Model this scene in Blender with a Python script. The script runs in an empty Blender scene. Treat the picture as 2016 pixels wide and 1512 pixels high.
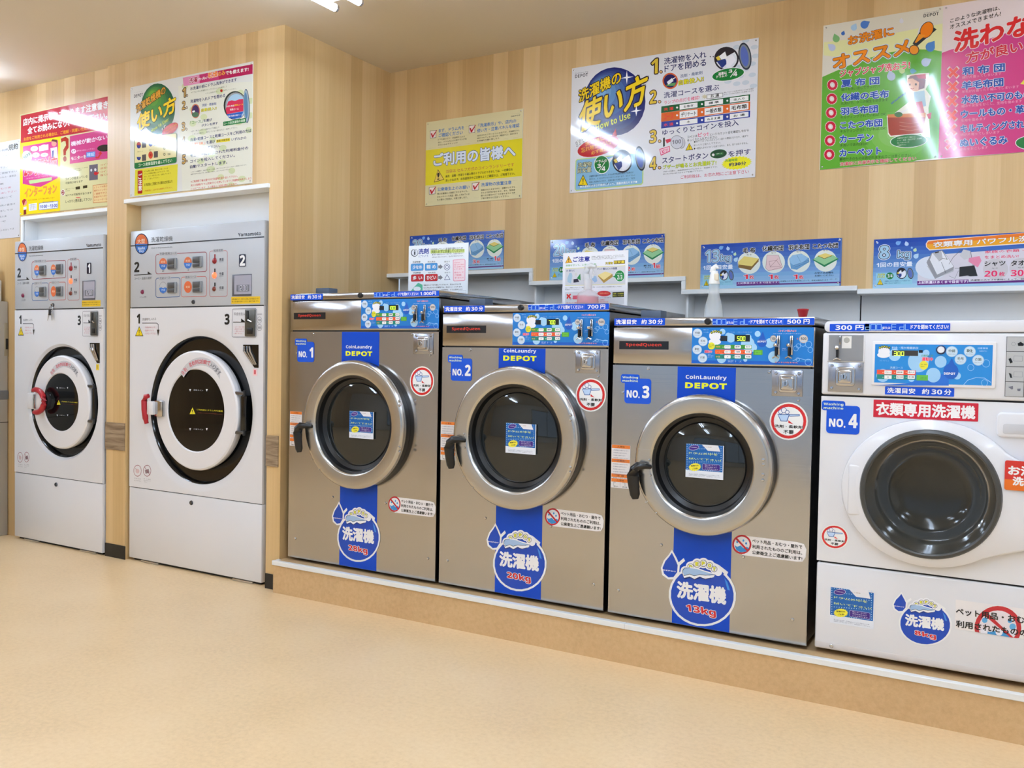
import bpy, bmesh, math, random
from mathutils import Vector, Matrix
from mathutils.geometry import tessellate_polygon
random.seed(4)
PI = math.pi
scene = bpy.context.scene
COL = scene.collection

# ------------------------------------------------------------------ camera, light level, world
cam = bpy.data.objects.new('camera', bpy.data.cameras.new('camera'))
COL.objects.link(cam)
CR, CU, CF = (.8636, .5039, .0178), (-.0304, .0168, .9994), (-.5033, .8636, -.0298)
cam.matrix_world = Matrix(((CR[0], CU[0], -CF[0], 0.0), (CR[1], CU[1], -CF[1], -3.1262), (CR[2], CU[2], -CF[2], 1.14), (0, 0, 0, 1)))
cam.data.sensor_width = 36.0
cam.data.lens = 1746.73 / 2016 * 36
cam.data.clip_start = .02
scene.camera = cam
world = bpy.data.worlds.new('daylight')
scene.world = world
world.use_nodes = True
world.node_tree.nodes['Background'].inputs[0].default_value = (.62, .78, 1.0, 1)
world.node_tree.nodes['Background'].inputs[1].default_value = .45
scene.view_settings.view_transform = 'Standard'
scene.view_settings.look = 'None'
scene.view_settings.gamma = 1.0
scene.view_settings.use_curve_mapping = False
scene.view_settings.exposure = 0.80
TUBE = 29.0
scene.cycles.use_denoising = True
scene.cycles.max_bounces = 10
scene.cycles.diffuse_bounces = 5
scene.cycles.glossy_bounces = 5
scene.cycles.transmission_bounces = 8
scene.cycles.transparent_max_bounces = 8
scene.cycles.caustics_reflective = False
scene.cycles.caustics_refractive = False
scene.cycles.sample_clamp_indirect = 6.0
scene.cycles.blur_glossy = .3

# ------------------------------------------------------------------ materials
def lin(c):
    o = []
    for v in c[:3]:
        v /= 255.0
        o.append(v / 12.92 if v <= .04045 else ((v + .055) / 1.055) ** 2.4)
    return (*o, 1.0)
MATS = {}
def mat(key, c, rough=.5, metal=0.0, spec=.5, emit=0.0, trans=0.0, ior=1.5, coat=0.0):
    if key in MATS: return MATS[key]
    m = bpy.data.materials.new(key); m.use_nodes = True
    b = m.node_tree.nodes['Principled BSDF']
    b.inputs['Base Color'].default_value = lin(c)
    b.inputs['Roughness'].default_value = rough
    b.inputs['Metallic'].default_value = metal
    b.inputs['Specular IOR Level'].default_value = spec
    b.inputs['Transmission Weight'].default_value = trans
    b.inputs['IOR'].default_value = ior
    b.inputs['Coat Weight'].default_value = coat
    if emit:
        b.inputs['Emission Color'].default_value = lin(c)
        b.inputs['Emission Strength'].default_value = emit
    m.diffuse_color = lin(c)
    MATS[key] = m
    return m
def nodes_of(m):
    nt = m.node_tree
    return nt, nt.nodes['Principled BSDF'], nt.nodes.new, nt.links.new
def ramp(nt, stops):
    r = nt.nodes.new('ShaderNodeValToRGB')
    e = r.color_ramp.elements
    while len(e) < len(stops): e.new(.5)
    for i, (p, c) in enumerate(stops): e[i].position = p; e[i].color = lin(c)
    return r
def wood_wall():
    m = mat('wood_laminate', (206, 172, 112), .42)
    nt, b, N, K = nodes_of(m)
    tc = N('ShaderNodeTexCoord'); sx = N('ShaderNodeSeparateXYZ'); K(tc.outputs['Object'], sx.inputs[0])
    add = N('ShaderNodeMath'); add.operation = 'ADD'; K(sx.outputs[0], add.inputs[0]); K(sx.outputs[1], add.inputs[1])
    def bands(freq, zf, det):
        cx = N('ShaderNodeCombineXYZ'); mu = N('ShaderNodeMath'); mu.operation = 'MULTIPLY'; mu.inputs[1].default_value = freq
        mz = N('ShaderNodeMath'); mz.operation = 'MULTIPLY'; mz.inputs[1].default_value = zf
        K(add.outputs[0], mu.inputs[0]); K(sx.outputs[2], mz.inputs[0]); K(mu.outputs[0], cx.inputs[0]); K(mz.outputs[0], cx.inputs[2])
        n = N('ShaderNodeTexNoise'); n.inputs['Scale'].default_value = 1.0; n.inputs['Detail'].default_value = det
        K(cx.outputs[0], n.inputs['Vector']); return n, cx
    n1, c1 = bands(7.0, .22, 3.0); n2, c2 = bands(60.0, 1.3, 3.0); n3, c3 = bands(300.0, 5.0, 2.0)
    vo = N('ShaderNodeTexVoronoi'); vo.voronoi_dimensions = '1D'; vo.feature = 'F1'; vo.inputs['Scale'].default_value = 11.0
    K(add.outputs[0], vo.inputs['W'])
    sp = N('ShaderNodeSeparateColor'); K(vo.outputs['Color'], sp.inputs[0])
    mx = N('ShaderNodeMix'); mx.data_type = 'FLOAT'; mx.inputs[0].default_value = .42; K(n1.outputs[0], mx.inputs[2]); K(sp.outputs[0], mx.inputs[3])
    mx2 = N('ShaderNodeMix'); mx2.data_type = 'FLOAT'; mx2.inputs[0].default_value = .22; K(mx.outputs[0], mx2.inputs[2]); K(n2.outputs[0], mx2.inputs[3])
    mx3 = N('ShaderNodeMix'); mx3.data_type = 'FLOAT'; mx3.inputs[0].default_value = .12; K(mx2.outputs[0], mx3.inputs[2]); K(n3.outputs[0], mx3.inputs[3])
    r = ramp(nt, ((.22, (186, 150, 100)), (.45, (204, 170, 118)), (.6, (215, 183, 132)), (.82, (226, 198, 152))))
    K(mx3.outputs[0], r.inputs[0]); K(r.outputs[0], b.inputs['Base Color'])
    return m
def vinyl(key, dark, base, light, rough=.34):
    m = mat(key, base, rough, spec=.45)
    nt, b, N, K = nodes_of(m)
    tc = N('ShaderNodeTexCoord')
    n1 = N('ShaderNodeTexNoise'); n1.inputs['Scale'].default_value = 2.3; n1.inputs['Detail'].default_value = 4
    n2 = N('ShaderNodeTexNoise'); n2.inputs['Scale'].default_value = 60; n2.inputs['Detail'].default_value = 5; n2.inputs['Roughness'].default_value = .7
    K(tc.outputs['Object'], n1.inputs[0]); K(tc.outputs['Object'], n2.inputs[0])
    mx = N('ShaderNodeMix'); mx.data_type = 'FLOAT'; mx.inputs[0].default_value = .6; K(n1.outputs[0], mx.inputs[2]); K(n2.outputs[0], mx.inputs[3])
    r = ramp(nt, ((.3, dark), (.5, base), (.72, light))); K(mx.outputs[0], r.inputs[0]); K(r.outputs[0], b.inputs['Base Color'])
    bp = N('ShaderNodeBump'); bp.inputs['Strength'].default_value = .12; bp.inputs['Distance'].default_value = .004; K(n2.outputs[0], bp.inputs['Height']); K(bp.outputs[0], b.inputs['Normal'])
    return m
def steel(key, c, rough, wave=.0, dist=.02, scale=2.2, streak=True):
    m = mat(key, c, rough, metal=1.0)
    nt, b, N, K = nodes_of(m)
    tc = N('ShaderNodeTexCoord')
    if streak:
        mp = N('ShaderNodeMapping'); mp.inputs['Scale'].default_value = (1.5, 60, 420); K(tc.outputs['Object'], mp.inputs[0])
        n = N('ShaderNodeTexNoise'); n.inputs['Scale'].default_value = 1.0; n.inputs['Detail'].default_value = 2; K(mp.outputs[0], n.inputs[0])
        mr = N('ShaderNodeMapRange'); mr.inputs[3].default_value = rough * .8; mr.inputs[4].default_value = rough * 1.25
        K(n.outputs[0], mr.inputs[0]); K(mr.outputs[0], b.inputs['Roughness'])
    if wave:
        n1 = N('ShaderNodeTexNoise'); n1.inputs['Scale'].default_value = scale; n1.inputs['Detail'].default_value = 1.0; K(tc.outputs['Object'], n1.inputs[0])
        bp = N('ShaderNodeBump'); bp.inputs['Strength'].default_value = wave; bp.inputs['Distance'].default_value = dist; K(n1.outputs[0], bp.inputs['Height']); K(bp.outputs[0], b.inputs['Normal'])
    return m
def grey_board():
    m = mat('weathered_board', (150, 128, 100), .5)
    nt, b, N, K = nodes_of(m)
    tc = N('ShaderNodeTexCoord'); mp = N('ShaderNodeMapping'); mp.inputs['Scale'].default_value = (3.5, 3.5, 38); K(tc.outputs['Object'], mp.inputs[0])
    n = N('ShaderNodeTexNoise'); n.inputs['Scale'].default_value = 1.4; n.inputs['Detail'].default_value = 5; n.inputs['Distortion'].default_value = 1.2; K(mp.outputs[0], n.inputs[0])
    r = ramp(nt, ((.3, (112, 90, 66)), (.5, (146, 124, 98)), (.7, (168, 147, 120)))); K(n.outputs[0], r.inputs[0]); K(r.outputs[0], b.inputs['Base Color'])
    return m
WOOD = wood_wall()
FLOORM = vinyl('floor_vinyl', (217, 186, 141), (232, 201, 156), (240, 212, 170))
PLATM = vinyl('platform_vinyl', (190, 156, 112), (204, 170, 125), (214, 182, 138), .4)
BOARD = grey_board()
CEIL = mat('ceiling_paint', (222, 210, 192), .9)
WHITE = mat('white_trim', (236, 238, 238), .35)
PANELW = mat('white_panel', (240, 242, 243), .4)
BLACKB = mat('black_skirting', (26, 25, 24), .4)
STEEL = steel('brushed_steel', (184, 183, 183), .16, .5, .035, 1.9)
STEELD = steel('door_steel', (192, 190, 186), .24, 0)
STEELS = steel('side_steel', (140, 140, 136), .3, 0)
CHROME = mat('chrome', (200, 200, 202), .12, metal=1.0)
RUBBER = mat('black_rubber', (14, 14, 15), .32)
BLACKP = mat('black_plastic', (18, 18, 20), .3)
DRUM = steel('drum_steel', (92, 92, 94), .35, 0, streak=False)
GLASSD = mat('smoked_glass', (40, 44, 44), .03, trans=.35, ior=1.5, spec=.7)
PORC = mat('white_enamel', (226, 226, 230), .22, coat=.3)
GREYP = mat('grey_enamel', (184, 187, 192), .3)
WPL = mat('white_plastic', (230, 228, 230), .28)
SLATE = mat('slate_rubber', (86, 98, 116), .5)
REDP = mat('red_plastic', (176, 34, 44), .3)
GAPM = mat('dark_gap', (10, 10, 11), .6)
LABELM = mat('grey_metal_paint', (150, 150, 148), .4, metal=.3)
LAMP = bpy.data.materials.new('tube_light'); LAMP.use_nodes = True
_nt = LAMP.node_tree; _nt.nodes.remove(_nt.nodes['Principled BSDF'])
_e = _nt.nodes.new('ShaderNodeEmission'); _e.inputs[0].default_value = (.61, .77, 1.0, 1); _e.inputs[1].default_value = TUBE
_nt.links.new(_e.outputs[0], _nt.nodes['Material Output'].inputs[0])

# ------------------------------------------------------------------ mesh helpers
class MB:
    def __init__(s): s.bm = bmesh.new()
    def box(s, x0, x1, y0, y1, z0, z1, bev=0.0, seg=2):
        t = bmesh.new()
        r = bmesh.ops.create_cube(t, size=1.0)
        for v in r['verts']: v.co = ((x0 + x1) / 2 + v.co.x * (x1 - x0), (y0 + y1) / 2 + v.co.y * (y1 - y0), (z0 + z1) / 2 + v.co.z * (z1 - z0))
        if bev: bmesh.ops.bevel(t, geom=t.edges[:], offset=bev, segments=seg, profile=.5, affect='EDGES')
        s.join(t); return s
    def shell(s, x0, x1, y0, y1, z0, z1):
        """sheet metal case, open towards the viewer"""
        t = .002
        s.box(x0, x0 + t, y0, y1, z0, z1); s.box(x1 - t, x1, y0, y1, z0, z1); s.box(x0 + t, x1 - t, y0, y1, z1 - t, z1)
        s.box(x0 + t, x1 - t, y0, y1, z0, z0 + t); s.box(x0 + t, x1 - t, y1 - t, y1, z0 + t, z1 - t); return s
    def join(s, t):
        me = bpy.data.meshes.new('tmp'); t.to_mesh(me); s.bm.from_mesh(me); bpy.data.meshes.remove(me); t.free()
    def lathe(s, cx, cy, cz, prof, seg=64, axis='y', sx=1.0):
        """prof: (radius, offset along the axis)"""
        bm = s.bm; rings = []
        for r, a in prof:
            if r < 1e-6:
                p = (cx, cy + a, cz) if axis == 'y' else (cx, cy, cz + a)
                rings.append([bm.verts.new(p)]); continue
            ring = []
            for i in range(seg):
                t = 2 * PI * i / seg
                p = (cx + r * sx * math.cos(t), cy + a, cz + r * math.sin(t)) if axis == 'y' else (cx + r * math.cos(t), cy + r * math.sin(t), cz + a)
                ring.append(bm.verts.new(p))
            rings.append(ring)
        for A, B in zip(rings, rings[1:]):
            for i in range(seg):
                j = (i + 1) % seg
                q = [A[i % len(A)], A[j % len(A)], B[j % len(B)], B[i % len(B)]]
                u = []
                for v in q:
                    if v not in u: u.append(v)
                if len(u) >= 3: bm.faces.new(u)
        return s
    def tube(s, pts, rad, seg=10, caps=True, flat=1.0):
        bm = s.bm; pts = [Vector(p) for p in pts]; n = len(pts); rings = []
        rr = rad if isinstance(rad, (list, tuple)) else [rad] * n
        up = Vector((0, 0, 1))
        for i, p in enumerate(pts):
            d = (pts[min(i + 1, n - 1)] - pts[max(i - 1, 0)]).normalized()
            a = d.cross(up)
            if a.length < .2: a = d.cross(Vector((0, 1, 0)))
            a.normalize(); b = d.cross(a).normalized()
            rings.append([bm.verts.new(p + a * math.cos(2 * PI * k / seg) * rr[i] + b * math.sin(2 * PI * k / seg) * rr[i] * flat) for k in range(seg)])
        for A, B in zip(rings, rings[1:]):
            for k in range(seg): bm.faces.new((A[k], A[(k + 1) % seg], B[(k + 1) % seg], B[k]))
        if caps: bm.faces.new(rings[0]); bm.faces.new(rings[-1][::-1])
        return s
    def prism(s, poly, y0, y1, bev=0.0):
        """polygon in x,z extruded from y0 to y1 (y0 nearer the viewer)"""
        t = bmesh.new()
        a = [t.verts.new((x, y0, z)) for x, z in poly]; b = [t.verts.new((x, y1, z)) for x, z in poly]
        f = t.faces.new(a); t.faces.new(b[::-1]); n = len(poly)
        for i in range(n): t.faces.new((a[i], b[i], b[(i + 1) % n], a[(i + 1) % n]))
        if bev: bmesh.ops.bevel(t, geom=list(f.edges), offset=bev, segments=3, profile=.5, affect='EDGES')
        s.join(t); return s
    def build(s, name, m, parent=None, label=None, smooth=True, angle=35):
        bm = s.bm
        bmesh.ops.recalc_face_normals(bm, faces=bm.faces[:])
        me = bpy.data.meshes.new(name); bm.to_mesh(me); bm.free()
        me.materials.append(m)
        if smooth:
            me.shade_smooth(); me.set_sharp_from_angle(angle=math.radians(angle))
        return link(name, me, parent, label)
def root_of(o):
    while o.parent: o = o.parent
    return o
def link(name, me, parent=None, label=None):
    o = bpy.data.objects.new(name, me); COL.objects.link(o)
    if parent is not None:
        r = root_of(parent)
        me.transform(Matrix.Translation(-r.location))
        o.parent = parent
    if label: o['label'] = label
    return o
def tag(o, label=None, cat=None, group=None, kind=None):
    for k, v in (('label', label), ('category', cat), ('group', group), ('kind', kind)):
        if v: o[k] = v
    return o
def thing(name, label, cat, loc, group=None):
    o = bpy.data.objects.new(name, None); COL.objects.link(o); o.location = loc; o.empty_display_size = .05
    return tag(o, label, cat, group)
def struct(name, mb, m, label=None): return tag(mb.build(name, m, smooth=False), label, None, None, 'structure')
def rrect(x0, z0, x1, z1, r, n=4):
    if r <= 0: return [(x0, z0), (x1, z0), (x1, z1), (x0, z1)]
    o = []
    for cx, cz, a in ((x1 - r, z0 + r, -90), (x1 - r, z1 - r, 0), (x0 + r, z1 - r, 90), (x0 + r, z0 + r, 180)):
        for i in range(n + 1):
            t = math.radians(a + 90 * i / n); o.append((cx + r * math.cos(t), cz + r * math.sin(t)))
    return o
def plate_with_hole(mb, x0, x1, z0, z1, y, cx, cz, R, seg=96, extra=()):
    """flat plate in the plane y with a round hole; extra rings (radius, y) continue inwards"""
    bm = mb.bm
    outer = []
    ang = [2 * PI * i / seg for i in range(seg)]
    for c in ((x0, z0), (x1, z0), (x1, z1), (x0, z1)):
        a = math.atan2(c[1] - cz, c[0] - cx) % (2 * PI)
        k = min(range(seg), key=lambda i: abs((ang[i] - a + PI) % (2 * PI) - PI)); ang[k] = a
    for a in ang:
        dx, dz = math.cos(a), math.sin(a); t = 1e9
        if dx > 1e-9: t = min(t, (x1 - cx) / dx)
        if dx < -1e-9: t = min(t, (x0 - cx) / dx)
        if dz > 1e-9: t = min(t, (z1 - cz) / dz)
        if dz < -1e-9: t = min(t, (z0 - cz) / dz)
        outer.append(bm.verts.new((cx + dx * t, y, cz + dz * t)))
    prev = outer
    for r, yy in ((R, y),) + tuple(extra):
        ring = [bm.verts.new((cx + r * math.cos(a), yy, cz + r * math.sin(a))) for a in ang]
        for i in range(seg): bm.faces.new((prev[i], prev[(i + 1) % seg], ring[(i + 1) % seg], ring[i]))
        prev = ring
    bw = [bm.verts.new((v.co.x, y + .012, v.co.z)) for v in outer]
    for i in range(seg): bm.faces.new((outer[i], outer[(i + 1) % seg], bw[(i + 1) % seg], bw[i]))
    return mb

# ------------------------------------------------------------------ printed sheets: measured in 0.1 mm on each sheet
PAINTS = [(20,70,170),(35,80,175),(50,95,180),(60,105,185),(75,120,190),(85,130,195),(100,145,200),(115,155,210),(125,170,215),(140,180,220),(150,190,225),(165,205,230),(120,175,235),(190,215,245),(140,190,235),(200,230,190),(180,215,240),(200,225,250),(225,235,250),(20,30,60),(235,240,250),(150,205,225),(60,70,60),(235,240,120),(30,125,60),(240,240,240),(40,35,45),(225,230,240),(245,245,250),(225,200,70),(40,60,130),(240,240,250),(50,55,65),(120,130,140),(90,110,185),(30,25,10),(235,205,30),(30,70,130),(235,240,230),(240,240,245),(20,20,20),(130,100,50),(230,210,120),(120,90,40),(235,205,205),(130,80,80),(150,100,100),(110,160,205),(150,195,230),(40,70,110),(70,110,150),(35,125,80),(150,205,150),(100,85,30),(225,30,60),(95,35,115),(110,45,130),(245,235,250),(90,110,140),(10,75,205),(150,205,250),(120,190,250),(120,170,235),(10,80,205),(215,235,190),(15,70,180),(190,210,240),(40,40,50),(50,50,30),(230,225,40),(165,195,230),(30,35,50),(60,140,220),(30,120,200),(25,90,190),(165,210,240),(210,225,240),(70,80,90),(110,130,150),(170,210,240),(40,60,50),(230,225,60),(20,30,40),(20,30,25),(95,150,210),(35,90,185),(235,225,225),(230,90,70),(190,215,240),(140,130,130),(205,200,195),(60,55,50),(160,150,150),(170,110,130),(70,150,60),(235,170,90),(240,250,200),(60,60,60),(230,95,45),(35,130,115),(225,220,50),(90,100,30),(240,215,225),(230,60,90),(90,165,55),(110,190,60),(40,90,40),(200,220,245),(40,110,200),(240,225,215),(230,110,80),(150,205,245),(170,215,250),(225,225,230),(200,210,220),(110,110,120),(90,90,95),(25,35,110),(35,55,125),(50,70,135),(60,85,150),(70,105,165),(85,120,175),(95,140,190),(110,155,200),(120,170,215),(40,25,30),(240,205,30),(35,20,40),(225,230,90),(250,250,255),(190,30,40),(40,40,60),(245,245,245),(240,170,60),(190,215,130),(135,185,220),(60,60,50),(235,240,200),(235,240,240),(20,120,50),(40,50,70),(245,250,250),(50,30,40),(225,190,60),(235,190,130),(30,35,95),(205,95,55),(35,30,90),(90,150,90),(225,225,235),(110,120,150),(60,60,40),(225,215,40),(220,45,105),(205,195,165),(20,90,50),(215,100,40),(40,60,150),(225,60,60),(215,50,80),(150,150,160),(205,205,210),(210,210,220),(240,200,215),(20,95,50),(35,70,50),(45,110,60),(90,110,40),(195,210,40),(235,230,40),(25,35,90),(200,40,80),(220,210,165),(210,195,150),(210,200,160),(80,80,80),(240,225,220),(185,25,40),(20,105,185),(225,210,35),(20,70,135),(175,30,70),(60,45,20),(225,195,90),(225,220,205),(230,230,170),(95,170,50),(105,180,65),(120,185,80),(130,190,95),(140,195,110),(70,120,200),(170,205,235),(130,185,120),(60,110,190),(195,205,235),(70,130,200),(180,195,225),(110,170,190),(200,220,150),(190,205,230),(120,70,30),(240,140,30),(215,225,240),(120,80,40),(40,50,60),(70,60,50),(240,130,25),(240,150,40),(240,235,225),(215,25,60),(235,215,215),(200,30,60),(235,240,235),(215,225,245),(30,75,170),(30,60,30),(205,30,60),(245,245,230),(230,180,150),(120,50,45),(190,40,60),(60,30,30),(170,60,60),(170,200,215),(190,45,70),(165,60,45),(215,130,70),(60,110,60),(215,150,130),(30,120,60),(210,235,210),(60,90,170),(230,215,215),(205,60,130),(215,35,40),(205,35,60),(240,215,220),(220,50,45),(215,230,245),(30,70,160),(240,170,200),(225,210,80),(220,220,215),(225,225,210),(205,215,170),(20,90,60),(30,100,60),(40,110,60),(55,125,60),(65,135,60),(75,145,55),(90,155,55),(100,165,55),(60,40,15),(225,165,50),(55,40,20),(190,205,50),(190,35,30),(235,160,60),(70,110,60),(230,220,165),(20,115,60),(225,240,215),(45,50,130),(175,55,50),(85,80,80),(45,60,130),(205,70,45),(170,30,20),(220,210,60),(170,30,35),(70,65,10),(200,90,20),(220,140,180),(195,50,110),(175,20,80),(170,25,70),(230,120,50),(70,80,20),(170,35,25),(200,110,80),(60,30,90),(70,110,80),(100,110,150),(70,70,40),(220,210,40),(60,130,60),(45,50,45),(150,155,160),(165,200,225),(205,40,80),(25,90,180),(60,80,100),(150,170,185),(85,130,165),(20,115,55),(220,240,215),(235,140,80),(225,205,40),(80,70,20),(50,55,50),(205,40,45),(60,40,35),(200,160,90),(235,220,190),(215,210,160),(240,210,30),(180,30,50),(240,215,30),(235,160,40),(205,60,135),(70,110,120),(200,225,210),(50,70,60),(225,150,140),(110,60,55),(225,215,235),(60,60,130),(200,30,50),(190,215,150),(240,190,220),(190,120,90),(235,150,60),(190,90,30),(170,50,50),(120,40,45),(235,235,240),(60,80,170),(40,60,170),(50,60,140),(200,60,130),(240,225,240),(150,50,90),(95,140,215),(200,220,250),(30,30,30),(200,40,40),(170,40,30),(150,40,30),(70,75,50),(55,55,50),(100,95,110),(220,220,225),(205,40,50),(190,70,60),(235,235,235),(150,55,50),(50,45,20),(215,110,100),(190,110,70),(230,205,150),(190,90,60),(70,70,75),(95,95,100),(190,90,110),(220,215,225),(190,190,195),(150,150,155),(185,185,190),(230,140,170),(40,40,40),(120,120,125),(245,230,220),(230,120,40),(235,165,40),(190,110,40),(225,50,100),(205,200,205),(240,225,235),(240,245,250),(40,45,60),(40,55,150),(90,110,180),(205,220,120),(80,85,100),(25,75,135),(70,150,215),(110,20,30),(40,50,110),(235,120,150),(250,225,230),(225,60,100),(90,185,150),(150,160,180),(215,215,220),(225,220,120),(120,80,20),(240,180,50),(40,50,150),(90,80,30),(200,180,40),(110,90,20),(225,205,60),(80,165,70),(60,80,130),(50,60,110),(165,195,215),(40,135,70),(210,210,205),(175,140,70),(240,220,150),(150,180,215),(30,135,65),(215,40,40),(120,60,60),(220,90,110),(205,45,50),(240,160,120),(55,55,35),(205,200,60),(70,80,120),(225,50,50),(205,60,60),(20,20,25),(205,55,40),(240,240,40),(240,240,235),(205,40,40),(40,80,150),(230,225,225),(230,125,50),(90,40,20),(110,110,130),(230,235,245),(20,95,170),(175,215,240),(230,230,235),(150,120,100),(225,225,240),(60,35,130),(10,60,90),(215,240,150),(235,225,60),(190,205,245),(55,30,125),(220,215,240),(60,80,120),(200,30,40),(235,230,230),(185,30,45),(50,140,210),(190,240,60),(40,135,210),(45,110,205),(160,205,240),(205,225,240),(70,90,90),(200,225,245),(25,30,40),(190,240,40),(90,150,120),(235,70,90),(230,220,60),(110,110,40),(35,95,190),(190,220,245),(230,85,55),(240,240,180),(40,135,125),(100,180,70),(50,120,40),(110,170,225),(180,210,240),(175,215,245),(245,240,240),(70,70,70),(180,180,180),(205,50,40),(225,110,30),(190,40,50),(230,220,225),(60,145,205),(95,170,220),(230,230,240),(25,20,25),(40,40,45),(40,45,70),(50,110,190),(215,110,65),(70,75,80),(120,125,130),(25,30,45),(150,50,60),(60,95,150),(195,110,100),(190,130,130),(75,80,85),(60,115,195),(215,115,75),(240,200,170),(215,105,65),(20,25,30),(100,105,110),(150,25,35),(70,70,80),(120,120,130),(25,30,35),(230,190,45),(80,70,30),(240,205,180),(30,35,60),(50,50,60),(30,30,35),(205,120,130),(25,25,30),(90,90,100),(150,70,85),(215,190,195),(120,60,70),(140,120,125),(130,130,135),(200,110,120),(200,200,205),(230,215,50),(215,200,50),(150,55,45)]
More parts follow.
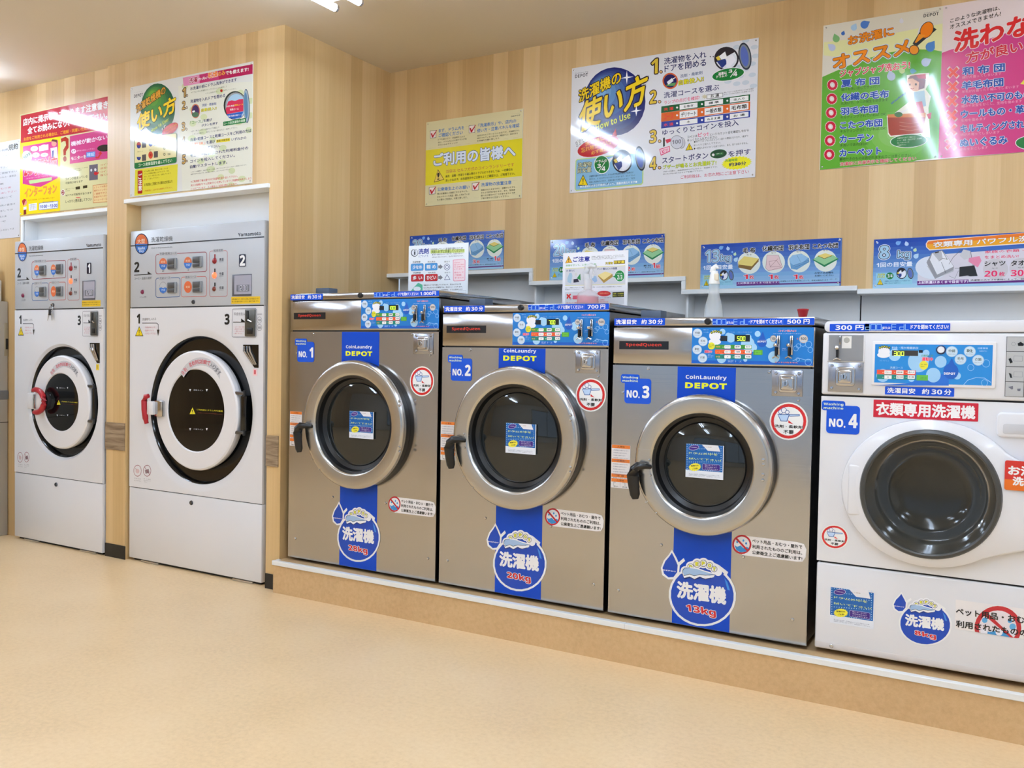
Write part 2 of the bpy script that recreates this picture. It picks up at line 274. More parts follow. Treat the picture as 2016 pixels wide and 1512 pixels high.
SHEETS = {
'cap': (0, 0, '', '''R0 0 0 6000 2000 0
R1 0 0 6000 1833 0
R2 0 0 6000 1667 0
R3 0 0 6000 1500 0
R4 0 0 6000 1333 0
R5 0 0 6000 1167 0
R6 0 0 6000 1000 0
R7 0 0 6000 833 0
R8 0 0 6000 667 0
R9 0 0 6000 500 0
R10 0 0 6000 333 0
R11 0 0 6000 167 0
P12 1030 1874 988 1768 970 1746 944 1733 915 1729 886 1735 860 1751 840 1774 829 1802 828 1832 838 1858 856 1880 882 1893 911 1897
P13 1201 1879 1290 1811 1306 1789 1313 1763 1311 1737 1301 1714 1282 1696 1258 1686 1231 1685 1205 1693 1183 1709 1167 1731 1159 1757 1161 1783
P14 1431 1660 1466 1617 1471 1604 1471 1591 1467 1579 1458 1569 1447 1563 1434 1562 1421 1564 1409 1572 1400 1582 1395 1595 1395 1608 1399 1620
P15 1592 1591 1615 1503 1614 1480 1605 1461 1589 1446 1569 1437 1547 1436 1525 1443 1506 1456 1492 1475 1486 1497 1487 1519 1496 1539 1512 1554
P16 1687 1360 1686 1233 1676 1204 1656 1180 1629 1166 1598 1162 1566 1168 1538 1185 1517 1210 1505 1240 1504 1272 1514 1301 1534 1324 1562 1339
P17 136 1916 168 1877 172 1865 173 1853 169 1842 161 1833 150 1828 138 1826 126 1829 115 1835 107 1845 102 1856 102 1868 106 1879
P17 5936 1972 5985 1949 5995 1940 6002 1928 6005 1914 6003 1901 5997 1889 5987 1881 5975 1877 5962 1878 5950 1883 5939 1892 5932 1904 5930 1918
T18 913 1136 474 0 0 373 20|kg
T19 913 1136 474 0 0 373 13|kg
T11 913 1136 474 0 0 373 5|kg
T20 130 860 1341 0 0 193 4|1回の目安量
P21 109 618 1477 613 1490 139 121 143
T22 181 527 279 0 0 78 12|洗濯物
T23 181 527 279 0 0 78 2|洗濯物
T22 183 427 279 0 0 85 12|目安量
T23 183 427 279 0 0 85 2|目安量
E24 645 498 141 -4 -3 138
T25 553 434 192 0 0 132 4|3/4
E26 1084 588 194 -6 -6 229
P27 929 525 951 478 982 438 1021 410 1064 394 1109 392 1152 404 1190 429 1220 466 1241 511 1250 561 1248 614 1234 665 1209 710
P28 966 637 1061 726 1093 610 1027 544
P29 918 616 966 649 997 568 949 558
P30 930 547 1065 588 1106 507 1021 407
P31 1084 611 1179 665 1230 560 1146 426 1088 416
E32 1409 574 114 12 -38 227
E33 1409 574 93 10 -33 197
E34 1403 574 68 7 -28 168
P35 168 146 406 140 281 390
P36 189 163 384 158 282 362
P35 271 304 295 303 290 211 281 211
E35 286 186 11 0 0 11
T37 453 260 959 0 0 52 2|洗濯物の大きさや素材によって異なります
T37 453 176 606 0 0 52 2|詰めすぎにはご注意下さい
E38 2189 1090 499 -19 -12 481
T39 1914 1532 526 0 0 223 13|毛 布
T40 1914 1532 526 0 0 223 5|毛 布
T40 2073 1423 228 0 0 62 2|なら
E38 3256 1081 485 -19 -12 474
T39 2761 1575 887 0 0 219 13|化繊布団
T40 2761 1575 887 0 0 219 5|化繊布団
T40 3142 1455 222 0 0 61 2|なら
E38 4324 1072 472 -18 -13 467
T39 3874 1580 862 0 0 215 13|羽毛布団
T40 3874 1580 862 0 0 215 5|羽毛布団
T40 4211 1464 216 0 0 61 2|なら
E38 5413 1063 458 -18 -13 461
T39 4881 1586 1014 0 0 212 13|こたつ布団
T40 4881 1586 1014 0 0 212 5|こたつ布団
T40 5304 1466 209 0 0 60 2|なら
P41 1713 1134 1973 1369 2615 1268 2600 1138 2272 776 1719 908
P42 1713 1153 1973 1399 2615 1268 2324 942 1735 1039
L43 12 1721 964 2270 862 2618 1156
P44 2964 1402 3461 1381 3638 858 3604 786 3038 712 2924 828
L45 12 2964 1402 3461 1381 3638 858 3038 724 2924 839 2964 1402
L46 12 3064 1120 3375 1163 3564 898 3126 876 3064 1120
L46 12 3107 877 3446 1234
P47 3918 1215 4058 1355 4414 1406 4739 1200 4761 1036 4254 726 4002 772
P48 3936 1232 4076 1355 4415 1395 4710 1219 4460 1011 4106 914 3977 1029
L49 10 4106 914 4741 1109
L49 10 4162 832 4750 1043
L50 10 4238 1348 4388 1068
P51 4882 1121 5089 1239 5711 1285 5948 1115 5379 796
P52 4916 1145 5088 1258 5711 1292 5903 1152 5377 886
P53 5088 1268 5398 1370 5694 1257 5370 1138
P42 5087 1290 5398 1378 5694 1279 5369 1163
T25 2221 385 200 0 0 167 12|枚
T54 2221 385 200 0 0 167 4|枚
T25 3300 354 195 0 0 165 12|枚
T54 3300 354 195 0 0 165 4|枚
T25 4350 323 189 0 0 162 12|枚
T54 4350 323 189 0 0 162 4|枚
P55 1662 154 6067 165 6068 108 1663 97
P56 1659 267 3526 264 3529 161 1662 154
T57 1697 173 1795 0 0 86 4|上記数量はあくまで目安です!
T40 3563 222 1988 0 0 56 3|洗濯物の大きさや素材によって、目安は異なります
T58 5607 248 311 0 0 59 0|販売元・著作'''),
'tape_door': (0, 0, '', '''R59 0 0 3545 234 20
L60 16 142 206 142 117
L60 16 142 117 142 28
L60 16 18 28 142 28
L60 16 18 28 18 117
L60 16 18 117 142 117
L60 16 177 206 319 206
L60 16 319 206 319 117
L60 16 319 117 319 28
L60 16 177 28 319 28
L60 16 177 28 177 117
L60 16 177 117 177 206
L60 16 354 206 496 206
L60 16 496 206 496 117
L60 16 496 117 496 28
L60 16 354 28 496 28
L60 16 354 28 354 117
L60 16 354 117 354 206
L60 16 525 28 525 117
L60 16 525 117 631 117
L60 16 780 206 904 206
L60 16 780 28 904 28
L60 16 780 28 780 117
L60 16 780 117 780 206
L60 16 780 117 904 117
L60 16 1134 206 1134 117
L60 16 1134 117 1134 28
L60 16 1010 28 1134 28
L60 16 1010 28 1010 117
L60 16 1010 117 1134 117
L60 16 1170 28 1276 28
L60 16 1170 28 1170 117
L60 16 1170 117 1170 206
T25 532 47 230 0 0 84 4|または
T61 1294 82 71 0 0 70 2|⇒
T25 1383 47 1063 0 0 140 4|ドアを閉めてください!
L62 8 2492 12 2492 222
T25 3190 47 195 0 0 145 4|円'''),
'no': (0, 0, '', '''R63 160 0 1226 953 120
R63 0 771 754 1102 80
T64 61 922 634 0 0 109 4|Washing
T64 64 814 633 0 0 91 4|machine
T25 255 229 443 0 0 269 8|NO
E25 751 243 27 1 -1 33'''),
'drop': (0, 0, '', '''E25 1626 928 1253 17 133 1145
P25 845 1673 1158 2107 1684 2305 2238 2122 2578 1913 2433 1535 854 1308
E65 1626 928 1170 16 123 1062
P65 967 1638 1293 2047 1687 2203 2161 2060 2426 1840 2305 1517 935 1320
P25 458 2462 643 2170 771 1925 752 1608 580 1369 335 1334 97 1464 35 1721 152 2027 340 2263
P25 701 1994 913 2205 969 2108 745 1882
P65 456 2343 590 2111 690 1914 677 1650 538 1447 347 1407 164 1527 104 1730 208 1995 355 2186
T66 145 1767 467 0 0 0 1|CoinLaundry
T25 128 1639 506 0 0 41 8|DEPOT
E28 978 1744 172 24 -4 167
E28 1189 1929 192 26 -5 187
E28 1425 2065 195 26 -5 191
E28 1662 2122 194 26 -5 190
E28 1900 2076 182 24 -5 179
E28 2085 1973 173 24 -4 171
E28 2218 1863 139 19 -3 138
E67 1189 1916 128 17 -3 124
E25 1189 1916 112 15 -3 109
E67 1426 2052 132 18 -3 129
E25 1426 2052 116 16 -3 114
E67 1663 2109 131 17 -3 129
E25 1663 2109 115 15 -3 113
E67 1900 2064 120 16 -3 118
E25 1900 2064 104 14 -3 103
E67 2073 1958 114 16 -3 113
E25 2073 1958 99 13 -2 97
T68 1139 1857 110 0 0 120 13|D
T69 1139 1857 110 0 0 120 7|D
T68 1371 1992 109 0 0 120 13|E
T69 1371 1992 109 0 0 120 7|E
T68 1608 2049 109 0 0 120 13|P
T69 1608 2049 109 0 0 120 7|P
T68 1846 2004 108 0 0 119 13|O
T69 1846 2004 108 0 0 119 7|O
T68 2019 1899 107 0 0 119 13|T
T69 2019 1899 107 0 0 119 7|T
P28 855 1832 1055 1911 1429 1910 1748 1850 2116 1798 2067 1662 1756 1541 1543 1614 1333 1481 1171 1562 958 1480 873 1625
P70 890 1810 1056 1872 1430 1871 1749 1811 2078 1767 1910 1697 1752 1695 1541 1692 1330 1611 1168 1666 956 1571 899 1681
L71 18 896 1589 956 1563 1169 1653 1330 1605 1541 1687 1752 1690 2091 1763
L71 18 931 1476 972 1451 1198 1540 1360 1480 1570 1579 1756 1554 1964 1622
L71 18 896 1589 887 1731 962 1846 1163 1886
P72 2442 1690 2561 1554 2659 1262 2569 1274
T25 705 722 1812 21 -14 589 6|洗濯機'''),
'panel': (0, 0, '', '''R73 0 0 4283 1301 60
R74 20 20 4263 120 30
E75 1124 1152 108 0 -3 106
E75 1431 932 166 1 -4 165
E75 1340 1009 111 0 -3 110
E75 2037 946 131 1 -3 130
E75 2381 1077 103 0 -3 104
E75 2043 728 239 2 -6 239
E75 2220 599 152 1 -4 152
E75 2818 756 170 1 -5 172
E75 1115 191 168 3 -4 166
E75 1970 161 70 1 -2 70
E75 2969 274 201 3 -5 204
E75 1929 880 131 1 -3 131
E10 202 1095 178 0 -4 172
E76 202 1095 161 0 -4 157
T77 113 1069 178 0 0 89 2|中綿
T78 99 1006 209 0 0 33 0|ドラム洗い
E10 417 801 176 1 -4 172
E76 417 801 160 1 -4 156
T77 328 775 177 0 0 88 2|毛布
T78 315 712 208 0 0 32 0|ドラム洗い
E10 205 502 178 2 -4 172
E76 205 502 162 2 -4 157
T77 116 476 178 0 0 88 2|靴
T78 103 413 209 0 0 31 0|ドラム洗い
E10 414 202 177 3 -4 172
E76 414 202 161 2 -4 156
T77 325 177 177 0 0 87 2|衣類
T78 311 115 208 0 0 30 0|ドラム洗い
T79 406 1207 207 0 0 34 0|お洗濯のしかた
T79 431 1114 196 0 0 38 0|コースを選ぶ
E39 857 1008 215 1 -5 199
E39 851 786 226 1 -3 111
E80 729 1123 45 0 -1 49
T81 701 1096 56 0 0 53 5|D
E80 815 1151 45 0 -1 49
T81 787 1125 56 0 0 53 5|E
E80 901 1163 45 0 -1 49
T81 873 1136 56 0 0 53 5|P
E80 987 1150 45 0 -1 49
T81 959 1123 55 0 0 53 5|O
E80 1073 1121 45 0 -1 49
T81 1045 1094 55 0 0 53 5|T
R82 1054 822 1307 1004 0
R83 1568 805 2113 1043 0
T84 1414 1103 771 0 0 60 2|料金・残り時間表示
E85 2540 775 167 1 -4 162
P85 2409 839 2562 1164 2677 841
T25 2397 841 280 0 0 24 0|CoinLaundry
T25 2383 776 296 0 0 59 6|DEPOT
T86 3102 1151 586 0 0 72 14|コイン投入口
T87 3102 1151 586 0 0 72 4|コイン投入口
T88 2915 1067 961 0 0 37 2|コインはゆっくり入れてください
E89 2931 917 116 1 -3 118
E90 2931 917 102 0 -3 103
T91 2866 868 136 0 0 92 4|100
E92 3948 907 151 1 -4 148
E90 3948 907 135 1 -4 131
T91 3859 870 187 0 0 94 4|500
P93 3057 950 3115 907 3059 864
P93 3766 953 3716 910 3768 868
R94 864 538 2185 690 30
T95 900 584 148 0 0 58 3|時間
R25 1206 554 1436 671 30
T40 1245 592 153 0 0 45 4|ソフト
E96 1160 600 16 0 0 15
R25 1574 558 1801 674 30
T40 1612 595 151 0 0 45 4|標準
E97 1529 604 16 0 0 15
R25 1949 562 2173 677 30
T40 1986 599 150 0 0 44 4|念入り
E97 1904 607 15 0 0 15
R98 869 356 2190 512 30
T95 905 402 148 0 0 58 3|コース
R25 1211 374 1440 491 30
T40 1249 411 153 0 0 44 4|デリケート
E97 1165 419 16 0 0 15
R25 1579 378 1805 495 30
T40 1617 416 151 0 0 44 4|一般衣類
E96 1533 424 16 0 0 15
R25 1953 383 2177 499 30
T40 1991 420 150 0 0 44 4|毛布類
E97 1908 428 15 0 0 15
R99 873 183 2194 343 30
T95 909 230 148 0 0 58 3|水温
R25 1215 202 1445 319 30
T40 1312 239 37 0 0 46 4|水
E97 1169 247 16 0 0 15
R25 1583 207 1810 325 30
T40 1621 245 151 0 0 44 4|ぬるま湯
E96 1538 253 16 0 0 15
R25 1958 213 2182 330 30
T40 1995 251 150 0 0 43 4|お湯
E97 1913 258 15 0 0 15
E100 734 641 127 1 -3 129
T101 642 653 185 0 0 41 1|洗剤・柔軟剤
T101 642 587 124 0 0 41 1|自動投入
T102 482 385 277 0 0 97 12|運転中
T103 482 385 277 0 0 97 4|運転中
T88 612 317 104 0 0 31 0|扉が
T88 612 267 209 0 0 31 0|開きます
T88 612 218 157 0 0 31 0|ロック
R104 2249 335 2572 517 30
R105 2302 357 2525 490 20
T106 2337 403 159 0 0 41 3|スタート
T107 1347 63 483 0 0 84 12|洗濯コース
T108 1347 63 483 0 0 84 3|洗濯コース
T107 3245 559 113 0 0 30 1|返却
T107 3245 510 170 0 0 30 1|レバー
T109 3005 68 775 0 0 50 12|おつりは出ません
T110 3005 68 775 0 0 50 4|おつりは出ません
L111 12 3786 583 3777 619 3754 649 3720 665 3683 664 3650 648 3628 618 3621 581 3630 544 3654 515 3688 499 3724 500 3757 516 3779 546 3786 583
L111 12 3858 668 3850 701 3829 727 3799 742 3766 741 3736 727 3716 700 3710 667 3718 634 3739 607 3770 593 3803 593 3832 608 3852 635 3858 668
L111 12 4022 743 4013 781 3988 812 3953 829 3915 829 3881 811 3858 780 3850 742 3860 703 3885 673 3920 656 3958 656 3992 674 4015 705 4022 743
L111 12 4227 724 4215 771 4185 809 4142 830 4095 829 4053 808 4024 770 4015 722 4027 675 4057 637 4100 616 4148 616 4189 638 4218 676 4227 724
L111 12 4269 535 4260 572 4236 600 4203 616 4167 616 4135 599 4113 570 4106 533 4115 497 4138 468 4171 452 4208 453 4240 469 4261 499 4269 535
L111 12 4233 115 4221 162 4191 199 4148 220 4101 219 4059 197 4030 159 4021 111 4033 63 4063 26 4107 6 4154 6 4196 28 4224 67 4233 115
L111 12 3838 203 3831 230 3813 252 3788 264 3761 263 3736 251 3719 228 3714 201 3721 173 3739 151 3764 140 3791 140 3816 153 3832 175 3838 203
L112 14 3612 157 3816 245 4023 195 4227 199'''),
'howto': (0.905, 0.603, '', '''R113 0 0 9050 6030 0
E114 8094 5771 165 2 -20 98
E114 8480 5998 163 2 -19 98
E114 8877 5647 161 3 -19 97
E114 8541 5508 163 3 -19 98
E114 8936 5255 161 3 -19 97
E114 8116 4898 165 4 -20 98
E114 7822 4795 166 4 -20 99
E114 8799 4940 162 4 -19 97
E114 8512 4743 163 4 -19 98
E114 8274 4488 164 5 -20 98
E114 8811 4459 162 5 -19 97
E114 8527 4163 163 6 -19 98
E114 8135 4169 165 6 -20 98
E114 8873 3971 162 6 -19 97
E114 7734 4322 166 5 -20 99
T115 163 5714 714 0 0 77 0|CoinLaundry
T116 177 5536 692 0 0 163 3|DEPOT
E117 2275 4148 1583 -204 -37 1608
E118 2182 4230 1430 -185 -33 1449
E119 2089 4313 1277 -166 -30 1289
E120 1997 4395 1121 -147 -26 1129
E121 1903 4478 965 -127 -22 969
E122 1810 4561 808 -107 -18 809
E123 1717 4644 649 -87 -15 648
E124 1623 4727 488 -66 -11 486
E125 1529 4810 327 -44 -7 324
T126 435 4321 2178 675 -43 575 12|洗濯機の
T127 435 4321 2178 675 -43 575 3|洗濯機の
T128 437 2866 3410 1029 88 1401 11|使い方
T127 437 2866 3410 1029 88 1401 4|使い方
T129 1363 2868 1768 395 -30 294 2|How to Use
P130 2563 5185 2855 5216 2894 5489 2945 5213 3237 5172 2947 5141 2909 4868 2857 5143
P130 3135 3558 3368 3601 3408 3822 3457 3600 3690 3571 3459 3528 3420 3307 3370 3529
E131 1485 2117 1084 189 -150 430
P131 2170 2490 2390 2857 2455 2485
T132 332 2209 665 276 -48 272 10|まず!
T133 332 2209 665 276 -48 272 3|まず!
T134 809 2187 1018 210 -34 190 2|洗濯機に
T134 608 1888 1627 282 -35 233 2|忘れ物がないか
T134 1143 1744 869 134 -34 184 2|必ず確認
P135 375 1617 3709 1614 3832 1530 3831 179 3745 99 362 82 276 169 293 1545
P136 412 1571 3710 1573 3778 1504 3775 209 3721 152 385 128 329 186 342 1513
T137 427 1197 728 0 0 228 10|洗濯物
T138 427 1197 728 0 0 228 0|洗濯物
T137 427 927 722 0 0 241 10|目安量
T138 427 927 722 0 0 241 0|目安量
E139 1697 1226 416 -39 -10 443
P139 1993 1435 2334 1559 2084 1242
E140 1697 1226 382 -36 -9 412
T25 1384 1333 571 0 0 123 3|ドラムの
T25 1464 1083 191 0 0 192 4|3
T25 1694 919 196 0 0 213 4|4
L25 30 1559 922 1852 1317
E26 2750 1284 507 -48 -13 542
P27 2339 1163 2397 1047 2480 948 2582 873 2696 828 2813 816 2926 837 3026 891 3105 972 3160 1075 3185 1193 3179 1317 3142 1439 3077 1550
P28 2440 1422 2691 1614 2774 1336 2599 1190
P29 2313 1380 2439 1449 2521 1251 2393 1236
P30 2342 1214 2699 1289 2805 1089 2581 866
P31 2748 1338 3000 1449 3132 1194 2911 890 2759 877
E32 3660 1326 246 8 -100 581
E33 3660 1326 201 7 -87 505
E34 3648 1327 148 5 -74 430
P35 440 327 1011 280 714 838
P36 491 360 959 322 716 779
P35 690 654 747 649 735 450 712 452
E35 724 397 26 -2 -1 24
T141 1047 674 2291 0 0 87 0|洗濯物の量が多すぎると、ドラム内で洗濯物が動かず洗浄力が
T141 1047 535 2373 0 0 87 0|落ちたり、すすぎが不十分になることがあります。またドラムの
T141 1047 395 2373 0 0 87 0|隙間に洗濯物がはさまり、衣類を傷める原因となります。下記を
T141 1047 255 1391 0 0 87 0|ご確認のうえ、適量でお使い下さい。
T142 571 204 2960 0 0 112 2|●洗濯物の大きさや素材によって、適量は異なります●
T143 4102 5164 325 0 0 672 13|1
T144 4102 5164 325 0 0 672 5|1
E143 4589 5202 86 -13 -2 81
E145 4589 5202 54 -8 -1 51
T143 4066 3800 325 0 0 602 13|2
T144 4066 3800 325 0 0 602 5|2
E143 4551 3840 87 -11 -2 81
E145 4551 3840 54 -7 -1 51
T143 4109 1989 324 0 0 581 13|3
T144 4109 1989 324 0 0 581 5|3
E143 4595 2033 87 -9 -2 81
E145 4595 2033 54 -6 -1 51
T143 4139 764 324 0 0 567 13|4
T144 4139 764 324 0 0 567 5|4
E143 4624 810 87 -8 -2 82
E145 4624 810 54 -5 -1 51
T146 4732 5509 1989 16 -7 294 2|洗濯物を入れ
T146 4767 5151 1952 11 -7 304 2|ドアを閉める
E147 5045 4723 378 -53 -9 369
E148 5045 4723 309 -43 -7 303
P149 4836 4525 5264 4466 5324 4609 4941 4612
P150 4885 4695 5122 4838 5205 4701 4969 4557
L25 40 5071 4744 5281 4840
T151 5520 4791 1039 18 -4 151 3|洗剤・柔軟剤
T152 5459 4465 1169 24 -6 226 9|自動投入!!
T153 5459 4465 1169 24 -6 226 3|自動投入!!
E40 6908 5538 25 -4 -1 25
E40 7041 5517 25 -4 -1 25
E26 7644 5332 557 -85 -13 527
P27 7192 5246 7255 5129 7346 5026 7459 4946 7584 4894 7713 4873 7837 4886 7947 4930 8034 5003 8094 5099 8122 5211 8115 5332 8075 5454 8004 5566
P28 7303 5490 7579 5657 7670 5381 7478 5252
P29 7163 5458 7302 5516 7392 5318 7251 5313
P30 7195 5295 7587 5341 7704 5139 7458 4939
P31 7642 5385 7918 5474 8063 5216 7821 4938 7654 4937
E32 8468 5312 280 -4 -100 607
E33 8468 5312 229 -4 -87 528
E34 8454 5315 168 -3 -74 449
E25 7736 4628 738 21 -57 286
E140 7736 4628 709 20 -53 262
T25 7300 4652 376 7 -3 123 3|適量は
T25 7227 4530 476 10 -3 118 3|ドラムの
T25 7761 4683 163 0 0 145 4|3
T25 7973 4505 178 0 0 195 4|4
L25 30 7854 4499 8094 4794
T146 4758 3965 2583 40 -6 269 2|洗濯コースを選ぶ
T154 4776 3685 1682 24 -4 167 1|ランプの点灯を確認!
P155 6841 3772 6759 3760 6798 3694 6718 3734 6690 3674 6659 3741 6580 3723 6616 3779 6533 3813 6615 3825 6576 3891 6656 3851 6684 3911 6715 3843 6794 3862 6757 3806
P40 6787 3863 7526 3853 7531 3667 6792 3665
P25 6803 3846 7512 3835 7515 3684 6807 3683
T40 6966 3700 383 0 0 149 3|お 湯
T40 7570 3824 1319 0 0 55 0|押してコースを選びボタンの点灯を確認
T40 7570 3736 1319 0 0 55 0|スイートの点灯を替えても変更できます
P156 4643 3615 8746 3628 8743 3339 4640 3312
P157 4650 3310 8754 3314 8753 2949 4649 2905
P158 4660 2904 8764 2918 8762 2630 4657 2600
T159 4767 3392 459 3 -3 132 3|洗 濯
P25 5523 3573 6363 3576 6369 3362 5529 3357
E25 5405 3467 48 -6 -1 45
T40 5718 3413 462 3 -3 105 3|お急ぎ
P25 6692 3578 7533 3581 7538 3370 6698 3365
E25 6577 3473 46 -6 -1 45
T40 6887 3420 462 3 -3 104 3|標 準
P25 7843 3582 8669 3585 8674 3378 7848 3372
E25 7731 3479 45 -6 -1 44
T40 8013 3427 496 3 -3 102 3|念入り
T159 4777 2986 459 5 -6 233 3|コース
P25 5531 3266 6371 3268 6379 2962 5539 2954
E25 5413 3112 48 -6 -1 45
T40 5614 3010 689 7 -5 201 3|デリケート
P25 6700 3268 7541 3270 7548 2975 6708 2966
E25 6586 3119 46 -6 -1 45
T40 6783 3021 689 7 -5 193 3|一般衣類
P25 7850 3270 8677 3272 8684 2986 7858 2978
E25 7740 3126 45 -6 -1 44
T40 7932 3032 678 7 -5 185 3|毛布類
T159 4784 2681 460 3 -3 132 3|水 温
P25 5541 2862 6381 2866 6386 2652 5546 2646
E25 5422 2756 48 -6 -1 45
T40 5894 2703 146 1 -3 105 3|水
P25 6710 2867 7551 2871 7556 2660 6715 2654
E25 6595 2762 46 -5 -1 45
T40 6842 2709 588 4 -3 104 3|ぬるま湯
P25 7861 2872 8687 2876 8693 2668 7866 2662
E25 7749 2769 45 -5 -1 44
T40 8031 2717 496 3 -3 102 3|お 湯
T146 4729 2272 3536 62 -6 259 2|ゆっくりとコインを投入
T40 5929 2021 468 3 -3 110 1|コインは
T154 6433 2016 462 3 -5 184 3|ピッ!
T40 6977 2006 1752 3 -3 119 1|というカウント音を確認しながら
T40 5933 1861 1372 5 -3 120 1|ゆっくりと入れてください
P40 4759 2158 4850 2173 4860 1767 4769 1751
P160 4869 2070 5135 2092 5139 1965 4953 1884
E161 5655 1840 179 -19 -6 261
E162 5645 1851 158 -17 -6 236
E115 5432 1894 301 -32 -8 313
E163 5432 1894 280 -30 -7 292
T115 5207 1822 428 0 0 186 2|100
P154 4593 1668 5090 1758 5123 1512 4671 1355
P164 4626 1639 5064 1726 5090 1541 4686 1399
T154 4760 1458 255 91 -41 146 5|ピッ
P35 5848 1472 6214 1470 6023 1801
P36 5881 1492 6180 1496 6024 1765
P35 6008 1687 6044 1684 6036 1561 6022 1562
E35 6030 1529 16 -2 0 15
T40 6245 1774 2460 0 0 94 0|●続けてコインを入れるとコイン詰りの原因になります。1枚ずつ
T40 6245 1622 1230 0 0 94 0|  ゆっくりと投入して下さい。
T40 6245 1470 2460 0 0 94 0|●一度投入されたコインは戻りません。また、釣りはありません。
T146 4744 992 2176 31 -7 270 2|スタートボタン
E165 7388 1171 377 14 -33 198
E166 7388 1171 348 13 -28 168
E25 7151 1150 61 -6 -1 59
P167 7250 1224 7613 1232 7616 1114 7253 1101
T25 7301 1158 263 0 0 46 2|スタート
T146 7849 993 979 15 -6 255 2|を押す
T168 4794 714 2505 -15 -5 198 7|ブザーが鳴るとお洗濯終了!
T169 4794 714 2505 -15 -5 198 3|ブザーが鳴るとお洗濯終了!
T40 4806 569 2560 0 0 67 0|ブザーが鳴り、画面表示がOUTになると、洗濯終了です。
T40 4806 461 1896 0 0 67 0|中のものを入れてからドアを開けて下さい。
P170 8915 696 8811 661 8902 618 8780 596 8843 544 8712 538 8742 481 8609 489 8605 431 8481 454 8442 399 8334 435 8263 386 8180 433 8081 394 8028 448 7908 422 7888 481 7756 469 7771 527 7635 531 7685 585 7555 604 7636 650 7520 683 7627 718 7534 763 7659 784 7595 837 7730 843 7699 901 7834 892 7839 950 7965 927 8004 982 8113 945 8184 993 8267 946 8365 984 8419 929 8537 954 8556 897 8686 907 8671 850 8803 846 8755 793 8881 773 8803 728
T94 7699 773 547 2 -3 113 3|洗濯時間
T171 7880 561 765 4 -4 162 4|約30分
T172 5659 203 3108 -13 -4 161 1|ご利用後は、お忘れ物にご注意下さい'''),
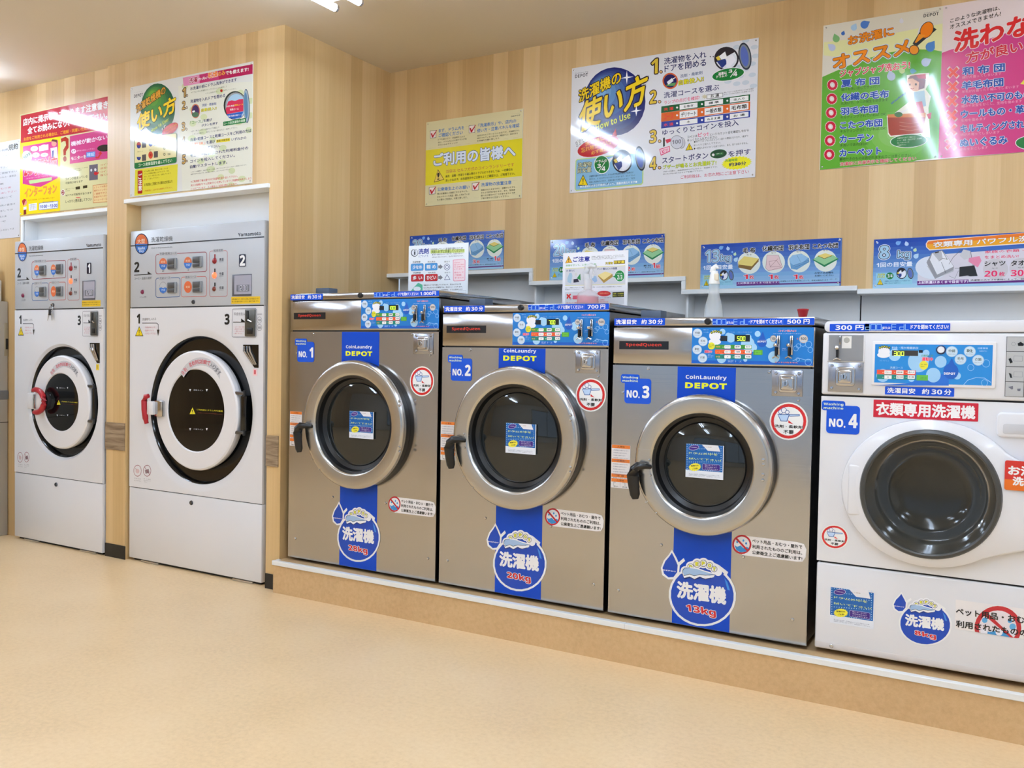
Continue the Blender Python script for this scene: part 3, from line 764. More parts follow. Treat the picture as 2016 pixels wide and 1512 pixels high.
'notice': (0.5965, 0.4475, '', '''R173 0 0 5965 4475 0
R174 200 3050 500 3070 0
R175 200 200 500 220 0
R174 200 3500 500 3520 0
R175 200 550 500 570 0
R174 200 3950 500 3970 0
R175 200 900 500 920 0
R174 780 3050 1080 3070 0
R175 780 200 1080 220 0
R174 780 3500 1080 3520 0
R175 780 550 1080 570 0
R174 780 3950 1080 3970 0
R175 780 900 1080 920 0
R174 1360 3050 1660 3070 0
R175 1360 200 1660 220 0
R174 1360 3500 1660 3520 0
R175 1360 550 1660 570 0
R174 1360 3950 1660 3970 0
R175 1360 900 1660 920 0
R174 1940 3050 2240 3070 0
R175 1940 200 2240 220 0
R174 1940 3500 2240 3520 0
R175 1940 550 2240 570 0
R174 1940 3950 2240 3970 0
R175 1940 900 2240 920 0
R174 2520 3050 2820 3070 0
R175 2520 200 2820 220 0
R174 2520 3500 2820 3520 0
R175 2520 550 2820 570 0
R174 2520 3950 2820 3970 0
R175 2520 900 2820 920 0
R174 3100 3050 3400 3070 0
R175 3100 200 3400 220 0
R174 3100 3500 3400 3520 0
R175 3100 550 3400 570 0
R174 3100 3950 3400 3970 0
R175 3100 900 3400 920 0
R174 3680 3050 3980 3070 0
R175 3680 200 3980 220 0
R174 3680 3500 3980 3520 0
R175 3680 550 3980 570 0
R174 3680 3950 3980 3970 0
R175 3680 900 3980 920 0
R174 4260 3050 4560 3070 0
R175 4260 200 4560 220 0
R174 4260 3500 4560 3520 0
R175 4260 550 4560 570 0
R174 4260 3950 4560 3970 0
R175 4260 900 4560 920 0
R174 4840 3050 5140 3070 0
R175 4840 200 5140 220 0
R174 4840 3500 5140 3520 0
R175 4840 550 5140 570 0
R174 4840 3950 5140 3970 0
R175 4840 900 5140 920 0
R174 5420 3050 5720 3070 0
R175 5420 200 5720 220 0
R174 5420 3500 5720 3520 0
R175 5420 550 5720 570 0
R174 5420 3950 5720 3970 0
R175 5420 900 5720 920 0
T115 5292 4251 487 0 0 22 0|CoinLaundry
T176 5272 4122 540 0 0 65 3|DEPOT
P132 252 3997 657 3991 664 3584 259 3588
P177 276 3975 633 3974 640 3606 283 3605
P178 303 3842 390 3864 440 3733 695 4002 715 3968 462 3621 394 3621
P132 2725 3987 3109 3981 3117 3584 2733 3588
P177 2749 3965 3087 3964 3094 3606 2756 3605
P178 2774 3836 2856 3857 2904 3730 3145 3991 3164 3959 2925 3621 2861 3620
P132 244 1000 650 993 657 600 251 605
P177 269 978 626 975 633 622 275 623
P178 295 846 382 870 433 741 688 1019 708 986 454 629 387 626
P132 2985 1000 3395 993 3403 593 2993 598
P177 3009 979 3373 976 3380 614 3016 615
P178 3034 851 3116 875 3164 749 3431 1016 3450 984 3184 640 3120 637
T179 818 3836 1621 -9 -4 188 2|まず、ドラム内を
T179 822 3582 1529 -4 -4 207 2|ご確認ください
T40 790 3414 1701 0 0 86 1|ドアを開けたら、洗濯物を入れる
T40 790 3275 1815 0 0 86 1|前に、ドラム内に忘れ物や汚れが無
T40 790 3136 1248 0 0 86 1|がないか必ずチェック!
T179 3330 3822 2244 -12 -4 190 2|「洗濯表示」や、店内の
T179 3245 3566 2524 -6 -4 190 2|使い方・注意パネルを確認
T40 3256 3361 2536 0 0 83 1|当店はセルフサービスのお店です。洗濯表示や、
T40 3256 3227 2421 0 0 83 1|掲示されているパネルをご確認の上、設定頂き
T40 3256 3094 1383 0 0 83 1|お洗濯をお願い致します。
R180 0 1097 5965 2984 0
T181 538 2086 5015 6 -12 640 10|ご利用の皆様へ
T18 538 2086 5015 6 -12 640 5|ご利用の皆様へ
T182 1334 1651 4164 -27 -3 179 0|当店は セルフ方式のコインランドリーです
T40 1312 1413 4115 0 0 133 2|紛失・盗難・色落ちや縮み等のトラブルにつきましては、一切責任を
T40 1312 1198 4248 0 0 133 2|負いかねます。お洗濯表示やご注意をよくご確認の上、ご利用下さい。
P183 554 1222 1222 1322 806 1905
P184 592 1258 1174 1345 807 1846
T40 761 1347 160 0 0 366 2|!
T179 803 743 2032 -27 -3 184 2|公衆衛生上のお願い
T40 790 546 1932 0 0 98 1|他のお客様のご迷惑となりますので、
T40 790 388 2046 0 0 98 1|おむつやペット用品・著しく汚れている
T40 790 230 1932 0 0 98 1|もの等のご利用は、お断り致します。
T179 3549 763 1816 -25 -4 190 2|洗濯物の放置注意
T40 3542 534 2044 0 0 89 1|放置されたままですと、盗難やいたずら
T40 3542 391 2044 0 0 89 1|される可能性があります。また、管理者
T40 3542 248 2044 0 0 89 1|側の方が撤去することがありますので終
T40 3542 105 1704 0 0 89 1|了後は速やかに回収して下さい。'''),
'green': (0.4535, 0.601, '', '''R185 0 0 4535 6010 0
P186 35 5316 2358 5225 4547 5320 4565 4263 4376 4293 3276 3857 26 4780
P187 12 3877 312 3974 609 4067 905 4156 1197 4238 1488 4312 1777 4375 2063 4427 2348 4466 2631 4491 2912 4501 3191 4496 3469 4475 3744 4438 4019 4385 4291 4317 4562 4233 4533 52 23 -28
E187 2917 1130 1556 -171 -34 1184
E188 2917 1130 1250 -137 -27 947
E189 2917 1130 942 -103 -20 711
E190 2917 1130 631 -69 -13 474
E191 2917 1130 317 -35 -7 237
T115 3843 5815 552 0 0 52 0|CoinLaundry
T176 3836 5679 550 0 0 125 3|DEPOT
P192 1834 5869 1759 5672 1726 5634 1680 5614 1628 5613 1574 5632 1527 5668 1491 5717 1471 5774 1469 5831 1486 5881 1520 5918 1566 5938 1619 5939
P193 1305 5883 1333 5706 1327 5664 1308 5630 1277 5607 1238 5599 1196 5606 1157 5628 1124 5661 1102 5702 1093 5746 1100 5788 1119 5822 1151 5845
P194 444 5615 615 5479 648 5435 666 5385 667 5334 652 5289 621 5255 580 5237 532 5236 483 5253 440 5285 407 5329 389 5379 388 5430
P195 831 5666 867 5557 867 5530 859 5506 843 5489 821 5479 796 5478 770 5487 747 5504 730 5528 720 5555 719 5582 728 5606 744 5623
P196 195 5221 393 5183 440 5158 479 5120 504 5072 514 5020 507 4972 484 4932 447 4905 401 4895 352 4902 305 4927 267 4966 241 5014
P150 3024 5811 3095 5706 3106 5677 3106 5647 3098 5621 3081 5602 3058 5591 3031 5591 3004 5601 2979 5619 2961 5645 2951 5674 2950 5704 2959 5730
P197 4266 4690 4287 4429 4273 4369 4241 4322 4194 4292 4137 4285 4078 4299 4024 4335 3980 4387 3953 4450 3946 4515 3960 4575 3992 4622 4040 4652
P198 4173 3996 4099 3791 4066 3751 4021 3729 3968 3727 3915 3745 3868 3781 3832 3830 3812 3888 3811 3946 3828 3998 3861 4038 3906 4060 3959 4062
P199 3652 3592 3550 3518 3519 3510 3486 3515 3455 3532 3429 3559 3411 3592 3404 3628 3409 3663 3425 3691 3450 3711 3480 3718 3513 3713 3545 3697
P200 2946 3816 3103 3817 3142 3804 3177 3778 3203 3742 3218 3700 3219 3657 3207 3619 3183 3591 3149 3574 3110 3573 3071 3586 3036 3612 3010 3648
P201 2634 3791 2817 3622 2850 3569 2866 3510 2863 3451 2841 3401 2803 3365 2754 3347 2699 3349 2644 3372 2598 3413 2565 3466 2549 3525 2552 3584
T150 1025 5036 1733 123 -33 367 17|お洗濯に
T202 1025 5036 1733 123 -33 367 10|お洗濯に
T203 1025 5036 1733 123 -33 367 4|お洗濯に
T204 468 4129 2924 225 -62 544 17|オススメ
T205 468 4129 2924 225 -62 544 10|オススメ
T203 468 4129 2924 225 -62 544 5|オススメ
E113 3919 5142 166 331 -224 164
P206 3468 4715 3918 5475 4330 5128 3602 4554
E207 3969 5166 143 285 -208 153
E208 3969 5166 132 263 -185 136
P209 3545 4740 3695 5050 3933 4964 3598 4712
E207 3528 4449 190 -30 -6 206
E209 3528 4449 160 -25 -5 173
T210 722 3752 2666 -18 -9 316 12|ジャブジャブ洗おう!
T211 722 3752 2666 -18 -9 316 4|ジャブジャブ洗おう!
E212 429 3492 221 -31 -7 240
L213 102 580 3471 563 3545 520 3609 459 3649 391 3659 332 3635 291 3583 278 3513 295 3438 339 3375 400 3334 467 3325 527 3349 567 3401 580 3471
E214 429 3492 47 -7 -1 49
T215 794 3345 1463 -71 -8 302 12|夏 布 団
T216 794 3345 1463 -71 -8 302 5|夏 布 団
T217 789 3180 1494 -56 -3 127 0|寝汗を洗い流してサッパリ!
E212 420 2916 221 -29 -7 240
L213 102 571 2896 554 2970 510 3033 449 3073 382 3082 322 3058 281 3006 268 2935 285 2861 329 2798 391 2758 458 2749 517 2773 558 2826 571 2896
E214 420 2916 47 -6 -1 49
T215 796 2770 1834 -86 -8 302 12|化繊の毛布
T216 796 2770 1834 -86 -8 302 5|化繊の毛布
T217 791 2605 1821 -67 -3 127 0|丸洗いで、ダニの発生を防ぎます
E212 410 2339 222 -27 -7 240
L213 102 561 2320 544 2394 501 2457 439 2497 372 2505 312 2481 272 2428 258 2357 275 2283 319 2220 381 2180 448 2172 508 2197 548 2250 561 2320
E214 410 2339 47 -6 -1 49
T215 797 2194 1433 -65 -8 302 12|羽毛布団
T216 797 2194 1433 -65 -8 302 5|羽毛布団
T217 793 2030 1768 -65 -3 127 0|キルティングされていれば..OK!
E212 400 1761 222 -25 -7 240
L213 102 551 1744 535 1818 491 1880 430 1920 362 1928 302 1902 262 1849 249 1779 266 1704 309 1641 371 1602 439 1595 498 1620 539 1673 551 1744
E214 400 1761 47 -5 -1 49
T215 799 1618 1618 -71 -8 302 12|こたつ布団
T216 799 1618 1618 -71 -8 302 5|こたつ布団
T217 795 1453 1783 -64 -3 127 0|キルティングされていれば..OK!
E212 391 1183 222 -24 -7 240
L213 102 542 1167 525 1241 481 1303 420 1342 353 1349 293 1324 252 1270 239 1199 256 1125 300 1062 361 1024 429 1017 489 1043 529 1096 542 1167
E214 391 1183 47 -5 -1 49
T215 801 1042 1295 -54 -8 302 12|カーテン
T216 801 1042 1295 -54 -8 302 5|カーテン
T217 796 877 1110 -41 -3 127 0|水洗いであればOK!
E212 381 604 222 -22 -7 241
L213 102 532 589 515 663 472 725 410 763 343 770 283 744 242 690 229 619 246 545 290 483 352 444 419 438 479 464 519 518 532 589
E214 381 604 47 -5 -1 49
T215 803 465 1611 -65 -8 303 12|カーペット
T216 803 465 1611 -65 -8 303 5|カーペット
T217 798 300 2734 -93 -3 127 0|裏地付きのものは剥がれますのでご注意ください
T109 823 85 2909 -27 -4 146 10|洗濯前に洗濯表示を確認してください
T218 823 85 2909 -27 -4 146 2|洗濯前に洗濯表示を確認してください
P219 3287 3481 3719 3489 4104 3457 4096 2995 3995 2824 4195 2519 4123 2065 4155 1690 4221 894 3963 969 3431 1496 2891 2030 3489 2472 3303 2917
E220 3600 3134 279 14 -64 340
P221 3326 3326 3418 3439 3849 3438 3992 3195 3950 2876 3738 2835 3750 3136 3508 3319
P222 3634 3432 3977 3438 4004 3230 3724 3289
E223 3636 3068 39 -5 -1 47
E223 3411 3090 26 -4 -1 42
L224 20 3454 2934 3520 2897 3571 2928
P225 3567 2765 3953 2783 4035 2169 3630 2080
P226 3656 2366 3880 2365 4027 1706 3771 1690
P226 4066 1817 4234 1889 4220 1636 4135 1646
P25 3556 2416 3326 2118 2979 2020 3091 1935 3583 2226
P220 3203 1851 3636 1893 3559 1551 3297 1605
P219 2584 1949 4025 1776 3960 1062 2741 1079 2649 1207
P227 2611 1913 4026 1743 3937 1111 2762 1124 2674 1252
P228 2609 1994 4022 1892 4027 1715 2621 1874
E229 3025 1943 154 -19 -3 104
L230 15 3078 1631 3473 1528 3775 1549
L230 15 3082 1489 3477 1387 3779 1409
L230 15 3086 1347 3481 1246 3783 1269
E25 3428 840 688 -34 -21 274
E231 3428 840 663 -33 -19 250
T232 3007 959 675 0 0 59 0|洗濯表示を必ずご確認の上
T232 3007 865 900 0 0 59 0|ドライ・高温・毛皮は不可・洗濯機
T232 3007 770 450 0 0 59 0|洗いできるものを
T232 3007 676 338 0 0 59 0|ご使用下さい
T233 2758 2354 528 378 -34 99 2|Washing'''),
'pink': (0.4535, 0.601, '', '''R234 0 0 4535 6010 0
P235 4 4175 343 4259 837 4272 1640 4458 2798 4709 4687 4602 4830 -8 2943 -66 -2 38
T40 271 5294 1695 213 -5 165 2|このような洗濯物は、
T40 270 5048 1742 225 -5 174 2|オススメできません!
T86 450 4128 3428 375 -24 802 9|洗わない
T236 450 4128 3428 375 -24 802 5|洗わない
T86 876 3631 2871 273 -12 410 10|方が良いもの
T237 876 3631 2871 273 -12 410 5|方が良いもの
P238 291 3609 429 3442 557 3592 655 3473 515 3334 664 3189 564 3076 435 3259 314 3111 219 3244 357 3357 199 3508
P239 317 3564 430 3427 535 3550 615 3453 500 3338 622 3220 540 3127 434 3277 335 3156 257 3265 370 3357 241 3481
T240 766 3193 1436 -47 -9 301 12|和 布 団
T241 766 3193 1436 -47 -9 301 5|和 布 団
T242 758 3048 1342 -41 -3 114 0|綿が片寄ってしまいます
P238 289 3051 427 2885 555 3036 653 2917 513 2777 662 2634 562 2519 432 2701 312 2552 216 2685 355 2799 196 2949
P239 314 3006 427 2870 532 2994 613 2897 498 2782 620 2664 538 2570 432 2719 333 2597 255 2706 368 2799 238 2922
T240 766 2638 1405 -44 -9 302 12|羊毛布団
T241 766 2638 1405 -44 -9 302 5|羊毛布団
T242 758 2493 1946 -58 -3 114 0|羊毛が片寄ったり縮んでしまいます
P238 287 2492 425 2327 553 2479 651 2361 511 2220 659 2077 560 1962 430 2143 310 1993 214 2125 352 2240 194 2389
P239 312 2447 425 2312 530 2437 611 2340 496 2224 618 2107 536 2013 429 2161 331 2038 252 2146 366 2241 236 2363
T240 766 2082 2356 -70 -9 302 12|水洗い不可のもの
T241 766 2082 2356 -70 -9 302 5|水洗い不可のもの
T242 758 1937 2060 -60 -3 114 0|縮みや変型をおこし、生地を傷めます
P238 284 1932 422 1768 550 1922 649 1805 508 1662 657 1520 557 1404 428 1584 307 1433 212 1564 350 1681 191 1829
P239 310 1888 423 1753 528 1879 609 1783 493 1666 615 1550 533 1455 427 1603 328 1479 250 1586 363 1682 233 1803
T240 766 1526 2755 -78 -9 302 12|ウールもの・革製品
T241 766 1526 2755 -78 -9 302 5|ウールもの・革製品
T242 758 1381 874 -27 -3 114 0|生地を傷めます
P238 282 1372 420 1209 548 1364 647 1247 506 1103 655 963 555 846 425 1025 305 873 209 1003 348 1121 189 1268
P239 307 1328 420 1194 526 1321 606 1226 491 1107 613 992 531 896 425 1043 326 919 248 1026 361 1122 231 1242
T240 766 969 3224 -87 -9 302 12|キルティングされていない
T241 766 969 3224 -87 -9 302 5|キルティングされていない
T242 758 824 1350 -39 -3 115 0|綿が片寄ってしまいます
P238 280 812 418 650 546 806 644 690 504 544 653 405 553 287 423 465 302 312 207 442 345 561 186 706
P239 305 767 418 635 523 763 604 668 489 548 611 434 529 337 422 484 324 358 245 464 359 562 229 681
T240 766 412 1610 -41 -9 303 12|ぬいぐるみ
T241 766 412 1610 -41 -9 303 5|ぬいぐるみ
T242 758 266 968 -29 -3 115 0|変形をおこします
E25 3135 321 497 -52 -8 266
E231 3135 321 474 -50 -7 243
P243 2739 2579 2981 2875 3442 2766 3455 2370'''),
'dryhowto': (0.914, 0.585, '', '''R244 0 0 9140 5850 0
P245 3805 5392 9295 4879 9366 -667 4167 -275
E246 4302 5323 220 9 -61 156
E246 5730 3586 238 15 -59 153
E246 7117 1900 255 21 -57 150
E246 8465 261 270 28 -56 147
E246 4986 4084 317 18 -60 155
E246 6395 2377 210 16 -58 151
E246 7763 718 227 22 -57 148
E246 9031 3970 243 15 -55 147
E246 5661 2861 288 21 -59 153
E246 7050 1183 303 28 -57 150
E246 8340 4452 200 11 -56 149
E246 4915 3354 242 16 -60 154
E246 6326 1655 259 22 -58 151
E246 7697 5 275 29 -57 148
E246 8968 3273 290 20 -55 147
E246 5591 2135 214 17 -59 153
E246 6983 465 231 23 -57 149
E246 8276 3750 248 16 -56 149
E246 4843 2622 293 21 -60 154
E246 6258 932 309 29 -58 151
E246 7573 4235 204 12 -57 150
E246 8905 2574 221 17 -55 147
E246 5521 1406 264 23 -59 152
E246 6859 4727 280 14 -57 152
E246 8212 3046 295 21 -56 148
E246 4772 1888 218 18 -60 154
T115 293 5509 732 0 0 24 0|CoinLaundry
T176 302 5244 725 0 0 181 3|DEPOT
E247 2211 4435 1354 -169 -12 1321
E248 2151 4537 1203 -151 -10 1170
E249 2091 4639 1051 -133 -9 1020
E250 2031 4741 898 -115 -8 869
E251 1971 4843 744 -96 -6 719
E252 1911 4945 589 -76 -5 568
E253 1851 5048 433 -57 -4 417
E254 1791 5150 276 -36 -2 265
T255 529 4405 2315 756 -65 407 12|洗濯乾燥機の
T256 529 4405 2315 756 -65 407 3|洗濯乾燥機の
T257 620 3436 2985 697 -7 826 10|使い方
T127 620 3436 2985 697 -7 826 5|使い方
T258 1741 3244 1363 458 -42 176 2|How to Use!
E259 3206 3250 578 236 -223 213
T132 2578 3230 333 184 -41 135 10|まず!
T25 2578 3230 333 184 -41 135 3|まず!
T260 2796 3114 950 319 -60 85 1|ドラムの中を確認
T260 2954 2998 755 272 -60 79 1|必ずして下さい
P261 428 3078 3638 3021 3739 2962 3731 1567 3652 1490 480 1465 383 1536 371 3010
P262 452 3051 3638 2997 3710 2946 3704 1786 419 1783 410 3018
P263 419 1778 3704 1774 3706 1569 3645 1508 480 1482 410 1546
T264 741 1548 2658 2 -13 180 2|コース/乾燥温度を選んで下さい
E265 747 2696 173 -18 -1 179
P266 920 2678 913 2725 896 2770 868 2810 832 2842 790 2864 746 2875 701 2874 659 2861 624 2836 596 2802 580 2760 574 2714
P267 1006 2855 1337 2852 1340 2516 1009 2520
E265 1697 2696 169 -18 -2 177
P266 1866 2678 1860 2724 1843 2769 1815 2808 1780 2840 1739 2862 1695 2873 1652 2872 1611 2858 1576 2834 1549 2800 1533 2759 1527 2714
P267 1950 2853 2275 2850 2278 2517 1953 2522
P268 579 2091 585 2044 603 1999 631 1960 667 1928 709 1906 754 1895 798 1897 840 1911 875 1936 902 1970 919 2012 925 2058
P267 1012 2161 1343 2160 1346 1824 1015 1826
E269 1702 2080 180 -18 -2 192
E270 1702 2080 75 -7 -1 64
P267 1956 2239 2280 2238 2283 1905 1959 1908
L40 30 2855 2319 2842 2354 2809 2379 2768 2383 2735 2365 2723 2332 2736 2297 2769 2272 2810 2268 2843 2286 2855 2319
T40 3045 2249 209 0 0 111 2|中温
L40 30 2858 2002 2845 2038 2812 2063 2771 2067 2738 2049 2726 2016 2739 1980 2772 1955 2813 1951 2846 1969 2858 2002
T40 3048 1934 209 0 0 110 2|低温
T40 630 2962 452 -16 -8 46 0|洗濯+乾燥コース
T40 623 2331 444 -2 -4 43 0|洗濯コース
T40 1576 2329 361 -7 -4 40 0|乾燥コース
P271 422 1433 3797 1416 3767 45 367 42
P272 673 1348 999 1343 1027 1291 1021 162 960 122 676 134 637 192 628 1315
T25 682 911 294 0 0 274 3|ご
T25 685 600 294 0 0 273 3|注
T25 688 289 294 0 0 273 3|意
T273 1171 1228 1870 0 0 86 1|ドラム内に衣類、靴などが残っている
T273 1171 1090 1980 0 0 86 1|ドラムの使用が禁止されています。汚れ
T273 1171 952 2090 0 0 86 1|また、きつい臭いなどが、付着しています
T273 1171 814 1210 0 0 86 1|が、ご了承して下さい。
T273 1176 487 2215 0 0 160 2|お洗濯後にご使用される場合は5分前より
T274 1142 202 2269 4 -8 88 2|ご利用前に、必ず中を確認して下さい。
P275 4141 5771 9178 5714 9175 5255 4211 5329
P276 5379 5754 9178 5714 9175 5255 5415 5317
P277 6770 5741 9178 5714 9175 5255 6807 5296
T25 4621 5416 617 -2 -3 254 10|洗濯
T278 4621 5416 617 -2 -3 254 4|洗濯
T25 5269 5457 703 -3 -1 131 3|のみ/
T25 6026 5471 685 -3 -3 282 10|乾燥
T279 6026 5471 685 -3 -3 282 4|乾燥
T134 6742 5477 496 -2 -2 215 3|のみ
T25 7284 5463 1572 -40 -2 182 5|でも使えます!
T146 4722 5050 3330 0 -2 165 3|お洗濯の前にドラム洗浄ができます
T280 4773 4896 2596 -48 -1 82 0|※ドラムの中に洗濯物が入っていないことを確認して
T280 5853 4708 929 -15 -1 70 0|ドラム洗浄ボタン
E281 6984 4730 93 -13 -1 73
T280 7139 4692 902 -28 -1 64 0|を押してください。
T146 4729 4399 2522 -15 -2 177 3|洗濯物を入れドアを閉める
E282 5114 3959 329 -41 -4 363
E283 5114 3959 265 -33 -3 303
P25 4864 3986 5042 4008 5108 3868 4979 3796
E284 5109 3780 259 -31 -1 132
T285 5589 4115 1029 -45 -2 142 3|洗剤・柔軟剤
T286 5543 3869 1108 -23 -2 153 8|自動投入!!
T287 5543 3869 1108 -23 -2 153 3|自動投入!!
T288 4724 3330 906 -13 -2 166 2|「コース」
T146 5709 3336 603 -21 -2 142 3|を選び
T146 5567 3112 1171 -14 -1 131 3|ボタンを押す
E289 7960 3880 813 -103 -8 702
E290 8006 3853 737 -93 -8 659
E291 8036 3828 668 -84 -7 606
P292 7469 4135 7713 4167 7957 4104 8229 4143 8515 4127 8537 3533 8357 3534 7384 3525 7304 3792
P293 7369 3516 8537 3522 8390 3255 7907 3238 7540 3314
T25 7349 3861 551 -23 -1 86 2|洗濯+乾燥
T127 7915 3854 589 -33 -1 85 2|標準コース
T25 7612 3668 593 -24 -1 96 2|乾燥コース
T25 7416 3371 1063 -39 -1 86 2|洗濯+乾燥小量コース
E294 8749 3760 214 -22 -51 827
E295 8737 3761 184 -19 -48 785
E296 8713 3785 125 -13 -39 637
P297 7141 3179 8721 3184 8723 2962 7144 2975
T298 7189 3012 1474 -1 -1 129 2|コース別洗濯物の適量
T22 4788 2926 2060 -21 -1 88 0|※まず、押し込みボタンを選びランプを確認して
T22 4895 2777 3260 -27 -1 83 0|いることを確認し、点灯していない場合はもう一度押して下さい。
T146 4740 2466 4337 -7 -2 162 3|洗濯+乾燥コースと乾燥コースをご利用の方は
T299 4883 2244 955 -35 -1 143 3|「乾燥」
T146 5940 2216 613 -14 -2 153 3|を選び
P300 6642 2352 7620 2339 7621 2178 6644 2200
T301 6688 2242 890 -14 -1 93 3|高温 中温 低温
T146 7720 2179 1024 -16 -2 138 3|いずれかの
T146 4745 1973 2181 -13 -1 131 3|ボタンを押して下さい。
T146 4741 1663 4138 -11 -2 155 3|モニターに表示された利用料金分の
T146 4751 1384 3208 -10 -2 160 3|コインを投入してください。
T146 4736 1104 2699 -9 -2 155 3|自動でスタートします。
T302 4798 877 4013 0 0 69 1|※コインの種類は、200円玉(大・小枚)、続けて入れるとコイン詰りの原因になります。
T302 4798 765 2866 0 0 69 1|故障でありませんので、音が鳴ってから、コインを入れて下さい。
T303 4802 364 3372 0 0 115 1|※ご利用終了後は速やかに洗濯物を取り出して下さい。
T303 4802 177 4316 0 0 115 1|次のお客様がドラム洗浄ボタンを押してしまうと洗濯物がぬれてしまう
T303 4802 -9 3372 0 0 115 1|ことがございます。その場合のご返金は致しかねます。
T304 4131 4774 233 0 0 458 14|1
T305 4131 4774 233 0 0 458 5|1
E304 4477 4831 76 -10 -1 71
E306 4477 4831 42 -6 0 41
T304 4111 4156 233 0 0 408 14|2
T305 4111 4156 233 0 0 408 5|2
E304 4457 4214 76 -9 -1 72
E306 4457 4214 42 -5 0 41
T304 4099 3071 233 0 0 419 14|3
T305 4099 3071 233 0 0 419 5|3
E304 4445 3130 76 -9 -1 72
E306 4445 3130 42 -5 0 41
T304 4106 2354 233 0 0 396 14|4
T305 4106 2354 233 0 0 396 5|4
E304 4453 2414 76 -8 -1 72
E306 4453 2414 42 -4 0 41
T304 4151 1389 246 0 0 450 14|5
T305 4151 1389 246 0 0 450 5|5
E304 4492 1506 71 -7 -1 67
E306 4492 1506 39 -4 0 38'''),
'storenotice': (0.848, 0.598, '', '''R307 0 0 8480 5980 0
R308 0 0 3970 4400 0
P309 107 5905 8954 5972 8966 4229 87 4281
P310 87 4281 4022 4251 4023 4131 87 4143
T25 331 5273 8427 70 -1 413 5|店内に掲示されております注意書きを
T25 794 4740 7426 26 -1 397 5|全てお読みになり、ご遵守下さい。
T311 395 4380 8331 -40 0 198 3|お店をご利用される場合は、ご理解・同意いただいたものとします。
P312 314 4059 3754 4063 3740 1901 2108 1527 1660 1578 283 1854
E39 1453 3814 371 -7 -37 156
T313 1227 3767 451 0 0 114 0|お気軽に
E39 2397 3785 437 -9 -40 172
T313 2175 3738 443 0 0 113 0|お気軽に
E39 1605 3425 370 -6 -37 155
T313 1379 3379 450 0 0 112 0|お気軽に
E39 2447 3356 364 -6 -28 118
T313 2225 3311 443 0 0 111 0|お気軽に
P39 1902 3909 2837 3928 2838 3608 1953 3610
E314 748 3450 435 76 -237 320
T315 418 3274 836 289 -77 171 5|SOS!!
E316 3370 3930 241 -25 -1 188
P317 3104 4074 3224 4177 3658 4102 3659 3900 3515 4002
P318 3033 3676 3660 3698 3735 3056 3132 3172
P319 3203 3513 3348 3527 3325 3095 3204 3107
T25 446 2243 3220 60 -2 864 10|24時間対応
T320 446 2243 3220 60 -2 864 5|24時間対応
T25 2988 2663 653 -14 -1 291 10|の店
T131 2988 2663 653 -14 -1 291 4|の店
P321 904 1996 3185 2006 3161 1820 1006 1785
T322 625 2079 2946 -10 0 74 0|(お気軽にお問い合わせ下さい)
T323 500 1016 3123 40 -1 522 8|インターフォン
T324 500 1016 3123 40 -1 522 3|インターフォン
T325 847 797 2585 -37 0 74 1|右下の受話器、ドアの横に設置してます
E316 475 749 255 -18 0 194
P326 218 858 449 945 679 883 526 775 373 518
P327 399 366 629 410 666 20 374 9
P150 373 458 680 481 680 317 374 293
P328 908 614 1713 615 1714 202 935 196
T40 999 512 640 0 0 51 0|お客様の
T40 999 430 640 0 0 51 0|ご利用に
T40 999 349 640 0 0 51 0|ならない
T40 999 267 480 0 0 51 0|コール
P329 1913 586 3779 583 3771 164 1904 175
P20 1953 566 3745 565 3737 186 1944 201
T330 2013 270 1685 -31 -1 191 1|10:00〜13:00
T331 2284 574 1051 -38 0 73 4|受付対応時間
P332 4867 4171 9235 4212 9247 2575 4874 2603
T333 4987 3589 4209 76 -1 256 5|機械が動かない場合
E333 5221 3281 223 -22 -1 136
T334 5081 3224 280 0 0 113 4|まず
T322 5477 3227 1662 -35 0 85 0|番号をお控えして下さい
T25 4991 2791 1361 -6 -1 200 3|モニターを
P335 6373 3108 7185 3083 7186 2776 6374 2813
T336 6442 2863 677 -24 -1 197 3|確認
E337 7983 3182 632 -30 -27 190
E337 8769 3142 387 -18 -24 166
P338 7186 2776 7410 2754 7587 2903 7453 2917 7652 3063 7808 2867 7698 2878 7499 2662 7232 2674
P339 4017 4121 4467 4186 4750 4041 4753 3528 4518 3352 4496 3125 4283 3132 4257 3464 4517 3695 4468 3929 4232 3954 4089 3883
E340 4402 2934 165 -16 -1 158
T341 4476 2236 2039 0 0 57 0|●コイン投入口付近で点滅している場合
T341 4476 2143 1472 0 0 57 0|  コインボタンの光を確認
T342 4479 1694 2016 -11 -1 158 2|コインが詰まっている
T342 4480 1479 1583 -15 -1 129 2|可能性があります
P343 6649 2366 7412 2365 7418 1501 6654 1510
E344 6831 2069 81 -7 0 78
E344 7191 2065 98 -9 -1 84
E345 7237 1851 170 -15 -1 95
P338 7326 1843 7548 1963 7460 1804
T346 7634 2219 1619 0 0 117 0|コイン詰りが
T346 7634 2031 1619 0 0 117 0|返却ボタンを
T346 7634 1842 1619 0 0 117 0|コイン返却口
T346 7634 1654 1349 0 0 117 0|強く押して
E347 4235 1024 180 -14 -1 178
E348 4235 1024 142 -11 -1 150
T25 4173 933 129 0 0 183 4|2
T341 4481 1167 938 0 0 63 0|●ボタンランプ
T341 4481 1065 402 0 0 63 0|が点灯
P349 5418 1259 5811 1264 5811 1100 5418 1103
P349 6086 1262 6474 1272 6475 1117 6087 1112
T342 4483 775 2379 -21 -1 129 2|※ドアの可能性があります
P350 5421 676 5429 661 5452 645 5489 631 5537 618 5593 608 5653 602 5712 599 5768 601 5816 606 5852 615 5875 627 5883 641
T342 4485 402 2402 -27 -1 172 2|しっかりと閉め直して下さい
P351 6971 1231 9257 1208 9264 196 7000 221
P352 7017 1200 9257 1181 9264 223 7036 252
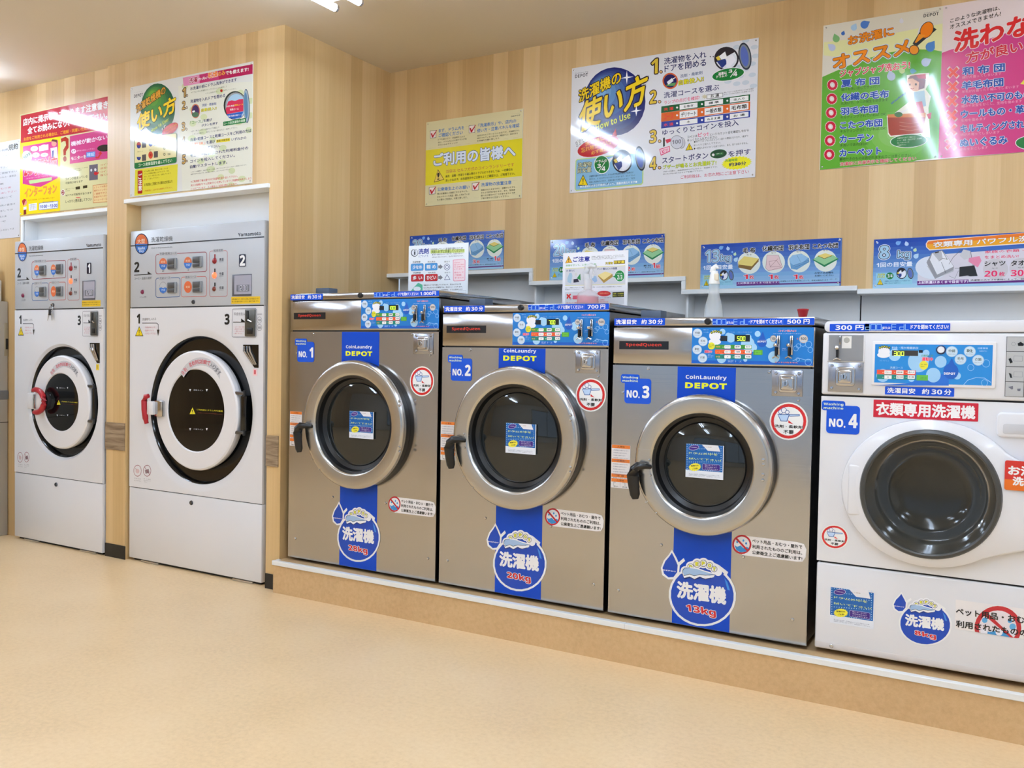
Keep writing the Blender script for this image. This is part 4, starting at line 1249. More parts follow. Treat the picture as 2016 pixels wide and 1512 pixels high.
T353 7084 1024 2050 0 0 109 1|どうしても動かない場合は
T353 7084 848 1879 0 0 109 1|備付のインターフォンで
T353 7084 672 1196 0 0 109 1|ご連絡下さい。
T353 7084 497 1367 0 0 109 1|係員がモニターを
T353 7084 321 1708 0 0 109 1|オペレーターにご報告'''),
'terms': (0.5995, 0.5835, '', '''R162 0 0 5995 5835 0
T40 4824 5241 974 36 -18 354 5|規約
T354 1661 5197 3057 89 0 130 2|コインランドリー利用
T355 -1302 4981 6214 -60 0 117 0|本規約は、当店のコインランドリーをご利用になるお客様に
T355 -1303 4262 6041 -17 0 117 0|一、ご利用の際は必ず機械の表示をご確認下さい
T355 -1304 3915 6984 -17 0 117 0|二、衣類の洗濯表示をご確認の上、ご使用下さい
T355 -1304 3648 6915 1 0 117 0|三、次のものはご使用になれません。縫製の弱いもの・革製品
T355 -1305 3221 5602 45 0 117 0|四、油の付着した衣類
T356 -1306 2928 6396 51 0 117 0|五、ゴム製品・ペット用品・おむつ等
T356 -1306 2661 6962 61 0 117 0|六、ご利用終了後は速やかにお取り出し下さい
T355 -1307 2340 6485 84 0 118 0|七、放置された洗濯物は当店にて
T355 -1308 1859 6835 111 0 118 0|八、撤去する場合があります。盗難・紛失の責任は
T355 -1308 1512 6575 132 0 118 0|九、機械の故障による損害につきましては
T355 -1309 1137 5963 151 0 118 0|十、その他ご不明な点は
T355 -1310 816 5875 167 0 118 0|十一、備付の電話で
T355 -1311 281 6710 205 0 118 0|十二、当店の営業時間内において発生した事故につきましては'''),
'cap28': (0.5955, 0.1965, 'cap', '''T18 220 1195 623 0 0 535 16|28
T19 220 1195 623 0 0 535 11|28
T11 220 1195 623 0 0 535 6|28
T25 1956 393 202 0 0 194 13|3
T54 1956 393 202 0 0 194 5|3
T25 3042 361 196 0 0 191 13|3
T54 3042 361 196 0 0 191 5|3
T25 4099 331 191 0 0 189 13|3
T54 4099 331 191 0 0 189 5|3
T40 4966 503 351 0 0 73 3|敷布・掛布
T40 5022 416 298 0 0 56 2|セットで
T25 5383 424 145 0 0 228 13|1
T54 5383 424 145 0 0 228 5|1
T25 5575 402 211 0 0 172 12|組
T54 5575 402 211 0 0 172 4|組'''),
'cap20': (0.595, 0.1985, 'cap', '''T18 220 1195 623 0 0 535 16|20
T19 220 1195 623 0 0 535 11|20
T11 220 1195 623 0 0 535 6|20
T25 1956 393 202 0 0 194 13|2
T54 1956 393 202 0 0 194 5|2
T25 3042 361 196 0 0 191 13|2
T54 3042 361 196 0 0 191 5|2
T25 4099 331 191 0 0 189 13|2
T54 4099 331 191 0 0 189 5|2
T40 4966 503 351 0 0 73 3|敷布・掛布
T40 5022 416 298 0 0 56 2|セットで
T25 5383 424 145 0 0 228 13|1
T54 5383 424 145 0 0 228 5|1
T25 5575 402 211 0 0 172 12|組
T54 5575 402 211 0 0 172 4|組'''),
'cap13': (0.6055, 0.1995, 'cap', '''T18 220 1195 623 0 0 535 16|13
T19 220 1195 623 0 0 535 11|13
T11 220 1195 623 0 0 535 6|13
T25 1956 393 202 0 0 194 13|1
T54 1956 393 202 0 0 194 5|1
T25 3042 361 196 0 0 191 13|1
T54 3042 361 196 0 0 191 5|1
T25 4099 331 191 0 0 189 13|1
T54 4099 331 191 0 0 189 5|1
T40 4983 521 766 0 0 79 3|大型の洗濯機を
T40 4997 403 755 0 0 81 3|お使いください'''),
'cap8': (0.6, 0.2005, '', '''R0 0 0 6000 2000 0
R1 0 0 6000 1833 0
R2 0 0 6000 1667 0
R3 0 0 6000 1500 0
R4 0 0 6000 1333 0
R5 0 0 6000 1167 0
R6 0 0 6000 1000 0
R7 0 0 6000 833 0
R8 0 0 6000 667 0
R9 0 0 6000 500 0
R10 0 0 6000 333 0
R11 0 0 6000 167 0
P12 1030 1874 988 1768 970 1746 944 1733 915 1729 886 1735 860 1751 840 1774 829 1802 828 1832 838 1858 856 1880 882 1893 911 1897
P13 1201 1879 1290 1811 1306 1789 1313 1763 1311 1737 1301 1714 1282 1696 1258 1686 1231 1685 1205 1693 1183 1709 1167 1731 1159 1757 1161 1783
P14 1431 1660 1466 1617 1471 1604 1471 1591 1467 1579 1458 1569 1447 1563 1434 1562 1421 1564 1409 1572 1400 1582 1395 1595 1395 1608 1399 1620
P15 1592 1591 1615 1503 1614 1480 1605 1461 1589 1446 1569 1437 1547 1436 1525 1443 1506 1456 1492 1475 1486 1497 1487 1519 1496 1539 1512 1554
P16 1687 1360 1686 1233 1676 1204 1656 1180 1629 1166 1598 1162 1566 1168 1538 1185 1517 1210 1505 1240 1504 1272 1514 1301 1534 1324 1562 1339
P17 136 1916 168 1877 172 1865 173 1853 169 1842 161 1833 150 1828 138 1826 126 1829 115 1835 107 1845 102 1856 102 1868 106 1879
P17 5936 1972 5985 1949 5995 1940 6002 1928 6005 1914 6003 1901 5997 1889 5987 1881 5975 1877 5962 1878 5950 1883 5939 1892 5932 1904 5930 1918
T18 220 1204 368 0 0 526 16|8
T19 220 1204 368 0 0 526 11|8
T11 220 1204 368 0 0 526 6|8
T18 913 1136 474 0 0 373 20|kg
T19 913 1136 474 0 0 373 13|kg
T11 913 1136 474 0 0 373 5|kg
T20 130 860 1341 0 0 193 4|1回の目安量
P21 109 618 1477 613 1490 139 121 143
T22 181 527 279 0 0 78 12|洗濯物
T23 181 527 279 0 0 78 2|洗濯物
T22 183 427 279 0 0 85 12|目安量
T23 183 427 279 0 0 85 2|目安量
E24 645 498 141 -4 -3 138
T25 553 434 192 0 0 132 4|3/4
E26 1084 588 194 -6 -6 229
P27 929 525 951 478 982 438 1021 410 1064 394 1109 392 1152 404 1190 429 1220 466 1241 511 1250 561 1248 614 1234 665 1209 710
P28 966 637 1061 726 1093 610 1027 544
P29 918 616 966 649 997 568 949 558
P30 930 547 1065 588 1106 507 1021 407
P31 1084 611 1179 665 1230 560 1146 426 1088 416
E32 1409 574 114 12 -38 227
E33 1409 574 93 10 -33 197
E34 1403 574 68 7 -28 168
P35 168 146 406 140 281 390
P36 189 163 384 158 282 362
P35 271 304 295 303 290 211 281 211
E35 286 186 11 0 0 11
T37 453 260 959 0 0 52 2|洗濯物の大きさや素材によって異なります
T37 453 176 606 0 0 52 2|詰めすぎにはご注意下さい
P357 1668 869 1785 1135 2181 1254 2696 1298 6935 1428 6974 175 1688 192
E27 2195 783 607 -22 -13 454
P358 1995 1093 2980 821 2952 756 2311 443
P358 1998 1019 2981 768 2953 703 2312 406
P358 2000 945 2983 715 2955 650 2313 370
P358 2002 871 2984 662 2956 596 2315 333
P359 2163 1355 2540 1455 2729 1197 2981 788 2955 656 2315 326 1989 992
P328 2185 1337 2541 1432 2729 1180 2966 789 2386 491 2109 1089
P360 2193 1354 2511 1423 2564 1137 2431 1042
L40 12 2541 1432 2732 1080 2580 1137 2431 1026
L40 12 2524 972 2687 565
P40 2275 1377 2426 1410 2427 1370 2285 1336
L116 15 2798 895 2940 1155 3200 1426 3542 1361 3663 731 3013 721
P162 3162 1212 3289 1445 3541 1377 3506 1099 3330 1040
P361 3491 1099 3855 1167 3933 983 3810 726 3480 968
P362 3175 765 3690 812 3814 397 3556 389 3467 424 3172 384
L363 12 2811 428 3024 322 3135 617
P364 1937 1735 2010 1866 2376 1888 6915 2086 6930 1585 2083 1466 1956 1600
P365 1968 1734 2036 1831 2377 1854 6916 2055 6922 1867 1984 1699
P366 1972 1707 6922 1867 6929 1622 2097 1499 1981 1605
T367 2218 1571 3985 108 -6 218 10|衣類専用 パワフル洗濯機
T133 2218 1571 3985 108 -6 218 4|衣類専用 パワフル洗濯機
T368 4041 1257 2092 26 -3 108 2|家族の衣類・タオル
T368 4039 1051 1135 -4 -4 124 2|をまとめ洗い!
E369 4420 639 428 -15 -12 407
E369 5298 641 417 -15 -12 402
T40 4041 766 703 -3 -5 180 4|シャツ
T40 4943 750 685 7 -6 194 4|タオル
T40 4289 655 217 0 0 47 0|なら
T40 5170 647 211 0 0 46 0|なら
T370 4047 357 439 0 0 229 10|20
T368 4047 357 439 0 0 229 6|20
T368 4543 362 193 0 0 168 4|枚
T370 4939 350 423 0 0 239 10|30
T368 4939 350 423 0 0 239 6|30
T368 5412 355 186 0 0 185 4|枚
P55 1674 141 6973 206 6976 112 1675 90
P56 1670 260 3507 268 3510 143 1675 97
T57 1702 143 1779 0 0 109 4|上記数量はあくまで目安です!
T40 3574 204 2592 0 0 68 3|洗濯物の大きさや素材によって、目安は異なります'''),
'card_soap': (0.3354, 0.232, '', '''R371 0 0 3354 2320 0
E372 341 1989 212 -9 -3 178
E27 354 1995 178 -8 -3 157
T372 309 1894 89 0 0 209 3|i
T373 571 1913 578 0 0 246 5|洗剤
T374 588 1761 555 0 0 108 2|について
T40 1260 2024 1827 0 0 118 1|洗濯時間短縮タイプによって、適正洗剤量で自動投入されています。
P375 1262 2070 3145 2041 3148 1885 1265 1915
T168 1304 1907 1805 0 0 148 4|洗剤入れずに洗濯してください!
T376 1348 1817 1745 0 0 72 0|●洗剤や柔軟剤を入れると泡が残り、洗濯物を傷めます
T376 1348 1702 1745 0 0 72 0|必要以上に投入されますと、泡が残る場合があります。
T40 242 1515 445 0 0 79 2|洗濯物量
T40 273 1010 445 0 0 76 2|洗濯物量
T40 1097 1492 436 0 0 76 2|汚れ具合
T40 1127 992 436 0 0 74 2|汚れ具合
T40 2031 1471 326 0 0 70 2|泡立ち
T40 2061 976 325 0 0 68 2|泡立ち
R377 138 1141 871 1481 65
R378 148 1151 861 1471 55
T25 246 1226 531 0 0 176 5|少なめ
R377 948 1131 1667 1467 65
R378 958 1141 1657 1457 55
T25 1054 1215 521 0 0 174 5|軽 め
R379 160 641 892 976 65
R131 170 651 882 966 55
T25 267 725 531 0 0 173 5|多 い
R379 970 632 1689 964 65
R131 980 642 1679 954 55
T25 1076 715 521 0 0 171 5|ひどい
P363 1708 1344 1811 1347 1810 1401 1967 1275 1814 1166 1813 1220 1711 1217
P363 1717 853 1820 857 1819 910 1976 785 1823 675 1822 729 1720 725
L380 22 2357 1254 2340 1315 2294 1366 2229 1395 2156 1398 2092 1373 2048 1326 2033 1265 2050 1204 2096 1153 2162 1124 2234 1121 2298 1146 2342 1194 2357 1254
L380 22 2276 1257 2268 1289 2245 1315 2212 1331 2176 1332 2143 1319 2121 1294 2114 1263 2123 1230 2146 1204 2178 1189 2215 1187 2247 1200 2269 1225 2276 1257
L380 22 2202 915 2372 686 2068 675 2202 915
P381 2516 1571 3134 1589 3195 1527 3200 636 3146 598 2595 597 2546 655
P382 2545 1553 3127 1570 3167 1522 3176 643 3137 621 2611 619 2570 670
T383 2598 1407 312 0 0 60 1|反応力が
T383 2598 1310 546 0 0 60 1|弱い人ですが、
T383 2598 1214 546 0 0 60 1|洗い洗浄を十分
T383 2598 1118 468 0 0 60 1|しています。
T383 2607 954 506 0 0 75 2|安心して
T383 2607 832 379 0 0 75 2|ご使用
T383 2607 711 506 0 0 75 2|下さい!
P384 161 208 370 409 578 581 832 482 837 210
E371 520 303 211 -5 -2 103
T40 895 419 2082 0 0 73 2|電解水などで布を痛んでいるものや、臭みの少ない布
T40 895 301 2168 0 0 73 2|など汚れが少ない洗濯物では、泡立ちにくくなります。
T40 895 182 2168 0 0 73 2|のでご安心ください。この洗剤液は、ドラム全体でパフ
L385 8 2864 56 3263 56 3263 164 2864 164 2864 56'''),
'card_caution': (0.2937, 0.2234, '', '''R39 0 0 2937 2234 0
P386 114 1567 2822 1609 2839 865 129 873
P387 113 1598 2821 1624 2822 1606 113 1573
P387 128 888 2839 880 2839 865 129 866
P386 135 604 2795 622 2808 74 145 115
P388 108 1803 442 1822 260 2112
P389 143 1824 410 1845 261 2065
T40 245 1859 46 0 0 159 3|!
T390 472 1854 757 0 0 202 5|ご注意
T40 1303 2022 1436 0 0 35 1|ご利用後は、洗濯物の入れすぎにご注意下さい。入れすぎると汚れが落ち
T40 1303 1966 1479 0 0 35 1|入れすぎや縮み・破れの原因・衣類の破損・色落ち・縮みになりますので、
T40 1303 1910 1131 0 0 35 1|一度に多量の洗濯物を入れず2回に分けてお使い下さい。
T391 1944 1687 330 0 0 98 8|洗濯物
T392 1944 1687 330 0 0 98 3|洗濯物
P393 2311 1833 2800 1838 2803 1692 2314 1692
T394 2338 1717 439 0 0 102 4|目安量
T395 138 1672 1396 0 0 83 3|容量を守って、上手にお洗濯!
T396 167 1451 406 0 0 89 3|衣 類など
T397 1577 1470 885 0 0 92 3|マット類などの大物類
P398 228 1185 311 1403 417 1399 455 1272 391 960 231 1027
P132 510 1130 702 1155 775 1012 513 988
P399 667 1172 819 1355 843 1073
E400 618 1330 56 -2 -1 63
P401 1611 1237 1946 1380 2266 1293 2286 1185 1889 936
P402 1611 1268 1946 1405 2266 1302 1886 1059
P403 1339 1214 1543 1239 1599 1021 1482 962 1359 1089
E214 2584 1207 224 -7 -6 238
E404 2584 1207 205 -6 -5 220
P404 2286 1185 2401 1243 2403 1136
T25 2449 1271 233 0 0 56 3|ドラムの
T25 2477 1066 226 0 0 174 4|2/3
T40 130 757 2565 0 0 45 1|※シーツ類をむずかしく、洗濯がねじれない為、よじれた部分は洗濯機を停止して広げ、
T40 130 684 641 0 0 45 1|再度洗ってください。
P405 190 493 235 539 296 475 365 546 412 494 350 433 415 347 360 316 298 390 240 309 193 351 245 428
L406 10 354 269 493 345
P407 490 455 1081 459 1085 288 494 298
E408 1909 510 302 -6 -3 111
T409 1678 484 457 0 0 71 1|ご使用は絶対に
P410 2283 557 2790 568 2795 349 2288 343
T411 2317 466 451 0 0 53 3|油類・灯油類等
T411 2317 381 451 0 0 53 3|禁止しています
T412 1495 314 717 0 0 44 2|お年寄りにはこちらの方にお知らせ
T413 1497 229 459 0 0 51 2|乾燥すると危険性の
T413 1497 147 613 0 0 51 2|火災事故の恐れがあります
T414 179 134 633 0 0 45 2|水もの厳禁'''),
'tape_time': (0.2032, 0.0272, '', '''R59 0 0 2032 272 20
T25 71 54 833 0 0 169 4|洗濯目安
T25 1107 54 203 0 0 169 4|約
T25 1382 60 305 0 0 152 5|30
T25 1748 54 203 0 0 169 4|分'''),
'tape_door_1000': (0.3545, 0.0234, 'tape_door', '''T25 2552 47 603 0 0 140 5|1.000'''),
'tape_door_700': (0.3545, 0.0234, 'tape_door', '''T25 2641 47 461 0 0 140 5|700'''),
'tape_door_500': (0.3545, 0.0234, 'tape_door', '''T25 2641 47 461 0 0 140 5|500'''),
'tape_300': (0.1247, 0.0251, '', '''R59 0 0 1247 251 20
T25 187 50 524 0 0 151 5|300
T25 823 50 249 0 0 156 4|円'''),
'tape_door_white': (0.2534, 0.0231, '', '''R59 0 0 2534 231 20
L60 16 152 203 152 116
L60 16 152 116 152 28
L60 16 25 28 152 28
L60 16 25 28 25 116
L60 16 25 116 152 116
L60 16 190 203 329 203
L60 16 329 203 329 116
L60 16 329 116 329 28
L60 16 190 28 329 28
L60 16 190 28 190 116
L60 16 190 116 190 203
L60 16 367 203 507 203
L60 16 507 203 507 116
L60 16 507 116 507 28
L60 16 367 28 507 28
L60 16 367 28 367 116
L60 16 367 116 367 203
L60 16 545 28 545 116
L60 16 545 116 646 116
L60 16 824 203 950 203
L60 16 824 28 950 28
L60 16 824 28 824 116
L60 16 824 116 824 203
L60 16 824 116 950 116
L60 16 1191 203 1191 116
L60 16 1191 116 1191 28
L60 16 1064 28 1191 28
L60 16 1064 28 1064 116
L60 16 1064 116 1191 116
L60 16 1229 28 1330 28
L60 16 1229 28 1229 116
L60 16 1229 116 1229 203
T25 557 46 228 0 0 83 4|または
T25 1394 46 1090 0 0 139 4|ドアを閉めてください!'''),
'badge': (0.1966, 0.0312, '', '''R415 0 0 1966 312 0
T416 275 87 1416 0 0 156 5|SpeedQueen'''),
'blue_text': (0.1541, 0.0485, '', '''T25 13 293 1521 0 0 192 5|CoinLaundry
T417 7 0 1534 0 0 201 9|DEPOT'''),
'no_1': (0.1226, 0.1102, 'no', '''T25 945 229 205 0 0 450 8|1'''),
'no_2': (0.1226, 0.1102, 'no', '''T25 887 229 263 0 0 448 8|2'''),
'no_3': (0.1226, 0.1102, 'no', '''T25 887 229 263 0 0 448 8|3'''),
'no_4': (0.1226, 0.1102, 'no', '''T25 887 229 263 0 0 448 8|4'''),
'no_detergent': (0.1357, 0.1242, '', '''E418 684 614 649 33 -17 651
E419 684 614 597 31 -16 601
E25 684 614 498 26 -13 498
P420 304 842 719 861 643 601 417 597
P13 331 820 689 837 620 622 435 621
P420 704 861 1053 877 1055 805 706 780
P13 712 842 1035 857 1036 823 713 800
E420 408 924 83 4 -2 85
E39 408 924 64 3 -2 65
E420 520 986 98 4 -3 100
E39 520 986 79 4 -2 81
E420 634 923 75 3 -2 77
E39 634 923 56 3 -2 57
P419 679 649 851 523 682 553
T25 219 376 941 0 0 102 14|洗剤・柔軟剤
T40 219 376 941 0 0 102 5|洗剤・柔軟剤
T25 523 176 341 0 0 126 12|不要
T40 523 176 341 0 0 126 5|不要'''),
'warn_tag': (0.0776, 0.1652, '', '''R421 0 0 776 1652 20
R422 15 1518 761 1648 0
T423 233 1548 310 0 0 70 2|⚠警告
R422 15 981 761 1111 0
T423 233 1011 310 0 0 70 2|⚠警告
R422 15 411 761 541 0
T423 233 441 310 0 0 70 2|注 意
R422 15 229 761 359 0
T423 233 259 310 0 0 70 2|⚠警告
T424 78 1421 621 0 0 42 0|洗濯機は操作を守り
T424 78 892 621 0 0 42 0|洗濯機は操作を守り
T424 78 1323 559 0 0 42 0|洗濯機は操作を守り
T424 78 795 559 0 0 42 0|洗濯機は操作を守り
T424 78 1226 497 0 0 42 0|洗濯機は操作を守り
T424 78 697 497 0 0 42 0|洗濯機は操作を守り
T424 78 1128 621 0 0 42 0|洗濯機は操作を守り
T424 78 600 621 0 0 42 0|洗濯機は操作を守り
T424 78 1031 559 0 0 42 0|洗濯機は操作を守り
T424 78 502 559 0 0 42 0|洗濯機は操作を守り
T424 78 363 621 0 0 50 0|感電の恐れあり
L40 10 116 83 116 215 194 215
L40 10 466 215 582 215 582 99
L115 6 388 33 388 231
T40 116 33 194 0 0 50 2|巻込
T40 481 33 194 0 0 50 2|高温'''),
'drum_sticker': (0.1389, 0.1213, '', '''R425 0 0 1389 1213 40
R426 0 268 1361 1213 20
E427 35 1182 15 1 0 14
E427 37 1103 15 1 0 14
E427 39 1023 15 1 0 14
E427 41 944 15 1 0 14
E427 43 865 15 1 0 14
E427 45 786 15 1 0 14
E427 47 706 15 1 0 14
E427 49 627 15 1 0 14
E427 51 548 15 1 0 14
E427 53 468 15 1 0 14
E427 55 389 15 1 0 14
E427 57 310 15 1 0 14
E427 58 230 15 1 0 14
E427 115 1187 15 1 0 14
E427 119 1029 15 1 0 14
E427 122 870 15 1 0 14
E427 130 554 15 1 0 14
E427 138 237 15 1 0 14
E427 194 1192 15 1 0 14
E427 198 1034 15 1 0 14
E427 202 876 15 1 0 14
E427 210 560 15 1 0 14
E427 218 243 15 1 0 14
E427 273 1197 15 1 0 14
E427 277 1039 15 1 0 14
E427 281 881 15 1 0 14
E427 289 565 15 1 0 14
E427 297 249 15 1 0 14
E427 352 1202 15 1 0 14
E427 356 1045 15 1 0 14
E427 360 887 15 1 0 14
E427 368 571 15 1 0 14
E427 376 256 15 1 0 14
E427 431 1208 15 1 0 14
E427 435 1050 15 1 0 14
E427 439 892 15 1 0 14
E427 447 577 15 1 0 14
E427 455 262 15 1 0 14
E427 510 1213 15 1 0 14
E427 514 1055 15 1 0 14
E427 518 898 15 1 0 14
E427 526 583 15 1 0 14
E427 533 268 15 1 0 14
E427 588 1218 15 1 0 14
E427 592 1061 15 1 0 14
E427 596 903 15 1 0 14
E427 604 589 15 1 0 14
E427 612 274 15 1 0 14
E427 667 1223 15 1 0 14
E427 671 1066 15 1 0 14
E427 675 909 15 1 0 14
E427 682 595 15 1 0 14
E427 690 281 15 1 0 14
E427 745 1228 14 1 0 14
E427 749 1071 14 1 0 14
E427 753 914 14 1 0 14
E427 760 601 14 1 0 14
E427 768 287 14 1 0 14
E427 823 1233 14 1 0 14
E427 827 1076 14 1 0 14
E427 831 920 14 1 0 14
E427 838 606 14 1 0 14
E427 846 293 14 1 0 14
E427 900 1238 14 1 0 14
E427 904 1082 14 1 0 14
E427 908 925 14 1 0 14
E427 916 612 14 1 0 14
E427 924 299 14 1 0 14
E427 978 1243 14 1 0 14
E427 982 1087 14 1 0 14
E427 986 931 14 1 0 14
E427 994 618 14 1 0 14
E427 1001 305 14 1 0 14
E427 1055 1248 14 1 0 14
E427 1059 1092 14 1 0 14
E427 1063 936 14 1 0 14
E427 1071 624 14 1 0 14
E427 1079 312 14 1 0 14
E427 1132 1253 14 1 0 14
E427 1136 1097 14 1 0 14
E427 1140 941 14 1 0 14
E427 1148 630 14 1 0 14
E427 1156 318 14 1 0 14
E427 1209 1258 14 1 0 14
E427 1213 1102 14 1 0 14
E427 1217 947 14 1 0 14
E427 1225 635 14 1 0 14
E427 1233 324 14 1 0 14
E427 1286 1263 14 1 0 14
E427 1288 1185 14 1 0 14
E427 1290 1107 14 1 0 14
E427 1292 1030 14 1 0 14
E427 1294 952 14 1 0 14
E427 1296 874 14 1 0 14
E427 1298 797 14 1 0 14
E427 1300 719 14 1 0 14
E427 1302 641 14 1 0 14
E427 1304 563 14 1 0 14
E427 1306 486 14 1 0 14
E427 1308 408 14 1 0 14
E427 1310 330 14 1 0 14
P428 583 1228 1181 1283 1265 1002 812 1003
T429 607 1121 335 0 0 32 2|ドラム清掃
E430 293 1083 189 38 -16 91
E431 293 1083 178 36 -14 82
T25 168 1076 261 0 0 27 3|ご利用前に
T432 115 844 1055 0 0 79 14|ドラムの中を
T433 115 844 1055 0 0 79 5|ドラムの中を
T432 109 647 1187 0 0 71 14|拭いて下さい!
T433 109 647 1187 0 0 71 5|拭いて下さい!
P434 583 435 541 404 578 381 525 359 544 327 487 317 486 280 431 283 411 245 366 261 328 227 297 254 247 228 234 262 177 247 184 285 127 284 154 321 104 332 147 364 110 387 163 409 144 441 202 451 202 489 257 485 277 523 323 507 361 541 392 514 442 540 454 505 511 520 504 482 560 483 534 447
T40 206 384 284 38 -5 55 5|動物汚れ
T40 254 289 205 33 -5 55 5|ご注意!
L435 10 1226 309 1242 312 1255 321 1263 334 1266 349 1266 489 1263 505 1255 518 1242 526 1226 529 668 529 653 526 640 518 631 505 628 489 628 349 631 334 640 321 653 312 668 309 1226 309
R436 631 313 1263 525 40
T437 712 464 451 0 0 40 2|特にボールペン
T437 712 399 451 0 0 40 2|汚れは見えない
T437 712 335 515 0 0 40 2|ことがあります。
T438 123 125 1128 0 0 21 1|使い方や水温等、洗濯物を入れてから回転中に衣類
T438 123 92 1079 0 0 21 1|洗濯物を確認してから機械ドアを閉めて下さい。
T438 123 58 1177 0 0 21 1|店員までお申し付け下さい。電話番号もございます。'''),
'drop_28': (0.2913, 0.2603, 'drop', '''T25 1084 205 1099 -28 -43 320 15|28kg
T439 1084 205 1099 -28 -43 320 7|28kg'''),
'drop_20': (0.2913, 0.2603, 'drop', '''T25 1084 205 1099 -28 -43 320 15|20kg
T439 1084 205 1099 -28 -43 320 7|20kg'''),
'drop_13': (0.2913, 0.2603, 'drop', '''T25 1084 205 1099 -28 -43 320 15|13kg
T439 1084 205 1099 -28 -43 320 7|13kg'''),
'drop_8': (0.2913, 0.2603, 'drop', '''T25 1177 220 1006 -43 -35 321 15|8kg
T439 1177 220 1006 -43 -35 321 7|8kg'''),
'pet_label': (0.2604, 0.0631, '', '''P440 282 654 2264 647 2496 604 2583 425 2563 161 2466 -4 2282 -33 374 -49
E441 354 328 342 42 -9 343
E428 354 328 278 34 -7 280
P442 94 276 194 225 316 289 417 203 537 267 612 227 517 93 322 43 173 98
E442 190 397 35 4 -1 44
E442 410 473 34 4 -1 44
E442 510 386 34 4 -1 44
P441 123 497 171 553 594 161 547 106
T40 723 442 1718 -20 -3 132 4|ペット用品・おむつ・屋外で
T40 729 237 1718 -15 -3 132 4|利用されたもののご利用は、
T40 734 32 1718 -9 -3 132 4|公衆衛生上ご遠慮願います!'''),
'panel_1000': (0.4283, 0.1301, 'panel', '''L443 16 1658 839 1658 978
L443 16 1704 978 1761 978
L443 16 1761 978 1761 909
L443 16 1761 909 1761 839
L443 16 1704 839 1761 839
L443 16 1704 839 1704 909
L443 16 1704 909 1704 978
L443 16 1797 978 1854 978
L443 16 1854 978 1854 909
L443 16 1854 909 1854 839
L443 16 1797 839 1854 839
L443 16 1797 839 1797 909
L443 16 1797 909 1797 978
L443 16 1889 978 1946 978
L443 16 1946 978 1946 909
L443 16 1946 909 1946 839
L443 16 1889 839 1946 839
L443 16 1889 839 1889 909
L443 16 1889 909 1889 978'''),
'panel_700': (0.4283, 0.1301, 'panel', '''L443 16 1667 978 1732 978
L443 16 1732 978 1732 909
L443 16 1732 909 1732 839
L443 16 1772 978 1837 978
L443 16 1837 978 1837 909
L443 16 1837 909 1837 839
L443 16 1772 839 1837 839
L443 16 1772 839 1772 909
L443 16 1772 909 1772 978
L443 16 1877 978 1942 978
L443 16 1942 978 1942 909
L443 16 1942 909 1942 839
L443 16 1877 839 1942 839
L443 16 1877 839 1877 909
L443 16 1877 909 1877 978'''),
'panel_500': (0.4283, 0.1301, 'panel', '''L443 16 1667 978 1732 978
L443 16 1732 909 1732 839
L443 16 1667 839 1732 839
L443 16 1667 909 1667 978
L443 16 1667 909 1732 909
L443 16 1772 978 1837 978
L443 16 1837 978 1837 909
L443 16 1837 909 1837 839
L443 16 1772 839 1837 839
L443 16 1772 839 1772 909
L443 16 1772 909 1772 978
L443 16 1877 978 1942 978
L443 16 1942 978 1942 909
L443 16 1942 909 1942 839
L443 16 1877 839 1942 839
L443 16 1877 839 1877 909
L443 16 1877 909 1877 978'''),
